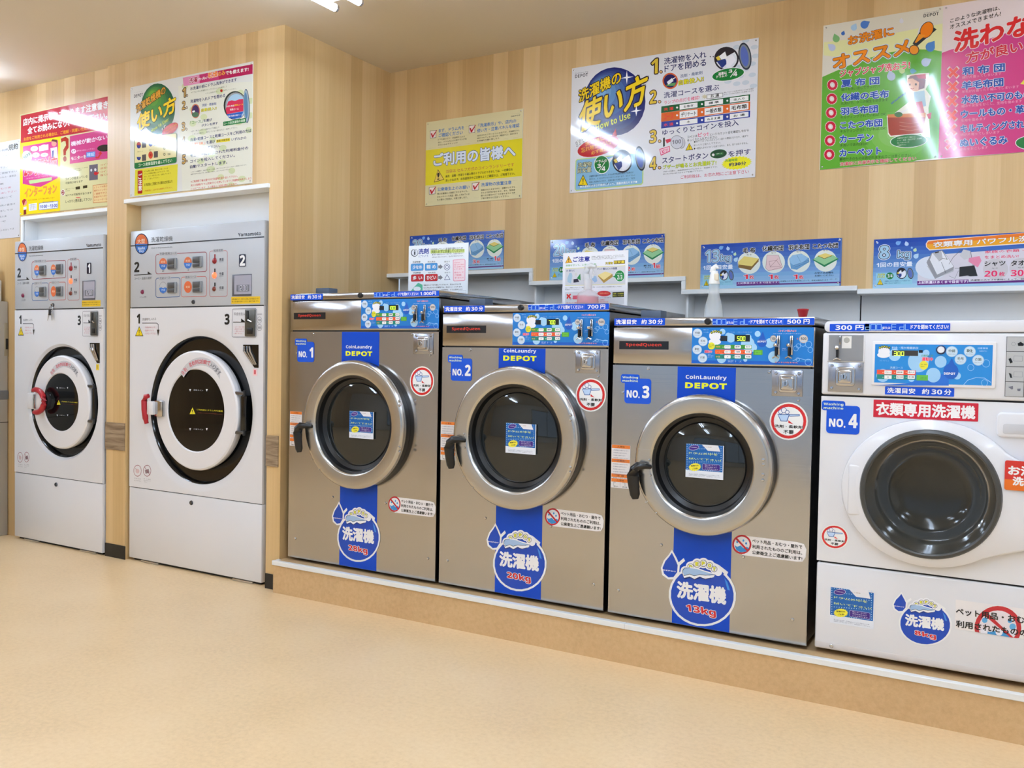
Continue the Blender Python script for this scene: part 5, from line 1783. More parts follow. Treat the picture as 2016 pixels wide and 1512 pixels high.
'panel_300': (0.3401, 0.1256, '', '''R444 0 0 3401 1256 0
P445 -26 -100 2209 -37 2197 368 1598 219 987 -1
E446 1530 983 98 1 -3 107
E446 600 910 183 3 -6 198
E446 1308 700 306 5 -10 337
E446 1956 712 168 3 -5 187
E446 1757 283 211 5 -7 234
E446 260 235 198 5 -6 213
E446 1123 139 87 2 -3 95
E446 2438 281 106 3 -3 119
E10 2267 1039 169 2 -5 172
E447 2267 1039 154 2 -5 156
T448 2176 1013 181 0 0 97 2|中綿
T78 2165 941 209 0 0 37 0|洗えません
E10 2769 1045 166 2 -5 171
E447 2769 1045 152 2 -5 154
T448 2679 1020 178 0 0 96 2|靴
T78 2668 948 206 0 0 37 0|洗えません
E10 2517 798 168 3 -5 171
E447 2517 798 153 3 -5 155
T448 2427 773 180 0 0 96 2|毛布
T78 2416 701 208 0 0 36 0|洗えません
E10 3009 780 165 3 -5 170
E447 3009 780 150 3 -5 154
T448 2920 755 177 0 0 95 2|衣類
T78 2909 684 204 0 0 36 0|洗えません
E39 279 1015 175 2 -5 178
E39 267 905 197 3 -3 96
E80 148 1144 38 0 -1 45
T81 125 1120 46 0 0 48 5|D
E80 218 1167 38 0 -1 45
T81 195 1143 46 0 0 48 5|E
E80 288 1176 38 0 -1 45
T81 265 1152 46 0 0 48 5|P
E80 358 1167 38 0 -1 45
T81 335 1143 46 0 0 48 5|O
E80 429 1145 38 0 -1 44
T81 406 1121 46 0 0 47 5|T
T449 513 1105 783 0 0 77 3|料金・残り時間表示
R91 517 886 1296 1062 0
R450 1312 988 1429 1078 0
L451 15 585 1016 655 1016
L451 15 655 1016 655 954
L451 15 655 954 655 892
L451 15 585 892 655 892
L451 15 585 954 655 954
L451 15 693 1016 764 1016
L451 15 764 1016 764 954
L451 15 764 954 764 892
L451 15 693 892 764 892
L451 15 693 892 693 954
L451 15 693 954 693 1016
L451 15 802 1016 873 1016
L451 15 873 1016 873 954
L451 15 873 954 873 892
L451 15 802 892 873 892
L451 15 802 892 802 954
L451 15 802 954 802 1016
T452 1399 865 332 0 0 72 3|自動投入中
T102 1411 731 318 0 0 116 10|運転中
T453 1411 731 318 0 0 116 5|運転中
E454 1471 592 128 3 -4 141
T455 1386 598 172 0 0 41 0|洗剤・柔軟剤
T455 1386 533 115 0 0 41 0|自動投入
T25 2062 379 320 0 0 26 0|CoinLaundry
E456 2256 419 214 5 -7 249
P456 2104 498 2273 834 2417 505
T25 2062 306 321 0 0 72 7|DEPOT
T457 475 465 380 0 0 67 3|洗濯コース
R458 76 272 1239 422 0
R25 306 284 526 399 0
T40 333 320 167 0 0 44 4|デリケート
E459 264 331 13 0 0 14
R25 665 293 882 407 0
T40 691 329 165 0 0 44 4|標準
E459 622 340 13 0 0 14
R25 1003 302 1217 415 0
T40 1029 337 163 0 0 44 4|念入り
E459 961 348 12 0 0 14
R460 80 117 1243 270 0
R25 311 130 530 245 0
T40 401 164 40 0 0 47 4|水
E459 268 177 13 0 0 14
R25 669 140 886 255 0
T40 695 176 165 0 0 43 4|ぬるま湯
E459 627 186 13 0 0 14
R25 1008 149 1222 263 0
T40 1033 185 163 0 0 43 4|お湯
E459 966 195 12 0 0 14
R461 1270 102 1605 280 0
T462 1383 164 185 0 0 49 3|スタート
T463 143 695 289 0 0 53 0|返却口
T449 2983 1126 281 0 0 53 2|注意事項
T464 3029 1038 218 0 0 53 1|をお読み下さい
L465 9 3332 688 3320 738 3290 778 3248 800 3202 800 3161 776 3134 735 3125 684 3137 633 3167 593 3209 571 3255 572 3296 595 3323 637 3332 688
L465 9 2900 548 2890 591 2865 625 2829 643 2790 642 2756 623 2732 588 2725 545 2735 502 2760 468 2796 450 2835 451 2869 471 2893 506 2900 548
L465 9 3290 84 3280 127 3255 160 3220 178 3181 177 3147 157 3124 122 3117 79 3127 37 3152 4 3187 -14 3226 -13 3260 7 3282 42 3290 84
L17 11 2609 -25 2736 150 2967 239 3199 229 3375 103'''),
'red_banner': (0.3065, 0.0574, '', '''R320 0 0 3065 574 20
T466 92 80 2881 0 0 402 5|衣類専用洗濯機'''),
'button_guide': (0.0806, 0.1841, '', '''R467 0 0 806 1841 0
R468 15 1391 500 1831 0
R468 520 1391 791 1831 0
R468 15 931 500 1371 0
R468 520 931 791 1371 0
R468 15 470 500 911 0
R468 520 470 791 911 0
R468 15 10 500 450 0
R468 520 10 791 450 0
P40 71 1156 132 1189 192 1055 123 1015
P40 90 731 161 700 193 572 137 577
L115 6 240 1617 229 1647 203 1666 172 1666 148 1647 139 1616 149 1586 175 1568 206 1568 231 1587 240 1617
P40 300 1634 382 1682 470 1619 456 1555 317 1554
L115 7 214 1091 442 1091 442 1248 214 1248 214 1091
L115 7 229 611 457 611 457 766 229 766 229 611
P115 89 295 214 332 223 235 189 218
P115 328 248 426 258 414 178 345 175'''),
'hot_water': (0.1257, 0.0901, '', '''R469 0 0 1257 901 60
R470 0 0 1257 288 60
R470 0 180 1257 324 0
T25 101 469 1006 0 0 270 6|お湯で
T25 226 162 943 0 0 252 6|洗える!'''),
'pet_label_wide': (0.3441, 0.0937, '', '''P440 46 944 3410 994 3452 -353 49 -532
E471 1231 220 638 109 -21 695
E472 1231 220 513 87 -17 555
P473 762 123 1016 65 1276 177 1512 84 1711 185 1677 -121 1378 -292 967 -281
E474 872 412 77 13 -3 87
E474 1557 509 63 10 -2 73
E474 1634 339 86 15 -3 100
E475 869 40 94 16 -3 108
E475 1278 110 99 17 -3 114
E475 1627 104 92 16 -3 106
P471 807 605 909 688 1678 -154 1578 -205
T476 69 471 3059 22 -6 212 4|ペット用品・おむつ・屋外で
T476 80 68 3059 44 -6 212 4|利用されたもののご利用は、
T476 92 -335 3059 66 -6 212 4|公衆衛生上ご遠慮願います!'''),
'dryer_panel': (1.0014, 0.413, '', '''L477 60 42 3340 9986 3307
E478 929 3411 554 -27 -5 556
E479 929 3411 493 -24 -4 508
P480 1422 3387 1404 3518 1354 3643 1275 3752 1173 3837 1053 3894 925 3919 797 3908 677 3864 575 3788 496 3687 447 3566 431 3435
L477 50 401 3335 1453 3333
T240 632 3104 583 0 0 148 2|Wash&
T240 758 2939 360 0 0 145 2|Dry
T481 1715 3452 1698 -6 -21 269 0|洗濯乾燥機
T482 1724 3096 1669 -14 -7 88 1|Wash to Dry automatically
T483 8229 3415 1573 -10 -18 172 5|Yamamoto
L484 32 5988 2646 5967 2701 5910 2742 5832 2760 2253 2795 2169 2784 2107 2746 2085 2691 2092 1886 2115 1829 2178 1786 2262 1769 5842 1773 5920 1785 5977 1822 5997 1875 5988 2646
L485 32 4004 1410 3982 1466 3922 1507 3840 1524 2264 1540 2180 1527 2119 1488 2096 1433 2103 639 2127 582 2189 540 2273 524 3850 526 3931 539 3990 578 4012 632 4004 1410
L486 32 5991 1412 5969 1466 5912 1507 5834 1524 4252 1540 4171 1527 4112 1489 4091 1435 4099 626 4121 571 4181 530 4262 514 5845 516 5923 529 5979 567 5999 620 5991 1412
L487 32 7478 2653 7457 2707 7401 2747 7326 2765 6352 2788 6275 2778 6218 2741 6198 2689 6221 595 6243 541 6300 501 6377 485 7352 487 7428 500 7482 537 7502 590 7478 2653
P360 2349 2893 3757 2870 3759 2690 2350 2726
T488 2398 2756 1314 -17 -1 127 0|洗濯+乾燥コース
P360 2360 1601 3259 1613 3261 1432 2362 1434
T488 2409 1464 804 16 -1 127 0|洗濯コース
P360 4372 1591 5250 1603 5252 1425 4374 1428
T488 4419 1457 786 16 -1 124 0|乾燥コース
P360 6455 2864 7195 2868 7197 2695 6457 2705
T488 6500 2733 653 9 -1 121 0|乾燥温度
E489 2672 2277 309 -12 -3 309
P490 2981 2265 2970 2346 2938 2421 2889 2487 2824 2538 2749 2572 2669 2586 2588 2579 2514 2551 2449 2504 2400 2442 2370 2369 2360 2289
T491 2503 2318 335 0 0 124 1|乾燥
T88 2523 2105 300 0 0 118 1|洗濯
T40 2591 1870 168 0 0 61 0|標準
E489 4589 2263 297 -11 -3 303
P490 4886 2252 4875 2330 4845 2404 4797 2469 4735 2519 4663 2552 4586 2566 4509 2559 4437 2531 4376 2486 4329 2425 4300 2353 4290 2275
T491 4427 2304 322 0 0 121 1|乾燥
T88 4446 2095 287 0 0 115 1|洗濯
T40 4512 1865 161 0 0 60 0|少量
L115 15 2981 1021 2965 1114 2922 1199 2856 1268 2773 1313 2680 1330 2588 1318 2505 1277 2439 1212 2397 1129 2383 1036 2399 942 2442 857 2509 788 2593 744 2686 727 2778 740 2860 781 2926 846 2967 929 2981 1021
P489 2383 1016 2533 1052 2683 1009 2832 1045 2981 1001 2923 825 2686 727 2445 835
T88 2534 858 300 0 0 114 1|洗濯
E492 4602 1021 297 -7 -3 303
T491 4452 959 299 0 0 124 1|乾燥
T493 345 1925 398 0 0 529 7|2
L493 35 338 1764 1754 1771
P493 1447 1930 1754 1767 1436 1769
T494 334 1496 1422 8 -1 138 0|コース・温度の選択
T115 816 519 519 7 -1 89 0|ドラム洗浄
R495 6540 2432 6630 2618 0
T496 6914 2276 299 0 0 136 2|高温
T497 6915 2189 299 0 0 72 0|約30分
R498 6548 1711 6638 1896 0
T496 6922 1560 300 0 0 134 2|中温
T497 6923 1473 299 0 0 70 0|約30分
R498 6556 1009 6646 1193 0
T496 6930 862 300 0 0 132 2|低温
T497 6931 776 299 0 0 67 0|約40分
R499 7782 99 9774 444 20
T500 7841 294 1866 0 0 74 1|故障中機械が止まって動作された場合、別の作業員が行います
T500 7841 174 1866 0 0 74 1|動いる時の操作が出来なくなります。係員までお越し下さい。'''),
'dryer_large': (1.0014, 0.413, '', '''T501 604 3437 603 0 0 232 3|大型'''),
'dryer_mid': (1.0014, 0.413, '', '''T501 604 3437 603 0 0 232 3|中型'''),
'dryer_no2': (1.0014, 0.413, '', '''R502 8313 1918 8782 2530 60
T25 8383 1976 336 0 0 495 8|2'''),
'dryer_no1': (1.0014, 0.413, '', '''R502 8313 1918 8782 2530 60
T25 8451 1978 205 0 0 490 8|1'''),
'dryer_front_load': (1.0014, 0.97, '', '''T493 581 8886 237 0 0 486 8|1
T115 1017 9026 1128 14 -1 141 0|洗濯物を入れる
L503 35 1018 8895 2176 8890 2312 8820 2316 8363
P504 2210 8542 2420 8542 2303 8204
P35 434 8188 1117 8190 772 8734
P36 496 8226 1055 8228 773 8674
P35 740 8543 808 8543 789 8339 762 8339
E35 776 8284 31 0 0 25
T505 1174 8608 1009 0 0 103 0|・子供が中に入ると
T505 1174 8442 784 0 0 103 0|・危険ですので
T505 1174 8275 1009 0 0 103 0|・入れないで下さい'''),
'dryer_front_pay': (1.0014, 0.97, '', '''T493 7333 8802 327 0 0 509 8|3
L115 22 9454 8172 9485 8178 9511 8195 9528 8221 9534 8252 9534 9487 9528 9517 9511 9543 9485 9561 9454 9567 7944 9567 7913 9561 7887 9543 7870 9517 7864 9487 7864 8252 7870 8221 7887 8195 7913 8178 7944 8172 9454 8172
T115 7985 9242 763 0 0 156 0|料金を投入
L506 30 7938 8913 8752 8909
P506 8488 9096 8804 8909 8491 8892
T505 7966 8639 819 0 0 66 0|・コイン投入後の
T505 7966 8533 819 0 0 66 0|・返却不可能です
T505 7966 8426 716 0 0 66 0|・一度入れたら
T505 7966 8319 614 0 0 66 0|・戻りません
L507 16 9893 9004 9884 9052 9862 9095 9828 9130 9785 9152 9738 9160 9691 9153 9649 9131 9616 9097 9594 9054 9588 9006 9596 8958 9618 8914 9652 8880 9695 8857 9742 8849 9789 8857 9831 8879 9865 8913 9886 8956 9893 9004
T115 9638 8950 205 0 0 111 2|100
L507 16 9897 8639 9889 8687 9867 8730 9833 8765 9790 8787 9743 8795 9696 8787 9654 8765 9620 8731 9599 8688 9592 8639 9600 8591 9623 8548 9657 8513 9700 8491 9747 8484 9794 8491 9836 8513 9869 8548 9890 8591 9897 8639
T115 9643 8584 205 0 0 110 2|500
T115 9596 9259 318 0 0 58 1|使用硬貨'''),
'dryer_front_care': (1.0014, 0.97, '', '''L508 28 1006 949 995 1024 963 1093 914 1150 849 1192 774 1216 693 1219 612 1203 537 1168 472 1116 423 1050 392 976 382 899 393 823 425 754 475 696 541 655 617 631 697 628 778 645 853 680 917 733 966 798 996 871 1006 949
L508 28 1791 1011 1780 1086 1748 1154 1699 1211 1636 1253 1562 1276 1482 1280 1403 1264 1329 1229 1265 1177 1217 1113 1186 1039 1177 962 1188 887 1219 818 1269 761 1333 720 1407 697 1487 693 1566 710 1640 745 1703 797 1751 862 1781 935 1791 1011
E509 695 903 156 12 -1 122
L510 20 522 1053 617 958
P511 1300 992 1606 1098 1669 900 1363 815
L508 28 1267 1172 1701 782
T512 432 458 564 0 0 74 0|子どもを入れ
T512 432 339 564 0 0 74 0|ないで下さい
T512 1211 510 555 0 0 53 0|靴・ゴム製品
T512 1211 424 555 0 0 53 0|は入れないで
T512 1211 339 278 0 0 53 0|下さい'''),
'dryer_ring_text': (0.61, 0.61, '', '''P162 1881 4967 2080 5190 2305 5381 2552 5536 2814 5653 3088 5730 3368 5765 3647 5759 3921 5712 4185 5624 4433 5499 4661 5339 4866 5146 4805 4683 4655 4861 4481 5017 4287 5146 4076 5246 3852 5316 3620 5353 3383 5357 3146 5327 2914 5263 2692 5168 2484 5041 2294 4886 2126 4706
T513 2098 4800 188 100 -201 174 3|洗
T513 2250 4967 201 87 -173 187 3|剤
T513 2443 5226 42 15 -21 28 3|・
T513 2605 5233 219 58 -113 207 3|柔
T513 2802 5328 225 43 -82 214 3|軟
T513 3008 5396 229 28 -50 218 3|剤
T513 3220 5436 230 12 -18 220 3|は
T513 3433 5448 229 -4 14 220 3|自
T513 3645 5432 226 -19 45 218 3|動
T513 3853 5387 221 -34 76 214 3|で
T115 4053 5316 213 -49 105 208 3|入
T115 4242 5219 204 -63 134 199 3|り
T115 4418 5098 193 -76 160 190 3|ま
T115 4578 4955 180 -88 186 178 3|す'''),
'dryer_glass_text': (0.435, 0.42, '', '''P113 1689 3214 1846 3219 1769 3089
P113 2932 3255 3085 3260 3010 3132
T514 2025 3138 711 0 0 82 1|標準ライン
P113 1709 1202 1866 1211 1789 1078
P113 2954 1271 3106 1279 3031 1149
T514 2045 1149 711 0 0 66 1|少量ライン
P515 1741 1928 2178 1949 1956 2284
T40 1926 1977 64 0 0 188 3|!
T516 2268 2147 1910 0 0 86 2|ご利用前にドラム内を確認
T517 2347 2048 1816 0 0 -33 0|・お子様やペットが中にいないか必ず確認してください'''),
}
_glyphs = {}
def heavy(t):
    """latin letters and digits in the bold sans alphabet of the built-in font"""
    return ''.join(chr(0x1D5D4 + ord(c) - 65) if 'A' <= c <= 'Z' else chr(0x1D5EE + ord(c) - 97) if 'a' <= c <= 'z' else chr(0x1D7EC + ord(c) - 48) if '0' <= c <= '9' else c for c in t)
def glyphs(s, res):
    k = (s, res)
    if k not in _glyphs:
        c = bpy.data.curves.new('lettering', 'FONT'); c.body = s; c.size = 1.0; c.resolution_u = res; c.fill_mode = 'FRONT'
        o = bpy.data.objects.new('lettering', c); COL.objects.link(o)
        dg = bpy.context.evaluated_depsgraph_get()
        me = o.evaluated_get(dg).to_mesh()
        vs = [(v.co.x, v.co.y) for v in me.vertices]; fs = [tuple(p.vertices) for p in me.polygons]
        o.evaluated_get(dg).to_mesh_clear()
        bpy.data.objects.remove(o); bpy.data.curves.remove(c)
        _glyphs[k] = (vs, fs)
    return _glyphs[k]
GLOW = {}
def paint(i, gloss):
    c = PAINTS[i]
    if c[0] in (190,) and c[1] == 240: return mat('lit_digits', c, .3, emit=1.1)
    r = {'mirror': .07, 'satin': .24, 'matt': .5}[gloss]
    return mat('ink_%s_%d_%d_%d' % ((gloss,) + tuple(c)), c, r, spec=.5 if gloss != 'matt' else .3)
STEP = .00012; NUDGE = .000007      # ink layers and overprinted strokes lie a hair apart
def parse(key):
    w, h, uses, body = SHEETS[key]
    items = parse(uses)[2] if uses else []
    items = list(items)
    for ln in body.split('\n'):
        if not ln.strip(): continue
        head, rest = ln.split(' ', 1)
        txt = None
        if head[0] == 'T': rest, txt = rest.split('|', 1)
        items.append((head[0], int(head[1:]), [int(v) for v in rest.split()], txt))
    return w, h, items
def sheet(key, ox, y, oz, parent=None, name='sticker', gloss='satin', base=0.0, sx=1.0, sz=1.0, label=None, edge=None, bend=None):
    """builds a printed sheet facing -y with its lower left corner at (ox, y, oz)"""
    w, h, items = parse(key)
    V, F, M, boxes = [], [], [], []
    slots = {}
    def slot(i):
        m = paint(i, gloss)
        return slots.setdefault(m.name, (len(slots), m))[0]
    def put(pts, faces, ci, level, k=0):
        b = len(V); yy = -(level * STEP + min(k, 15) * NUDGE + max(k - 15, 0) * 1e-6)
        V.extend((x, yy, z) for x, z in pts)
        sl = slot(ci)
        for f in faces: F.append(tuple(b + k for k in f)); M.append(sl)
    def level_of(bb):
        l = 0
        for q, lv in boxes:
            if lv >= l and bb[0] < q[2] and q[0] < bb[2] and bb[1] < q[3] and q[1] < bb[3]: l = lv + 1
        boxes.append((bb, l)); return l
    for kind, ci, n, txt in items:
        parts = []
        if kind != 'T': n = [v * 1e-4 for v in n]
        if kind == 'R':
            r = min(n[4], (n[2] - n[0]) * .49, (n[3] - n[1]) * .49)
            pts = rrect(n[0], n[1], n[2], n[3], r, 4); parts.append((pts, [tuple(range(len(pts)))]))
        elif kind == 'E':
            k = 28 if math.hypot(n[2], n[3]) > .012 else 14
            pts = [(n[0] + n[2] * math.cos(2 * PI * i / k) + n[4] * math.sin(2 * PI * i / k), n[1] + n[3] * math.cos(2 * PI * i / k) + n[5] * math.sin(2 * PI * i / k)) for i in range(k)]
            parts.append((pts, [tuple(range(k))]))
        elif kind == 'P':
            pts = list(zip(n[0::2], n[1::2]))
            tri = tessellate_polygon([[Vector((a, b, 0)) for a, b in pts]])
            fs = []
            for t in tri:
                (x0, z0), (x1, z1), (x2, z2) = (pts[k] for k in t)
                cr = (x1 - x0) * (z2 - z0) - (x2 - x0) * (z1 - z0)
                fs.append(tuple(t) if cr > 0 else (t[0], t[2], t[1]))
            parts.append((pts, fs))
        elif kind == 'L':
            wd = n[0]; q = list(zip(n[1::2], n[2::2]))
            for (x0, z0), (x1, z1) in zip(q, q[1:]):
                l = math.hypot(x1 - x0, z1 - z0)
                if l < 1e-6: continue
                dx, dz = (x1 - x0) / l * wd / 2, (z1 - z0) / l * wd / 2
                pts = [(x0 - dz * -1 - dx * .7, z0 - dx - dz * .7), (x1 + dz + dx * .7, z1 - dx + dz * .7), (x1 - dz + dx * .7, z1 + dx + dz * .7), (x0 - dz - dx * .7, z0 + dx - dz * .7)]
                parts.append((pts, [(0, 1, 2, 3)]))
        else:
            g = [v * 1e-4 for v in n[:6]]; bold = n[6] / 100.0 * .74
            hgt = math.hypot(g[4], g[5])
            if bold > 0:
                if all(ord(c) < 128 for c in txt): bold = max(0, bold - .035)
                txt = heavy(txt)
            elif '1' in txt: txt = txt.replace('1', chr(0x1D7E3))
            vs, fs = glyphs(txt, 3 if hgt > .03 else 1 if hgt < .012 else 2)
            if not vs: continue
            x0 = min(v[0] for v in vs); x1 = max(v[0] for v in vs); z0 = min(v[1] for v in vs); z1 = max(v[1] for v in vs)
            ww = max(x1 - x0, .02); hh = max(z1 - z0, .02)
            em = (max(math.hypot(g[2], g[3]), 1e-4) / ww, max(hgt, 1e-4) / hh)
            fix = min(em) if min(em) > 0 else 1
            sh = [(0, 0)]
            if bold > 0:
                k = 12 if bold >= .1 else (8 if hgt > .02 else 4)
                if hgt < .009: k = 2
                # stroke weight is kept even where the lettering is condensed
                bx, bz = bold * fix / em[0] * 1.0, bold * fix / em[1]
                sh += [(bx * math.cos(2 * PI * i / k), bz * math.sin(2 * PI * i / k)) for i in range(k)]
            for dx, dz in sh:
                pts = []
                for a, b in vs:
                    u = (a + dx - x0) / ww; v = (b + dz - z0) / hh
                    pts.append((g[0] + u * g[2] + v * g[4], g[1] + u * g[3] + v * g[5]))
                parts.append((pts, fs))
        if not parts: continue
        ax = [p[0] for q in parts for p in q[0]]; az = [p[1] for q in parts for p in q[0]]
        # print ends at the sheet's edge
        if w and not sheet.free:
            for k, (pts, fs) in enumerate(parts): parts[k] = ([(min(max(a, 0), w), min(max(b, 0), h)) for a, b in pts], fs)
        lv = level_of((min(ax), min(az), max(ax), max(az)))
        for k, (pts, fs) in enumerate(parts): put(pts, fs, ci, lv, k)
    if base:
        b = len(V); e0 = .0001
        V.extend([(0, e0, 0), (w, e0, 0), (w, e0, h), (0, e0, h), (0, base, 0), (w, base, 0), (w, base, h), (0, base, h)])
        m = edge or WHITE; sl = slots.setdefault(m.name, (len(slots), m))[0]
        for f in ((0, 1, 2, 3), (7, 6, 5, 4), (0, 4, 5, 1), (1, 5, 6, 2), (2, 6, 7, 3), (3, 7, 4, 0)): F.append(tuple(b + k for k in f)); M.append(sl)
    me = bpy.data.meshes.new(name)
    me.from_pydata([(ox + x * sx, y + yy, oz + z * sz) for x, yy, z in V], [], F)
    for i, m in sorted(slots.values(), key=lambda t: t[0]): me.materials.append(m)
    me.polygons.foreach_set('material_index', M)
    me.update()
    return link(name, me, parent, label)
sheet.free = False

# ------------------------------------------------------------------ the room
H = 2.691; YW = .778; YB = -.023; YA = -.003; XR = -3.084; X1 = -4.400
XL, XE, YF = -9.2, 3.4, -6.6          # left wall, right wall, shop front
struct('floor', MB().box(XL, XE, YF, 1.2, -.1, 0), FLOORM, 'beige speckled vinyl floor')
struct('ceiling', MB().box(XL, XE, YF, 1.2, H, H + .1), CEIL, 'cream painted ceiling')
struct('wall_left', MB().box(XL - .1, XL, YF, 1.2, 0, H), WOOD)
CW = mat('cream_wall', (228, 225, 220), .8)
struct('wall_right', MB().box(XE, XE + .1, YF, 1.2, 0, H), CW)
mb = MB(); mb.box(XL, -4.2, YF - .1, YF, 0, H).box(1.8, XE, YF - .1, YF, 0, H).box(-4.2, 1.8, YF - .1, YF, 2.35, H).box(-4.2, 1.8, YF - .1, YF, 0, .35)
w = struct('wall_front', mb, CW, 'cream wall around the shop window behind the viewer')
mb = MB()
for x in (-4.2, -2.7, -1.2, .3, 1.75): mb.box(x, x + .05, YF - .07, YF - .02, .35, 2.35)
mb.box(-4.2, 1.8, YF - .07, YF - .02, 2.28, 2.35).box(-4.2, 1.8, YF - .07, YF - .02, .35, .42)
win = struct('window_1', mb, LABELM, 'aluminium framed shop window')
struct('wall_back', MB().box(XR, -2.173, YW, YW + .03, 1.575, H).box(-2.173, -1.374, YW, YW + .03, 1.508, H).box(-1.374, -.628, YW, YW + .03, 1.446, H).box(-.628, XE, YW, YW + .03, 1.43, H), WOOD, 'wood grain wall above the washing machines')
struct('wall_side', MB().box(XR - .02, XR, .1005, YW + .1, 0, H), WOOD, 'wood grain return wall beside the washing machines')
# wall with the two washer dryers, closer section from X1 to XR, set back section to the left
XO0, XO1, ZO = -4.235, -3.175, 1.934      # opening of the larger dryer
struct('wall_dryer', MB().box(XO0, XO1, YB, YB + .08, ZO, H), WOOD, 'wood grain wall above the larger dryer')
struct('pillar_1', MB().box(X1, XO0, YB, .3, 0, H), WOOD, 'narrow wood grain pillar between the two washer dryers')
struct('pillar_2', MB().box(XO1, XR, YB, .1, 0, H), WOOD, 'narrow wood grain pillar at the outer corner')
struct('wall_dryer_low', MB().box(-5.222, X1, YA, YA + .08, 1.906, H).box(XL, -5.222, YA, YA + .08, 0, H), WOOD, 'set back wood grain wall above the smaller dryer')
struct('baseboard_1', MB().box(X1 - .002, XO0 + .004, YB - .004, YB, 0, .073), BLACKB)
struct('baseboard_2', MB().box(XO1, XR - .004, YB - .004, YB, 0, .073), BLACKB)
for i, (a, b) in enumerate(((X1 - .001, XO0 - .003), (XO1, XR - .012))):
    struct('trim_board_%d' % (i + 1), MB().box(a, b, YB - .006, YB - .0005, .595, .744), BOARD, 'grey weathered protection board on the pillar')
# white closing panels behind and above the dryers
struct('wall_recess_1', MB().box(XO0, XO1, .068, .08, 0, 1.97), PANELW)
struct('wall_recess_2', MB().box(-5.3, X1, .075, .087, 0, 1.92).box(-5.222, -5.199, YA + .002, .075, 0, 1.905), PANELW)
def trim(n, x0, x1, y0, y1, z0, z1, label=None): return struct('trim_%d' % n, MB().box(x0, x1, y0, y1, z0, z1, .0015, 1), WHITE, label)
trim(1, -4.241, -3.169, YB - .014, YB + .08, 1.932, 1.953, 'white edge strip above the larger dryer')
trim(2, -5.229, X1 - .001, YA - .012, YA + .075, 1.905, 1.926, 'white edge strip above the smaller dryer')
trim(3, -5.229, -5.206, YA - .012, YA + .0, 0, 1.905)
# stepped trim above the washing machines
ZT = (1.590, 1.524, 1.463, 1.449); XT = (XR, -2.163, -1.365, -.626, XE); t = .020
k = 4
for i in range(4):
    x0 = XT[i] - (t if 0 < i < 3 else 0) + (.0 if i else .001)
    trim(k, x0 + (.0005 if i else 0), XT[i + 1] - (.0005 if i < 2 else 0), YW - .012, YW + .1, ZT[i] - .021, ZT[i], 'white edge strip at the foot of the wood wall'); k += 1
    if i < 2:
        trim(k, XT[i + 1] - t, XT[i + 1], YW - .012, YW + .1, ZT[i + 1] + .0005, ZT[i] - .0215, 'white vertical step in the edge strip'); k += 1
# recess behind the machines
struct('wall_recess_3', MB().box(XR, -2.168, .888, .9, .1, 1.6).box(-2.160, -1.372, .888, .9, .1, 1.53).box(-1.366, -.632, .888, .9, .1, 1.47).box(-.626, XE, .888, .9, .1, 1.46), PANELW, 'white panels closing the recess behind the washing machines')
struct('wall_recess_4', MB().box(XR, XE, .9, .93, .1, 1.7).box(XR, XE, YW + .03, .9, 1.6, 1.64), GAPM)  # dark behind the panel joints, and added to close off light leaks
struct('wall_recess_5', MB().box(-2.166, -2.156, .80, .888, 1.40, 1.505).box(-1.370, -1.360, .80, .888, 1.33, 1.445), PANELW)
# raised platform
struct('floor_platform', MB().box(XR - .001, XE, -.062, .9, 0, .151), PLATM, 'low raised platform covered in tan vinyl')
trim(20, XR - .005, -1.2785, -.069, -.045, .133, .1535, 'white aluminium nosing along the platform edge, left length')
trim(21, -1.2775, XE, -.069, -.045, .133, .1535, 'white aluminium nosing along the platform edge, right length')
trim(22, XR - .005, XR + .012, -.0445, YB - .001, .133, .1535)

# ------------------------------------------------------------------ ceiling lights: twin fluorescent tubes
def ceiling_light(x, y0, y1, label, group=None):
    o = thing('ceiling_light', label, 'ceiling light', (x, (y0 + y1) / 2, H), group)
    MB().box(x - .028, x + .028, y0 + .01, y1 - .01, H - .05, H - .0005, .006).build('housing', WPL, o)
    MB().box(x - .095, x + .095, y0 + .03, y0 + .05, H - .075, H - .045, .004).build('tube_holder', WPL, o)
    MB().box(x - .095, x + .095, y1 - .05, y1 - .03, H - .075, H - .045, .004).build('tube_holder', WPL, o)
    for s in (-1, 1):
        cx = x + s * .066
        t_ = MB(); t_.tube([(cx, y0 + .012, H - .09), (cx, y1 - .012, H - .09)], .0155, 14)
        tb = t_.build('tube', LAMP, o)
        for ya, yb in ((y0, y0 + .012), (y1 - .012, y1)):
            MB().tube([(cx, ya, H - .09), (cx, yb, H - .09)], .0165, 12).build('end_cap', CHROME, tb)
    return o
GL = 'twin tube ceiling lights outside the picture'
ceiling_light(-2.51, -1.46, -.235, 'twin fluorescent ceiling light whose tube ends show at the top edge')
for x, y0, y1 in ((-.547, -1.46, -.225), (-.547, -2.71, -1.475), (-5.27, -1.46, -.225), (-6.95, -1.46, -.225),
                  (-2.51, -3.9, -2.68), (-5.2, -3.9, -2.68), (-6.95, -3.9, -2.68), (1.5, -1.46, -.225), (1.5, -3.9, -2.68),  # the two rightmost lamps are unseen, added for lighting
                  (-.547, -5.6, -4.38), (-2.51, -5.6, -4.38), (-5.2, -5.6, -4.38), (-.547, -4.0, -2.78)):  # unseen lamps towards the shop front, added for lighting
    ceiling_light(x, y0, y1, 'twin fluorescent ceiling light beyond the picture, some of these added for lighting', GL)

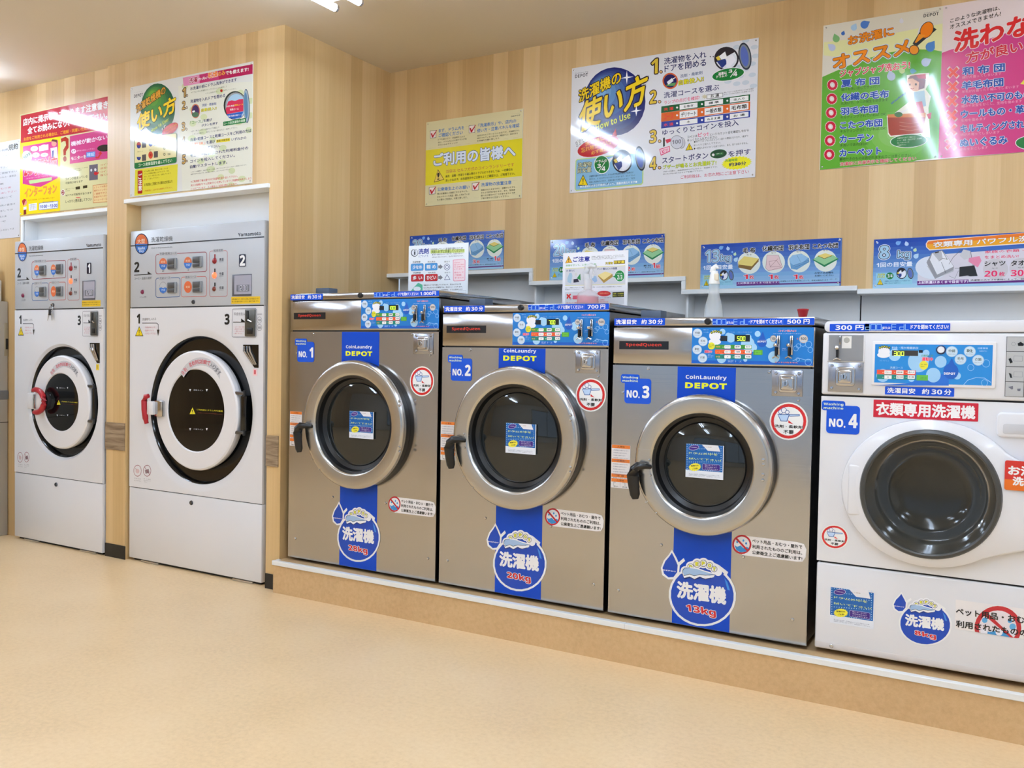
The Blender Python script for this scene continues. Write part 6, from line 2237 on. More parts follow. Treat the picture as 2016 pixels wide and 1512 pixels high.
# ------------------------------------------------------------------ posters and signs on the walls
def screws(o, x, y, z, w, h, r=.0035, inset=.011):
    for sx_, sz_ in ((inset, inset), (w - inset, inset), (inset, h - inset), (w - inset, h - inset)):
        MB().lathe(x + sx_, y - .0035, z + sz_, ((0, -.0012), (r * .6, -.001), (r, 0), (r, .003)), 12).build('screw', CHROME, o)
def poster(key, x, y, z, label, cat='poster', name='poster', th=.004, gloss='mirror', edge=None, group=None):
    o = sheet(key, x, y - th, z, None, name, gloss, th - .0005, edge=edge)
    me = o.data; c = Vector((x, y - th, z)); me.transform(Matrix.Translation(-c)); o.location = c
    tag(o, label, cat, group)
    w, h, _ = parse(key)
    for (a, b) in ((.011, .011), (w - .011, .011), (.011, h - .011), (w - .011, h - .011)):
        m2 = MB().lathe(x + a, y - th - .0018, z + b, ((0, -.0012), (.0022, -.001), (.0035, 0), (.0035, .0015)), 12)
        m2.build('screw', CHROME, o)
    return o
poster('howto', -1.967, YW, 1.9475, 'large white washing guide poster with blue ball, yellow title and four steps')
poster('notice', -2.8335, YW, 1.9445, 'small cream and yellow notice with four red tick boxes')
poster('green', -.791, YW, 1.954, 'green poster with six red circles and a woman washing in a tub')
poster('pink', -.3375, YW, 1.954, 'magenta poster with a column of red crosses')
poster('dryhowto', -4.2025, YB, 1.964, 'white dryer guide poster with green ball and crimson top band', th=.004)
poster('storenotice', -5.248, YA, 1.938, 'red and yellow store notice partly hidden by the pillar', th=.004)
poster('terms', -5.85, YA, 1.809, 'plain white terms sheet at the left edge of the frame', th=.003)
BLUEE = mat('sign_edge', (70, 105, 170), .4)
poster('cap28', -2.932, YW, 1.593, 'blue capacity sign half hidden behind the detergent card', 'sign', 'capacity_sign', edge=BLUEE)
poster('cap20', -2.068, YW, 1.5255, 'blue 20kg capacity sign behind the pink bottle card', 'sign', 'capacity_sign', edge=BLUEE)
poster('cap13', -1.2975, YW, 1.4645, 'blue 13kg capacity sign with four bedding pictures in circles', 'sign', 'capacity_sign', edge=BLUEE)
poster('cap8', -.567, YW, 1.4495, 'blue 8kg capacity sign with orange banner, shirts and underwear', 'sign', 'capacity_sign', edge=BLUEE)

# ------------------------------------------------------------------ stainless steel washing machines
def disc(mb, x, y, z, r, d=.003, seg=20): return mb.lathe(x, y, z, ((0, -d), (r * .75, -d * .9), (r, -d * .35), (r, 0)), seg)
def washer(x0, x1, ztop, zseam, zbody, cz, R, rh, S, label, price, kg):
    cx = (x0 + x1) / 2; zb = .167; zlid = ztop - .031
    o = thing('washing_machine', label, 'washing machine', (cx, .4, .1535))
    D = .862
    MB().shell(x0 + .004, x1 - .004, .012, D, zb + .004, zlid - .004).build('cabinet_body', STEELS, o)
    plate_with_hole(MB(), x0, x1, zb, zseam - .003, 0.0, cx, cz, rh + .01).build('front_panel', STEEL, o, angle=20)
    MB().box(x0, x1, 0.0, .012, zseam + .003, zlid - .005, .0025).build('control_fascia', STEEL, o)
    MB().box(x0, x1, -.001, D + .004, zlid + .001, ztop, .004).build('lid', STEEL, o)
    MB().box(x0 + .012, x1 - .012, .004, .02, zseam - .004, zlid + .002).build('shadow_gap', GAPM, o)
    for fx in (x0 + .06, x1 - .06):
        for fy in (.07, D - .07):
            MB().lathe(fx, fy, .1535, ((0, 0), (.022, 0), (.022, .006), (.012, .009), (.012, .018)), 16, 'z').build('foot', RUBBER, o)
    # door: black gasket behind, steel ring, sight glass, drum
    MB().lathe(cx, 0, cz, ((rh, .012), (R * .985, -.0005), (R * .985, -.034), (R * .9, -.036), (rh, -.034)), 72).build('gasket', RUBBER, o)
    dr = MB().lathe(cx, 0, cz, ((R * .99, -.030), (R, -.036), (R, -.046), (R - .003, -.052), (R - .008, -.0565), (R - .014, -.058), (R - .018, -.0582), (rh + .012, -.0562), (rh + .008, -.0555), (rh + .003, -.052), (rh, -.046), (rh, -.03)), 96).build('door', STEELD, o, 'round stainless door ring')
    MB().lathe(cx, 0, cz, ((rh, -.044), (rh - .008, -.040), (rh - .014, -.018), (rh - .030, -.010), (rh - .034, -.013), (rh - .05, .004)), 72).build('door_seal', RUBBER, dr)
    rg = rh - .034
    MB().lathe(cx, 0, cz, ((0, -.030), (rg * .3, -.0285), (rg * .6, -.024), (rg * .85, -.0175), (rg, -.011), (rg, -.004), (rg * .6, -.018), (0, -.024)), 64).build('door_glass', GLASSD, dr)
    MB().lathe(cx, 0, cz, ((rh - .05, .004), (rh + .02, .03), (rh + .02, .42), (rh * .5, .45), (0, .45)), 48).build('drum', DRUM, o)
    rv = S['rivets']
    for rx, rz in rv: disc(MB(), rx, -.0565, rz, .0062, .005, 14).build('rivet', CHROME, dr)
    # handle on the left of the ring
    hx, hz0, hz1 = S['handle']
    h = MB().tube([(hx + .055, -.056, hz1 - .022), (hx + .04, -.075, hz1 - .018), (hx + .018, -.084, hz1 - .018), (hx + .006, -.086, hz1 - .03), (hx + .001, -.086, hz1 - .055), (hx + .003, -.086, (hz0 + hz1) / 2 - .01), (hx + .010, -.086, hz0 + .02), (hx + .012, -.086, hz0 + .004)], [.013, .017, .023, .0255, .0245, .022, .0195, .012], 14, flat=.7)
    h.build('handle', BLACKP, dr, 'black moulded door handle')
    for dx, dz in ((.052, hz1 + .004), (.058, hz1 - .052)): disc(MB(), hx + dx, -.0565, dz, .0045, .004, 12).build('screw', CHROME, dr)
    for k_, (a, b) in enumerate(((-.80, -.60), (-.64, -.74))): disc(MB(), cx + a * R, -.0565, cz + b * R, .0035, .003, 10).build('screw', CHROME, dr)
    # front screws
    for sx_, sz_ in S['screws']: disc(MB(), sx_, 0, sz_, .0058, .0045, 14).build('screw', CHROME, o)
    # round knob on the lid front
    MB().lathe(S['knob'][0], -.001, S['knob'][1], ((0, -.010), (.0085, -.010), (.0115, -.007), (.0125, 0)), 24).build('round_plug', BLACKP, o)
    # blue decal strip behind the door, two lengths
    sx0, sx1 = S['strip']
    bl = mat('blue_vinyl', (4, 70, 190), .35, spec=.3)
    def cut(zhi, zlo, up):
        pts = []; n = 20; Rq = R * .97
        for i in range(n + 1):
            x = sx0 + (sx1 - sx0) * i / n; dz = math.sqrt(max(Rq * Rq - (x - cx) ** 2, 0)); pts.append((x, cz + dz if up else cz - dz))
        return ([(sx1, zhi), (sx0, zhi)] + pts) if up else ([(sx0, zlo), (sx1, zlo)] + pts[::-1])
    def flat(poly, name_, m_, lab=None):
        mb_ = MB(); mb_.prism(poly, -.0008, -.0001); return mb_.build(name_, m_, o, lab)
    ss = flat(cut(zseam - .004, 0, True), 'sticker', bl, 'blue shop name sticker above the door')
    tx, tz = S['text']; sheet.free = True
    sheet('blue_text', tx, -.0010, tz, ss, 'lettering')
    flat(cut(0, zb + .001, False), 'sticker', bl, 'blue vertical strip below the door')
    st = sheet('drop_' + kg, S['drop'][0], -.0014, S['drop'][1], o, 'sticker', label='blue water drop sticker with the %s kg capacity' % kg)
    sheet('no_' + S['n'], S['no'][0], -.001, S['no'][1], o, 'sticker', label='blue number %s sticker' % S['n'])
    sheet('no_detergent', S['nd'][0], -.001, S['nd'][1], o, 'sticker', label='round red and white no detergent sticker')
    sheet('warn_tag', S['tag'][0], -.001, S['tag'][1], o, 'sticker', label='white warning label with orange bars')
    sheet('pet_label', S['pet'][0], -.001, S['pet'][1], o, 'sticker', label='white label with a red prohibition sign')
    sheet.free = False
    sheet('tape_time', S['tape'][0], -.0018, S['tape'][1], o, 'sticker', label='blue tape with the washing time')
    sheet('tape_door_' + price, S['door_tape'][0], -.0018, S['door_tape'][1], o, 'sticker', label='blue tape with the price in yen')
    sheet('badge', S['badge'][0], -.001, S['badge'][1], o, 'name_badge', label='black name badge with red lettering')
    sheet('drum_sticker', S['glass'][0], -.034, S['glass'][1], dr, 'sticker', label='blue dotted sticker on the door glass', base=.003)
    # control panel
    px, pz = S['panel']
    cp = sheet('panel_' + price, px, -.002, pz, o, 'control_panel', label='blue control panel with price display', base=.0018, edge=bl)
    for a in (.3125, .3565):
        c0 = px + a
        MB().box(c0 - .0055, c0 + .0055, -.010, -.0025, pz + .035, pz + .102, .002).build('coin_slot', CHROME, cp)
        MB().tube([(c0 - .006, -.016, pz + .030), (c0 - .006, -.016, pz + .062)], .0045, 10).build('return_lever', BLACKP, cp)
        MB().lathe(c0 - .008, -.016, pz + .064, ((0, 0), (.007, 0), (.0085, .006), (.006, .010), (0, .011)), 14, 'z').build('lever_cap', CHROME, cp)
        MB().tube([(c0 - .017, -.018, pz + .024), (c0 - .007, -.022, pz + .030), (c0 + .004, -.018, pz + .024)], .0026, 8).build('lever_spring', CHROME, cp)
        MB().box(c0 - .0016, c0 + .0016, -.0112, -.0098, pz + .072, pz + .099).build('slot', GAPM, cp)
    # coin box lock
    lx, lz = S['lock']; lw, lh = .104, .090
    lp = MB().box(lx, lx + lw, -.004, 0, lz, lz + lh, .0015).build('coin_box', steel('lock_plate', (166, 170, 182), .22, 0, streak=False), o)
    for a, b in ((.014, .012), (lw - .012, .010), (.014, lh - .010), (lw - .012, lh - .010)): disc(MB(), lx + a, -.004, lz + b, .0055, .004, 12).build('rivet', CHROME, lp)
    bx, bz = lx + lw * .53, lz + lh * .5
    q = MB(); q.prism(rrect(bx - .031, bz - .032, bx + .031, bz + .032, .010), -.010, -.004, .003); q.prism(rrect(bx - .023, bz - .024, bx + .023, bz + .024, .008), -.024, -.010, .006); q.build('lock_housing', CHROME, lp)
    MB().lathe(bx - .004, -.024, bz, ((0, -.005), (.009, -.005), (.0105, -.002), (.0105, 0)), 20).build('lock_cylinder', CHROME, lp)
    MB().box(bx - .0052, bx - .0028, -.0296, -.0288, bz - .006, bz + .006).build('keyhole', GAPM, lp)
    # slate block at the back of the lid
    MB().box(x0 + .070, x0 + .152, .095, .16, ztop + .0003, ztop + .034, .003).build('lid_block', SLATE, o, 'slate grey rubber block on the lid')
    return o
washer(-3.051, -2.189, 1.423, 1.248, 1.39, .825, .291, .2195, dict(n='1', rivets=((-2.3507, .9442), (-2.3504, .9244), (-2.3472, .7426), (-2.3468, .7217)), handle=(-2.915, .681, .827), screws=((-2.9055, 1.2348), (-3.007, 1.1431), (-2.7735, .4784), (-2.4641, .4805), (-3.0058, .2565), (-2.2281, .2625), (-2.3315, 1.2339), (-2.2322, 1.1443)),
       knob=(-2.6221, 1.408), strip=(-2.7290, -2.5115), text=(-2.7051, 1.1352), drop=(-2.779, .217), no=(-3.0194, 1.1015), nd=(-2.342, .9685), tag=(-3.0465, .700), pet=(-2.449, .4485), tape=(-3.0505, 1.3935), door_tape=(-2.5445, 1.3975), badge=(-3.0285, 1.303), glass=(-2.650, .765), panel=(-2.6165, 1.2585), lock=(-2.3205, 1.1478)),
       'leftmost stainless washer, 28 kg, below the detergent card', '1000', '28')
washer(-2.169, -1.396, 1.356, 1.182, 1.32, .816, .290, .2145, dict(n='2', rivets=((-1.524, .9222), (-1.5236, .9036), (-1.5218, .7197), (-1.5213, .701)), handle=(-2.068, .6717, .8155), screws=((-2.0281, 1.1684), (-2.1266, 1.0767), (-1.9376, .4696), (-1.6307, .4699), (-2.1269, .2659), (-1.4389, .2629), (-1.5402, 1.1659), (-1.4378, 1.0721)),
       knob=(-1.7854, 1.3425), strip=(-1.8870, -1.6700), text=(-1.865, 1.127), drop=(-1.934, .2085), no=(-2.1393, 1.0375), nd=(-1.5355, .9390), tag=(-2.1705, .6965), pet=(-1.6590, .4760), tape=(-2.1620, 1.3270), door_tape=(-1.7520, 1.3300), badge=(-2.1485, 1.2395), glass=(-1.8270, .754), panel=(-1.8225, 1.1915), lock=(-1.5350, 1.0840)),
       'middle stainless washer, 20 kg, numbered two on a blue sticker', '700', '20')
washer(-1.376, -.634, 1.297, 1.122, 1.26, .7665, .2540, .1840, dict(n='3', rivets=((-.7822, .8037), (-.7818, .7871), (-.7817, .7528), (-.7821, .7335)), handle=(-1.250, .624, .769), screws=((-1.2323, 1.1079), (-1.3327, 1.0159), (-1.1654, .4515), (-.8579, .4465), (-1.335, .2555), (-.6824, .2507), (-.784, 1.1061), (-.6822, 1.0117)),
       knob=(-1.0075, 1.2824), strip=(-1.1175, -.9015), text=(-1.0875, 1.0402), drop=(-1.1685, .194), no=(-1.342, .9743), nd=(-.782, .8758), tag=(-1.3745, .649), pet=(-.9, .4578), tape=(-1.374, 1.2690), door_tape=(-.9909, 1.2690), badge=(-1.3519, 1.1791), glass=(-1.0668, .7185), panel=(-1.0655, 1.1305), lock=(-.7733, 1.0227)),
       'rightmost stainless washer, 13 kg, next to the white washer', '500', '13')

# ------------------------------------------------------------------ white washing machine
def white_washer():
    x0, x1 = -.607, .077; cx = -.265; cz = .730
    o = thing('washing_machine', 'white front loading washer with grey porthole, fourth in the row', 'washing machine', (cx, .35, .1535))
    MB().shell(x0 + .006, x1 - .006, .03, .69, .180, 1.262).build('cabinet_body', WPL, o)
    fp = MB().box(x0, x1, 0, .05, .171, .4625, .007, 3).build('lower_panel', PORC, o)
    MB().box(x0, x1, -.0005, .05, .169, .196, .006, 3).build('bottom_rail', mat('warm_grey_plastic', (212, 206, 204), .4), o)
    plate_with_hole(MB(), x0, x1, .469, 1.0285, 0, cx, cz, .2).build('front_panel', PORC, o, angle=20)
    MB().box(x0, x1, -.004, .06, 1.0345, 1.2425, .007, 3).build('control_fascia', PORC, o)
    q = MB(); q.prism(rrect(x0 + .004, 1.2445, x1 - .004, 1.2815, .016), -.006, .69, .004); q.build('lid', PORC, o)
    for za, zc in ((.45, .475), (1.02, 1.045), (1.235, 1.25)): MB().box(x0 + .01, x1 - .01, .008, .03, za, zc).build('shadow_gap', GAPM, o)
    for fx in (x0 + .07, x1 - .07):
        for fy in (.09, .6): MB().lathe(fx, fy, .1535, ((0, 0), (.02, 0), (.02, .006), (.011, .009), (.011, .03)), 16, 'z').build('foot', RUBBER, o)
    for sx_ in (-.5514, .021): disc(MB(), sx_, -.001, .1833, .0065, .003, 14).build('screw', CHROME, o)
    # door: raised white ring that runs out to the right, hinge block left, grey sight glass
    R, rg = .262, .2045
    pts = []
    n = 60
    a0, a1 = math.radians(38), math.radians(307)
    for i in range(n + 1):
        a = a0 + (a1 - a0) * i / n; pts.append((cx + .268 * math.cos(a), cz + .236 * math.sin(a)))
    pts += [(-.055, .5585), (.0, .575), (.045, .590), (.060, .602), (.065, .625), (.065, .80), (.055, .822), (.03, .835), (-.013, .85)]
    dm = MB(); bm = dm.bm
    # ring surface rising towards the glass
    k = len(pts)
    rings = []
    cen = Vector((cx, 0, cz))
    for g_, yy in ((1.0, -.001), (.99, -.011), (.965, -.019), (.92, -.0245), (.86, -.026)):
        ring = []
        for x, z in pts:
            d = Vector((x - cx, 0, z - cz)); L_ = d.length; d /= L_
            tgt = rg + .004
            L2 = tgt + (L_ - tgt) * g_
            ring.append(bm.verts.new((cx + d.x * L2, yy, cz + d.z * L2)))
        rings.append(ring)
    for yy, rr_ in ((-.036, rg + .006), (-.037, rg + .001), (-.030, rg - .002)):
        rings.append([bm.verts.new((cx + (Vector((x - cx, 0, z - cz)).normalized()).x * rr_, yy, cz + (Vector((x - cx, 0, z - cz)).normalized()).z * rr_)) for x, z in pts])
    for A, B in zip(rings, rings[1:]):
        for i in range(k): bm.faces.new((A[i], A[(i + 1) % k], B[(i + 1) % k], B[i]))
    dr = dm.build('door', PORC, o, 'white door sweeping out to the right', angle=50)
    MB().box(-.508, -.452, -.034, -.004, .640, .806, .006, 3).build('hinge_cover', PORC, dr)
    MB().lathe(cx, 0, cz, ((rg + .002, -.036), (rg - .002, -.044), (rg - .010, -.047), (rg - .015, -.045), (rg - .017, -.038)), 80).build('glass_frame', mat('dark_grey_plastic', (66, 66, 64), .3), dr)
    rr_ = rg - .015
    MB().lathe(cx, 0, cz, ((rr_, -.042), (rr_ * .93, -.036), (rr_ * .85, -.022), (rr_ * .77, .002), (rr_ * .70, .026), (rr_ * .62, .043), (rr_ * .5, .052), (rr_ * .3, .057), (0, .059)), 80).build('door_glass', mat('bowl_glass', (58, 58, 54), .1, trans=.25, spec=.35), dr, 'bowl shaped smoked sight glass')
    MB().lathe(cx, 0, cz, ((rr_ * 1.0, .02), (rr_ * 1.1, .03), (rr_ * 1.1, .10), (rr_ * 1.15, .40), (rr_ * .6, .42), (0, .40)), 48).build('drum', DRUM, o)
    MB().lathe(cx, 0, cz, ((.0, .395), (.03, .392), (.05, .398), (.06, .4)), 24).build('drum_hub', CHROME, o)
    # detergent drawer at the upper right
    q = MB(); q.prism(rrect(-.0830, .9220, .066, .9985, .014), -.010, -.0002, .006); dw = q.build('detergent_drawer', PORC, o)
    q = MB(); q.prism(rrect(-.0655, .9330, .064, .9640, .006), -.0112, -.0098, .001); q.build('drawer_recess_shade', mat('shadow_white', (196, 196, 200), .35), dw)  # shade of the grip recess, painted as a greyer plate
    # coin bay
    q = MB(); q.prism(rrect(-.5910, 1.1440, -.4715, 1.2385, .004), -.0075, -.004, .002); cb = q.build('coin_bay', WPL, o)
    MB().box(-.5860, -.4765, -.0095, -.0065, 1.1480, 1.2345, .0).build('coin_plate', mat('satin_grey', (138, 139, 142), .35), cb)
    MB().box(-.5525, -.5470, -.0145, -.009, 1.2030, 1.2320, .001).build('coin_slot', CHROME, cb)
    MB().box(-.5507, -.5489, -.0152, -.0142, 1.2050, 1.2300).build('slot', GAPM, cb)
    MB().lathe(-.5580, -.02, 1.186, ((0, 0), (.006, 0), (.008, .006), (.006, .012), (0, .013)), 14, 'z').build('lever_cap', CHROME, cb)
    MB().tube([(-.5560, -.02, 1.158), (-.5560, -.02, 1.188)], .0042, 10).build('return_lever', BLACKP, cb)
    MB().tube([(-.5670, -.02, 1.152), (-.5560, -.024, 1.157), (-.5455, -.02, 1.152)], .003, 8).build('lever_spring', CHROME, cb)
    cs = MB().box(-.5440, -.5135, -.0105, -.0092, 1.1905, 1.2310).build('coin_label', mat('paper_white', (226, 224, 220), .5), cb)
    MB().lathe(-.5290, -.0105, 1.2175, ((0, -.0004), (.009, -.0004), (.0095, 0)), 24).build('coin_mark', mat('coin_grey', (170, 168, 160), .4), cs)
    sheet.free = True
    # lock
    lx, lz, lw, lh = -.5855, 1.0450, .111, .0985
    lp = MB().box(lx, lx + lw, -.0085, -.004, lz, lz + lh, .0015).build('coin_box', steel('lock_plate', (166, 170, 182), .22, 0, streak=False), o)
    for a, b in ((.012, .012), (lw - .012, .010), (.012, lh - .010), (lw - .012, lh - .010)): disc(MB(), lx + a, -.0085, lz + b, .005, .004, 12).build('rivet', CHROME, lp)
    bx, bz = lx + lw * .5, lz + lh * .52
    q = MB(); q.prism(rrect(bx - .031, bz - .032, bx + .031, bz + .032, .010), -.014, -.0085, .003); q.prism(rrect(bx - .022, bz - .023, bx + .022, bz + .023, .008), -.028, -.014, .006); q.build('lock_housing', CHROME, lp)
    MB().lathe(bx - .002, -.028, bz, ((0, -.005), (.009, -.005), (.0105, -.002), (.0105, 0)), 20).build('lock_cylinder', CHROME, lp)
    MB().box(bx - .0032, bx - .0008, -.0336, -.0328, bz - .006, bz + .006).build('keyhole', GAPM, lp)
    # framed blue panel
    q = MB(); q.prism(rrect(-.4490, 1.0705, -.0895, 1.2150, .005), -.0085, -.004, .002); fr = q.build('panel_frame', WPL, o)
    sheet('panel_300', -.4400, -.0090, 1.0795, o, 'control_panel', label='blue bubble control panel showing 300')
    MB().lathe(-.2445, -.0095, 1.1885, ((0, -.006), (.009, -.006), (.0105, -.003), (.0118, 0)), 24).build('start_light', mat('white_button', (240, 240, 244), .3), o)
    MB().lathe(-.2445, -.0088, 1.1885, ((.0108, -.004), (.0135, -.003), (.0145, 0)), 24).build('light_ring', mat('navy_plastic', (30, 44, 88), .3), o)
    sheet('button_guide', -.0641, -.0055, 1.0473, o, 'button_guide', label='grey membrane guide with pictograms', base=.001)
    sheet('tape_300', -.5850, -.0072, 1.2470, o, 'sticker', label='blue 300 yen tape')
    sheet('tape_door_white', -.4740, -.0072, 1.2495, o, 'sticker', label='wavy blue door message tape')
    sheet('tape_time', -.4065, -.0052, 1.0410, o, 'sticker', label='blue tape with the washing time')
    sheet('red_banner', -.4407, -.001, .9655, o, 'sticker', label='red banner for clothes only')
    sheet('no_4', -.6045, -.001, .9036, o, 'sticker', label='blue number 4 sticker')
    sheet('no_detergent', -.5985, -.001, .5155, o, 'sticker', sx=.69, sz=.634, label='small round no detergent sticker')
    sheet('drum_sticker', -.5585, -.001, .2620, o, 'sticker', label='blue dotted sticker at the bottom left')
    sheet('drop_8', -.367, -.001, .2481, o, 'sticker', sx=.619, sz=.617, label='small blue drop sticker with 8 kg')
    sheet.free = False
    sheet('hot_water', -.0560, -.0378, .7640, o, 'sticker', label='red and orange hot water sticker')
    sheet('pet_label_wide', -.1845, -.001, .3050, o, 'sticker', label='wide white label over a red prohibition sign')
white_washer()

# ------------------------------------------------------------------ washer dryers
def dryer(x0, x1, yf, ztop, cx, cz, Ro, Rr, dx_, Rd, rg, label, small):
    o = thing('washer_dryer', label, 'washer dryer', ((x0 + x1) / 2, .02, 0)); W = x1 - x0; sx = W / 1.002
    MB().box(x0 + .004, x1 - .004, yf + .055, .066, .016, ztop - .004, .003).box(x0 + .002, x0 + .005, yf + .006, yf + .05, .016, ztop - .004).box(x1 - .005, x1 - .002, yf + .006, yf + .05, .016, ztop - .004).build('cabinet_body', GREYP, o)
    MB().box(x0, x1, yf, yf + .03, 1.374, ztop, .004).build('control_panel', GREYP, o, 'light grey control panel')
    for za, zc in ((.395, .406), (1.365, 1.378)): MB().box(x0 + .006, x1 - .006, yf + .006, yf + .02, za, zc).build('shadow_gap', GAPM, o)
    MB().box(x0, x1, yf, yf + .03, .014, .3985, .004).build('lower_panel', PORC, o)
    m_ = MB(); plate_with_hole(m_, x0, x1, .4025, 1.3685, yf, cx, cz, Ro, extra=((Ro - .012, yf + .0015), (Rr + .004, yf + .012), (Rr, yf + .016)))
    m_.build('front_panel', PORC, o, angle=25)
    m_ = MB().lathe(cx, yf, cz, ((Rr + .001, .014), (Rr - .004, .018), (Rr - .012, .040), (Rd - .03, .044)), 96); m_.build('door_recess', mat('gloss_black', (12, 12, 13), .12), o)
    yd = yf - .016; cr = cx; cx = dx_
    dr = MB().lathe(cx, 0, cz, ((Rd * .97, yf + .034), (Rd * .985, yf + .02), (Rd, yd + .018), (Rd - .002, yd + .006), (Rd - .010, yd), (rg + .006, yd), (rg + .001, yd + .004), (rg, yd + .012)), 96).build('door', WPL, o, 'white ring door')
    MB().lathe(cx, 0, cz, ((rg + .0005, yd + .006), (rg * .8, yd + .004), (rg * .4, yd + .002), (0, yd + .0015)), 64).build('door_glass', mat('dark_door_glass', (11, 12, 13), .06, spec=.35), dr)
    sheet.free = True
    k = Rd / .309
    sheet('dryer_ring_text', cx + (-3.97 + 3.67) * k, yd - .0004, cz + (.54 - .843) * k, dr, 'lettering', sx=k, sz=k)
    kg_ = rg / .21
    sheet('dryer_glass_text', cx + (-3.885 + 3.67) * kg_, yd + .0008, cz + (.63 - .843) * kg_, dr, 'lettering', sx=kg_, sz=kg_)
    # hinges on the right
    for hz in (cz + .1, cz - .095):
        hx = cx + math.sqrt(Rd ** 2 - .01) - .012
        MB().box(hx - .010, hx + .062 * k, yd + .004, yd + .018, hz - .008, hz + .008, .003).build('hinge', mat('hinge_metal', (110, 110, 112), .3, metal=1.0), dr)
        MB().tube([(hx + .060 * k, yd + .014, hz - .014), (hx + .060 * k, yd + .014, hz + .014)], .008, 12).build('hinge_pin', BLACKP, dr)
    MB().box(hx + .035 * k, hx + .070 * k, yf - .004, yf + .03, cz - .088, cz + .088, .004).build('hinge_post', mat('gloss_black', (12, 12, 13), .12), o)
    # printed panels
    sheet('dryer_panel', x0, yf - .0006, 1.3715, o, 'lettering', sx=sx)
    for q_ in (('dryer_mid', 'dryer_no1') if small else ('dryer_large', 'dryer_no2')): sheet(q_, x0, yf - .0018, 1.3715, o, 'lettering', sx=sx)
    for q_ in ('dryer_front_load', 'dryer_front_pay', 'dryer_front_care'): sheet(q_, x0, yf - .0006, .400, o, 'lettering', sx=sx)
    sheet.free = False
    f = lambda x: x0 + (x + 4.218) * sx
    dark = mat('charcoal_button', (72, 72, 72), .35); mid = mat('button_grey', (130, 132, 134), .4)
    for i, (bx, bz) in enumerate(((-3.8745, 1.5975), (-3.6825, 1.5995), (-3.8735, 1.4730), (-3.6810, 1.4725))):
        a = f(bx); w_, h_ = .033 * sx, .029
        bt = MB().box(a - w_, a + w_, yf - .009, yf - .0005, bz - h_, bz + h_, .003).build('course_button', mid, o)
        MB().box(a - w_ * .9, a + w_ * .62, yf - .012, yf - .0085, bz - h_ * .15, bz + h_ * .88, .001).build('button_window', dark, bt)
        MB().box(a - w_ * .9, a + w_ * .62, yf - .012, yf - .0085, bz - h_ * .86, bz - h_ * .25, .001).build('button_key', dark, bt)
    red = mat('dark_red_led', (140, 20, 30), .3); lit = mat('lit_red_led', (255, 84, 50), .3, emit=1.6); amb = mat('dark_amber_led', (120, 45, 20), .3); mag = mat('magenta_led', (120, 20, 60), .3)
    for (bx, bz), mm, r_ in zip(((-3.5613, 1.6001), (-3.5621, 1.5273), (-3.563, 1.4589), (-4.116, 1.4557)), (red, lit, amb, mag), (.0155, .0155, .0125, .0125)):
        MB().lathe(f(bx), yf - .0005, bz, ((0, -.009), (r_ * .6, -.0075), (r_ * .9, -.004), (r_, 0)), 20).build('indicator_light', mm, o)
    a, b = f(-3.4308), f(-3.2984)
    lc = MB().box(a, b, yf - .004, yf - .0005, 1.4195, 1.5260, .001).build('display', mat('lcd_bezel', (78, 80, 90), .3), o)
    MB().box(a + .016 * sx, b, yf - .0052, yf - .0035, 1.4280, 1.5210, .0).build('display_glass', mat('lcd_glass', (164, 164, 178), .15), lc)
    MB().box(a + .033 * sx, b - .012 * sx, yf - .0058, yf - .005, 1.4410, 1.4740).build('display_field', mat('lcd_field', (112, 114, 124), .3), lc)
    dg_ = MB(); xs = a + .040 * sx
    for ch in '1200':
        wd = .011 * sx; dm_ = {'1': 'bc', '2': 'abged', '0': 'abcdef'}[ch]
        P_ = {'a': (0, 1, 1, 1), 'b': (1, .5, 1, 1), 'c': (1, 0, 1, .5), 'd': (0, 0, 1, 0), 'e': (0, 0, 0, .5), 'f': (0, .5, 0, 1), 'g': (0, .5, 1, .5)}
        for s_ in dm_:
            u0, v0, u1, v1 = P_[s_]; t_ = .0012
            dg_.box(xs + u0 * wd - t_, xs + u1 * wd + t_, yf - .0062, yf - .0057, 1.4450 + v0 * .025 - t_, 1.4450 + v1 * .025 + t_)
        xs += wd * 1.75
    dg_.build('display_digits', mat('lcd_digits', (222, 222, 232), .3), lc)
    # coin unit
    a, b = f(-3.3354), f(-3.268)
    cu = MB().box(a, b, yf - .010, yf - .0005, 1.2210, 1.3530, .003).build('coin_unit', mat('dark_metal_unit', (92, 92, 88), .3, metal=.6), o)
    MB().box(a + .014, a + .028, yf - .013, yf - .0095, 1.29, 1.345, .001).build('coin_slot', GAPM, cu)
    MB().box(a + .018, b - .012, yf - .014, yf - .0095, 1.232, 1.262, .002).build('return_cup', BLACKP, cu)
    MB().tube([(a + .03, yf - .016, 1.300), (b - .01, yf - .020, 1.292)], .004, 8).build('return_lever', CHROME, cu)
    q = MB(); q.prism([(f(-3.3541), 1.1800), (f(-3.3536), 1.1480), (f(-3.275), 1.0680), (f(-3.2469), 1.0680), (f(-3.2483), 1.1806)], yf - .001, yf - .0002)
    cd = q.build('key_tray', mat('gloss_black', (12, 12, 13), .12), o)
    for d_ in (0, .020, .038):
        MB().tube([(f(-3.343 + d_), yf - .006, 1.172), (f(-3.338 + d_), yf - .006, 1.146), (f(-3.275 + d_ * .45), yf - .006, 1.082)], .0045, 8).build('tray_bar', CHROME, cd)
    MB().box(f(-3.284), f(-3.256), yf - .0015, yf - .0004, 1.029, 1.062).build('tag_label', mat('tag_%d' % small, (226, 200, 60) if small else (240, 200, 205), .4), o)
    MB().box(f(-3.276), f(-3.264), yf - .0022, yf - .0014, 1.036, 1.056).build('tag_mark', mat('tagm_%d' % small, (190, 160, 40) if small else (214, 90, 100), .4), o)
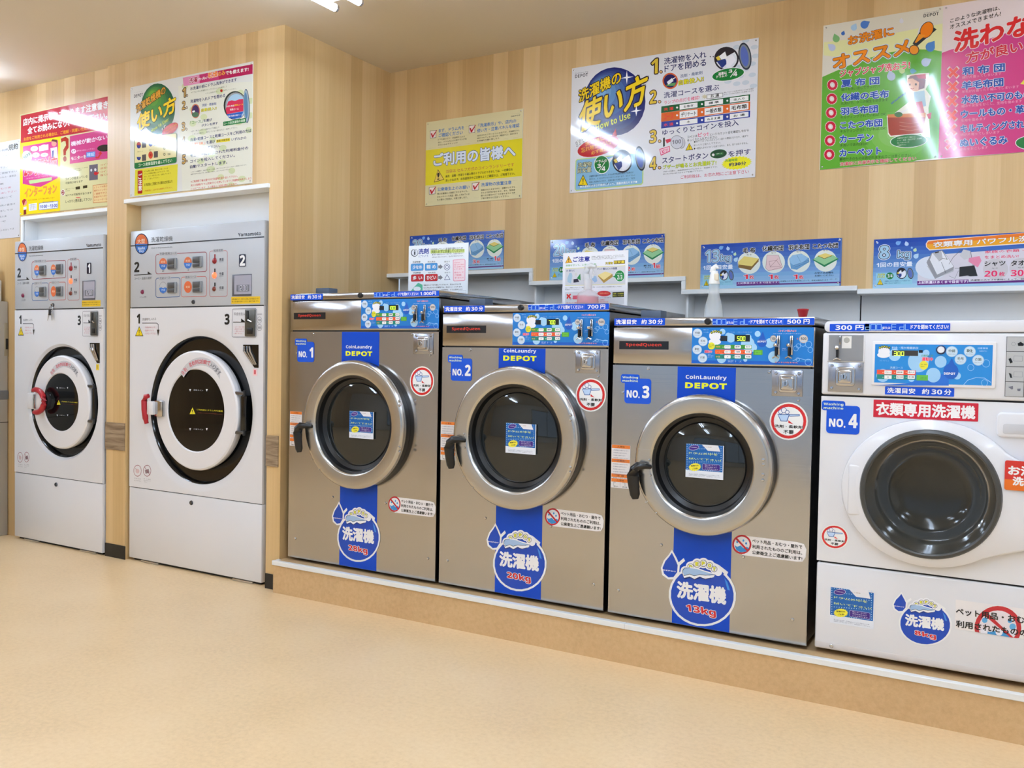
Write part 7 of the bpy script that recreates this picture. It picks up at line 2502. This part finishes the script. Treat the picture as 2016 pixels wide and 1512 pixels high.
    # locks
    MB().lathe(f(-3.720), yf, .3606, ((0, -.006), (.010, -.006), (.012, -.002), (.012, 0)), 20).build('panel_lock', mat('lock_grey', (84, 86, 90), .3, metal=.8), o)
    MB().lathe(f(-3.7153) if not small else -4.866, yf, 1.3955, ((0, -.006), (.009, -.006), (.011, -.002), (.011, 0)), 20).build('panel_lock', mat('lock_grey', (84, 86, 90), .3, metal=.8), o)
    for a in (x0 + .10, x1 - .2): MB().box(a, a + .14, yf - .001, yf + .02, .001, .012, .002).build('floor_bracket', CHROME, o)
    MB().box(x0 + .02, x1 - .02, yf + .02, .06, 0.0, .018).build('plinth', GAPM, o)
    return o, dr, yd
big, bdoor, byd = dryer(-4.218, -3.216, -.011, 1.784, -3.6815, .840, .425, .380, -3.680, .308, .2095, 'larger white washer dryer with guide poster above', 0)
# closed latch with upright red grip
MB().box(-3.972, -3.912, byd - .018, byd + .001, .797, .881, .004).build('latch', CHROME, bdoor)
MB().box(-4.012, -3.965, byd - .034, byd - .006, .806, .876, .004).build('latch_arm', WPL, bdoor)
MB().tube([(-4.008, -.052, .905), (-4.022, -.058, .900), (-4.033, -.060, .877), (-4.028, -.062, .830), (-4.022, -.060, .785), (-4.017, -.056, .757)], [.011, .0145, .015, .015, .0145, .011], 14).build('handle', REDP, bdoor, 'red door handle')
sml, sdoor, syd = dryer(-5.247, -4.412, -.038, 1.777, -4.786, .839, .345, .318, -4.773, .268, .1640, 'smaller white washer dryer with keys in its lock', 1)
MB().box(-5.062, -4.985, syd - .022, syd + .02, .790, .885, .008).build('latch', WPL, sdoor)
MB().lathe(-4.962, syd, .836, ((0, -.034), (.040, -.032), (.052, -.024), (.056, 0)), 40).build('latch_hub', WPL, sdoor)
MB().box(-4.966, -4.952, syd - .044, syd - .030, .796, .878, .003).build('latch_bar', CHROME, sdoor)
arc_ = [(-4.944 + .078 * math.cos(math.radians(a)), -.092, .840 + .066 * math.sin(math.radians(a))) for a in range(112, -112, -18)]
MB().tube(arc_, [.011] + [.0155] * (len(arc_) - 2) + [.011], 14).build('handle', REDP, sdoor, 'curved red door handle')
# keys hanging from the lock of the smaller dryer
ky = thing('key_bunch', 'small bunch of keys hanging from the smaller dryer lock', 'keys', (-4.866, -.05, 1.36))
MB().lathe(-4.866, -.047, 1.392, ((.006, -.002), (.011, -.002), (.011, .001), (.006, .001)), 20).build('key_head', CHROME, ky)
MB().tube([(-4.866 + .016 * math.cos(t * PI / 6), -.052, 1.372 + .016 * math.sin(t * PI / 6)) for t in range(13)], .0016, 6, caps=False).build('key_ring', CHROME, ky)
MB().box(-4.886, -4.864, -.056, -.050, 1.335, 1.372, .003).build('key_fob', BLACKP, ky)
for dx, a in ((-.018, -.25), (.004, .12)):
    q = MB(); q.tube([(-4.866 + dx, -.052, 1.345), (-4.866 + dx + a * .05, -.052, 1.305)], [.006, .002], 6, flat=.3); q.build('key_blade', CHROME, ky)

# ------------------------------------------------------------------ cabinet at the left edge
cb = thing('steel_cabinet', 'grey steel cabinet left of the smaller dryer, cut by the frame', 'cabinet', (-5.7, -.3, 0))
CABM = mat('cabinet_grey', (172, 170, 164), .32, metal=.25)
MB().box(-6.05, -5.370, -.62, -.006, 0, 1.425, .006).build('cabinet_body', CABM, cb)
MB().box(-6.06, -5.362, -.63, -.006, .830, .886, .006).build('bumper_rail', mat('bumper_grey', (112, 114, 116), .4), cb, 'darker grey bumper rail')
MB().box(-6.053, -5.3685, -.6235, -.006, .690, .694).build('panel_seam', GAPM, cb)
MB().box(-5.3705, -5.369, -.03, -.0065, 1.095, 1.295, .0005).build('side_reflection', mat('side_reflection', (150, 140, 118), .5), cb)  # dryer's reflection in the cabinet side, painted as a tan patch
MB().box(-5.369, -5.3675, -.022, -.0065, 1.135, 1.20, .0005).build('side_reflection_dark', BLACKP, cb)  # dark middle of that painted reflection
bx_ = thing('dispenser_box', 'pale grey box with black knob standing on the steel cabinet', 'dispenser', (-5.45, -.1, 1.4255))
MB().box(-5.52, -5.400, -.20, -.028, 1.4255, 1.553, .006).build('box_body', mat('pale_grey_paint', (196, 196, 192), .35), bx_)
MB().box(-5.50, -5.402, -.19, -.048, 1.5535, 1.650, .006).build('box_top', WPL, bx_)
MB().lathe(-5.42, -.055, 1.6505, ((0, .020), (.012, .019), (.017, .012), (.017, 0)), 18, 'z').build('knob', BLACKP, bx_)

# ------------------------------------------------------------------ acrylic cards and bottles on the machines
c1 = sheet('card_soap', -2.5415, .247, 1.4238, None, 'information_card', 'satin', .002)
c1.data.transform(Matrix.Translation((2.5415, -.247, -1.4238))); c1.location = (-2.5415, .247, 1.4238)
tag(c1, 'white detergent card standing on the leftmost stainless washer', 'card')
MB().box(-2.50, -2.24, .2475, .33, 1.4236, 1.4262).build('card_foot', mat('clear_acrylic', (220, 225, 228), .1), c1)
c2 = sheet('card_caution', -1.7005, .197, 1.3568, None, 'information_card', 'satin', .002)
c2.data.transform(Matrix.Translation((1.7005, -.197, -1.3568))); c2.location = (-1.7005, .197, 1.3568)
tag(c2, 'white caution card with yellow triangle on the middle washer', 'card')
MB().box(-1.66, -1.45, .1975, .28, 1.3566, 1.3592).build('card_foot', mat('clear_acrylic', (220, 225, 228), .1), c2)
CLEAR = mat('clear_plastic', (236, 240, 242), .08)
CLEAR.node_tree.nodes['Principled BSDF'].inputs['Alpha'].default_value = .32
PINKL = mat('pink_liquid', (226, 96, 122), .2)
WATER = mat('clear_liquid', (226, 230, 232), .05)
WATER.node_tree.nodes['Principled BSDF'].inputs['Alpha'].default_value = .5
FROST = mat('frosted_plastic', (232, 233, 236), .3)
FROST.node_tree.nodes['Principled BSDF'].inputs['Alpha'].default_value = .6
def bottle(name, label, x, y, z, prof, liquid, lm, spray):
    o = thing(name, label, 'bottle', (x, y, z))
    MB().lathe(x, y, z, prof, 32, 'z').build('body', CLEAR, o)
    MB().lathe(x, y, z, liquid, 32, 'z').build('liquid', lm, o)
    spray(o)
def spray1(o):
    x, y, z = -1.546, .12, 1.3568
    MB().lathe(x, y, z, ((.016, .060), (.0165, .062), (.0165, .100), (.014, .104), (0, .104)), 24, 'z').build('collar', FROST, o)
    MB().tube([(x - .006, y, z + .100), (x - .010, y, z + .125), (x - .004, y, z + .150), (x + .012, y, z + .158), (x + .034, y, z + .152)], [.013, .014, .013, .011, .007], 12).build('spray_head', FROST, o)
    MB().tube([(x + .018, y, z + .150), (x + .024, y, z + .125), (x + .020, y, z + .108)], [.004, .0045, .003], 8).build('trigger', FROST, o)
def spray2(o):
    x, y, z = -1.020, .10, 1.2975
    wp = mat('spray_white', (240, 240, 238), .3)
    MB().lathe(x, y, z, ((.0, .128), (.0195, .128), (.0200, .132), (.0165, .158), (.0125, .176), (0, .178)), 28, 'z').build('collar', wp, o)
    MB().tube([(x - .010, y, z + .170), (x - .004, y, z + .186), (x + .006, y, z + .194), (x + .014, y, z + .186)], [.009, .011, .010, .004], 12).build('spray_head', wp, o)
    MB().box(x + .004, x + .020, y - .018, y - .006, z + .140, z + .166, .003).build('trigger', mat('beige_plastic', (222, 210, 184), .35), o)
bottle('spray_bottle', 'clear spray bottle with pink liquid in front of the caution card', -1.546, .12, 1.3568,
       ((0, .001), (.040, .001), (.044, .005), (.044, .035), (.040, .046), (.026, .056), (.016, .062), (.016, .075)),
       ((0, .002), (.039, .002), (.0425, .006), (.0425, .033), (0, .0335)), PINKL, spray1)
bottle('spray_bottle', 'clear conical spray bottle with white nozzle on the 13 kg washer', -1.020, .10, 1.2975,
       ((0, .001), (.034, .001), (.037, .005), (.0355, .018), (.033, .040), (.027, .066), (.021, .088), (.020, .10), (.020, .128)),
       ((0, .002), (.033, .002), (.0355, .006), (.034, .016), (0, .0165)), WATER, spray2)
rc = MB().lathe(-.695, .09, 1.2975, ((0, .0), (.0130, .0), (.0135, .002), (.0185, .024), (.0200, .028), (.0195, .031), (.016, .032), (0, .0315)), 28, 'z').build('rubber_stopper', REDP)
rc.data.transform(Matrix.Translation((.695, -.09, -1.2975))); rc.location = (-.695, .09, 1.2975)
tag(rc, 'small red tapered stopper on the 13 kg washer corner', 'stopper')
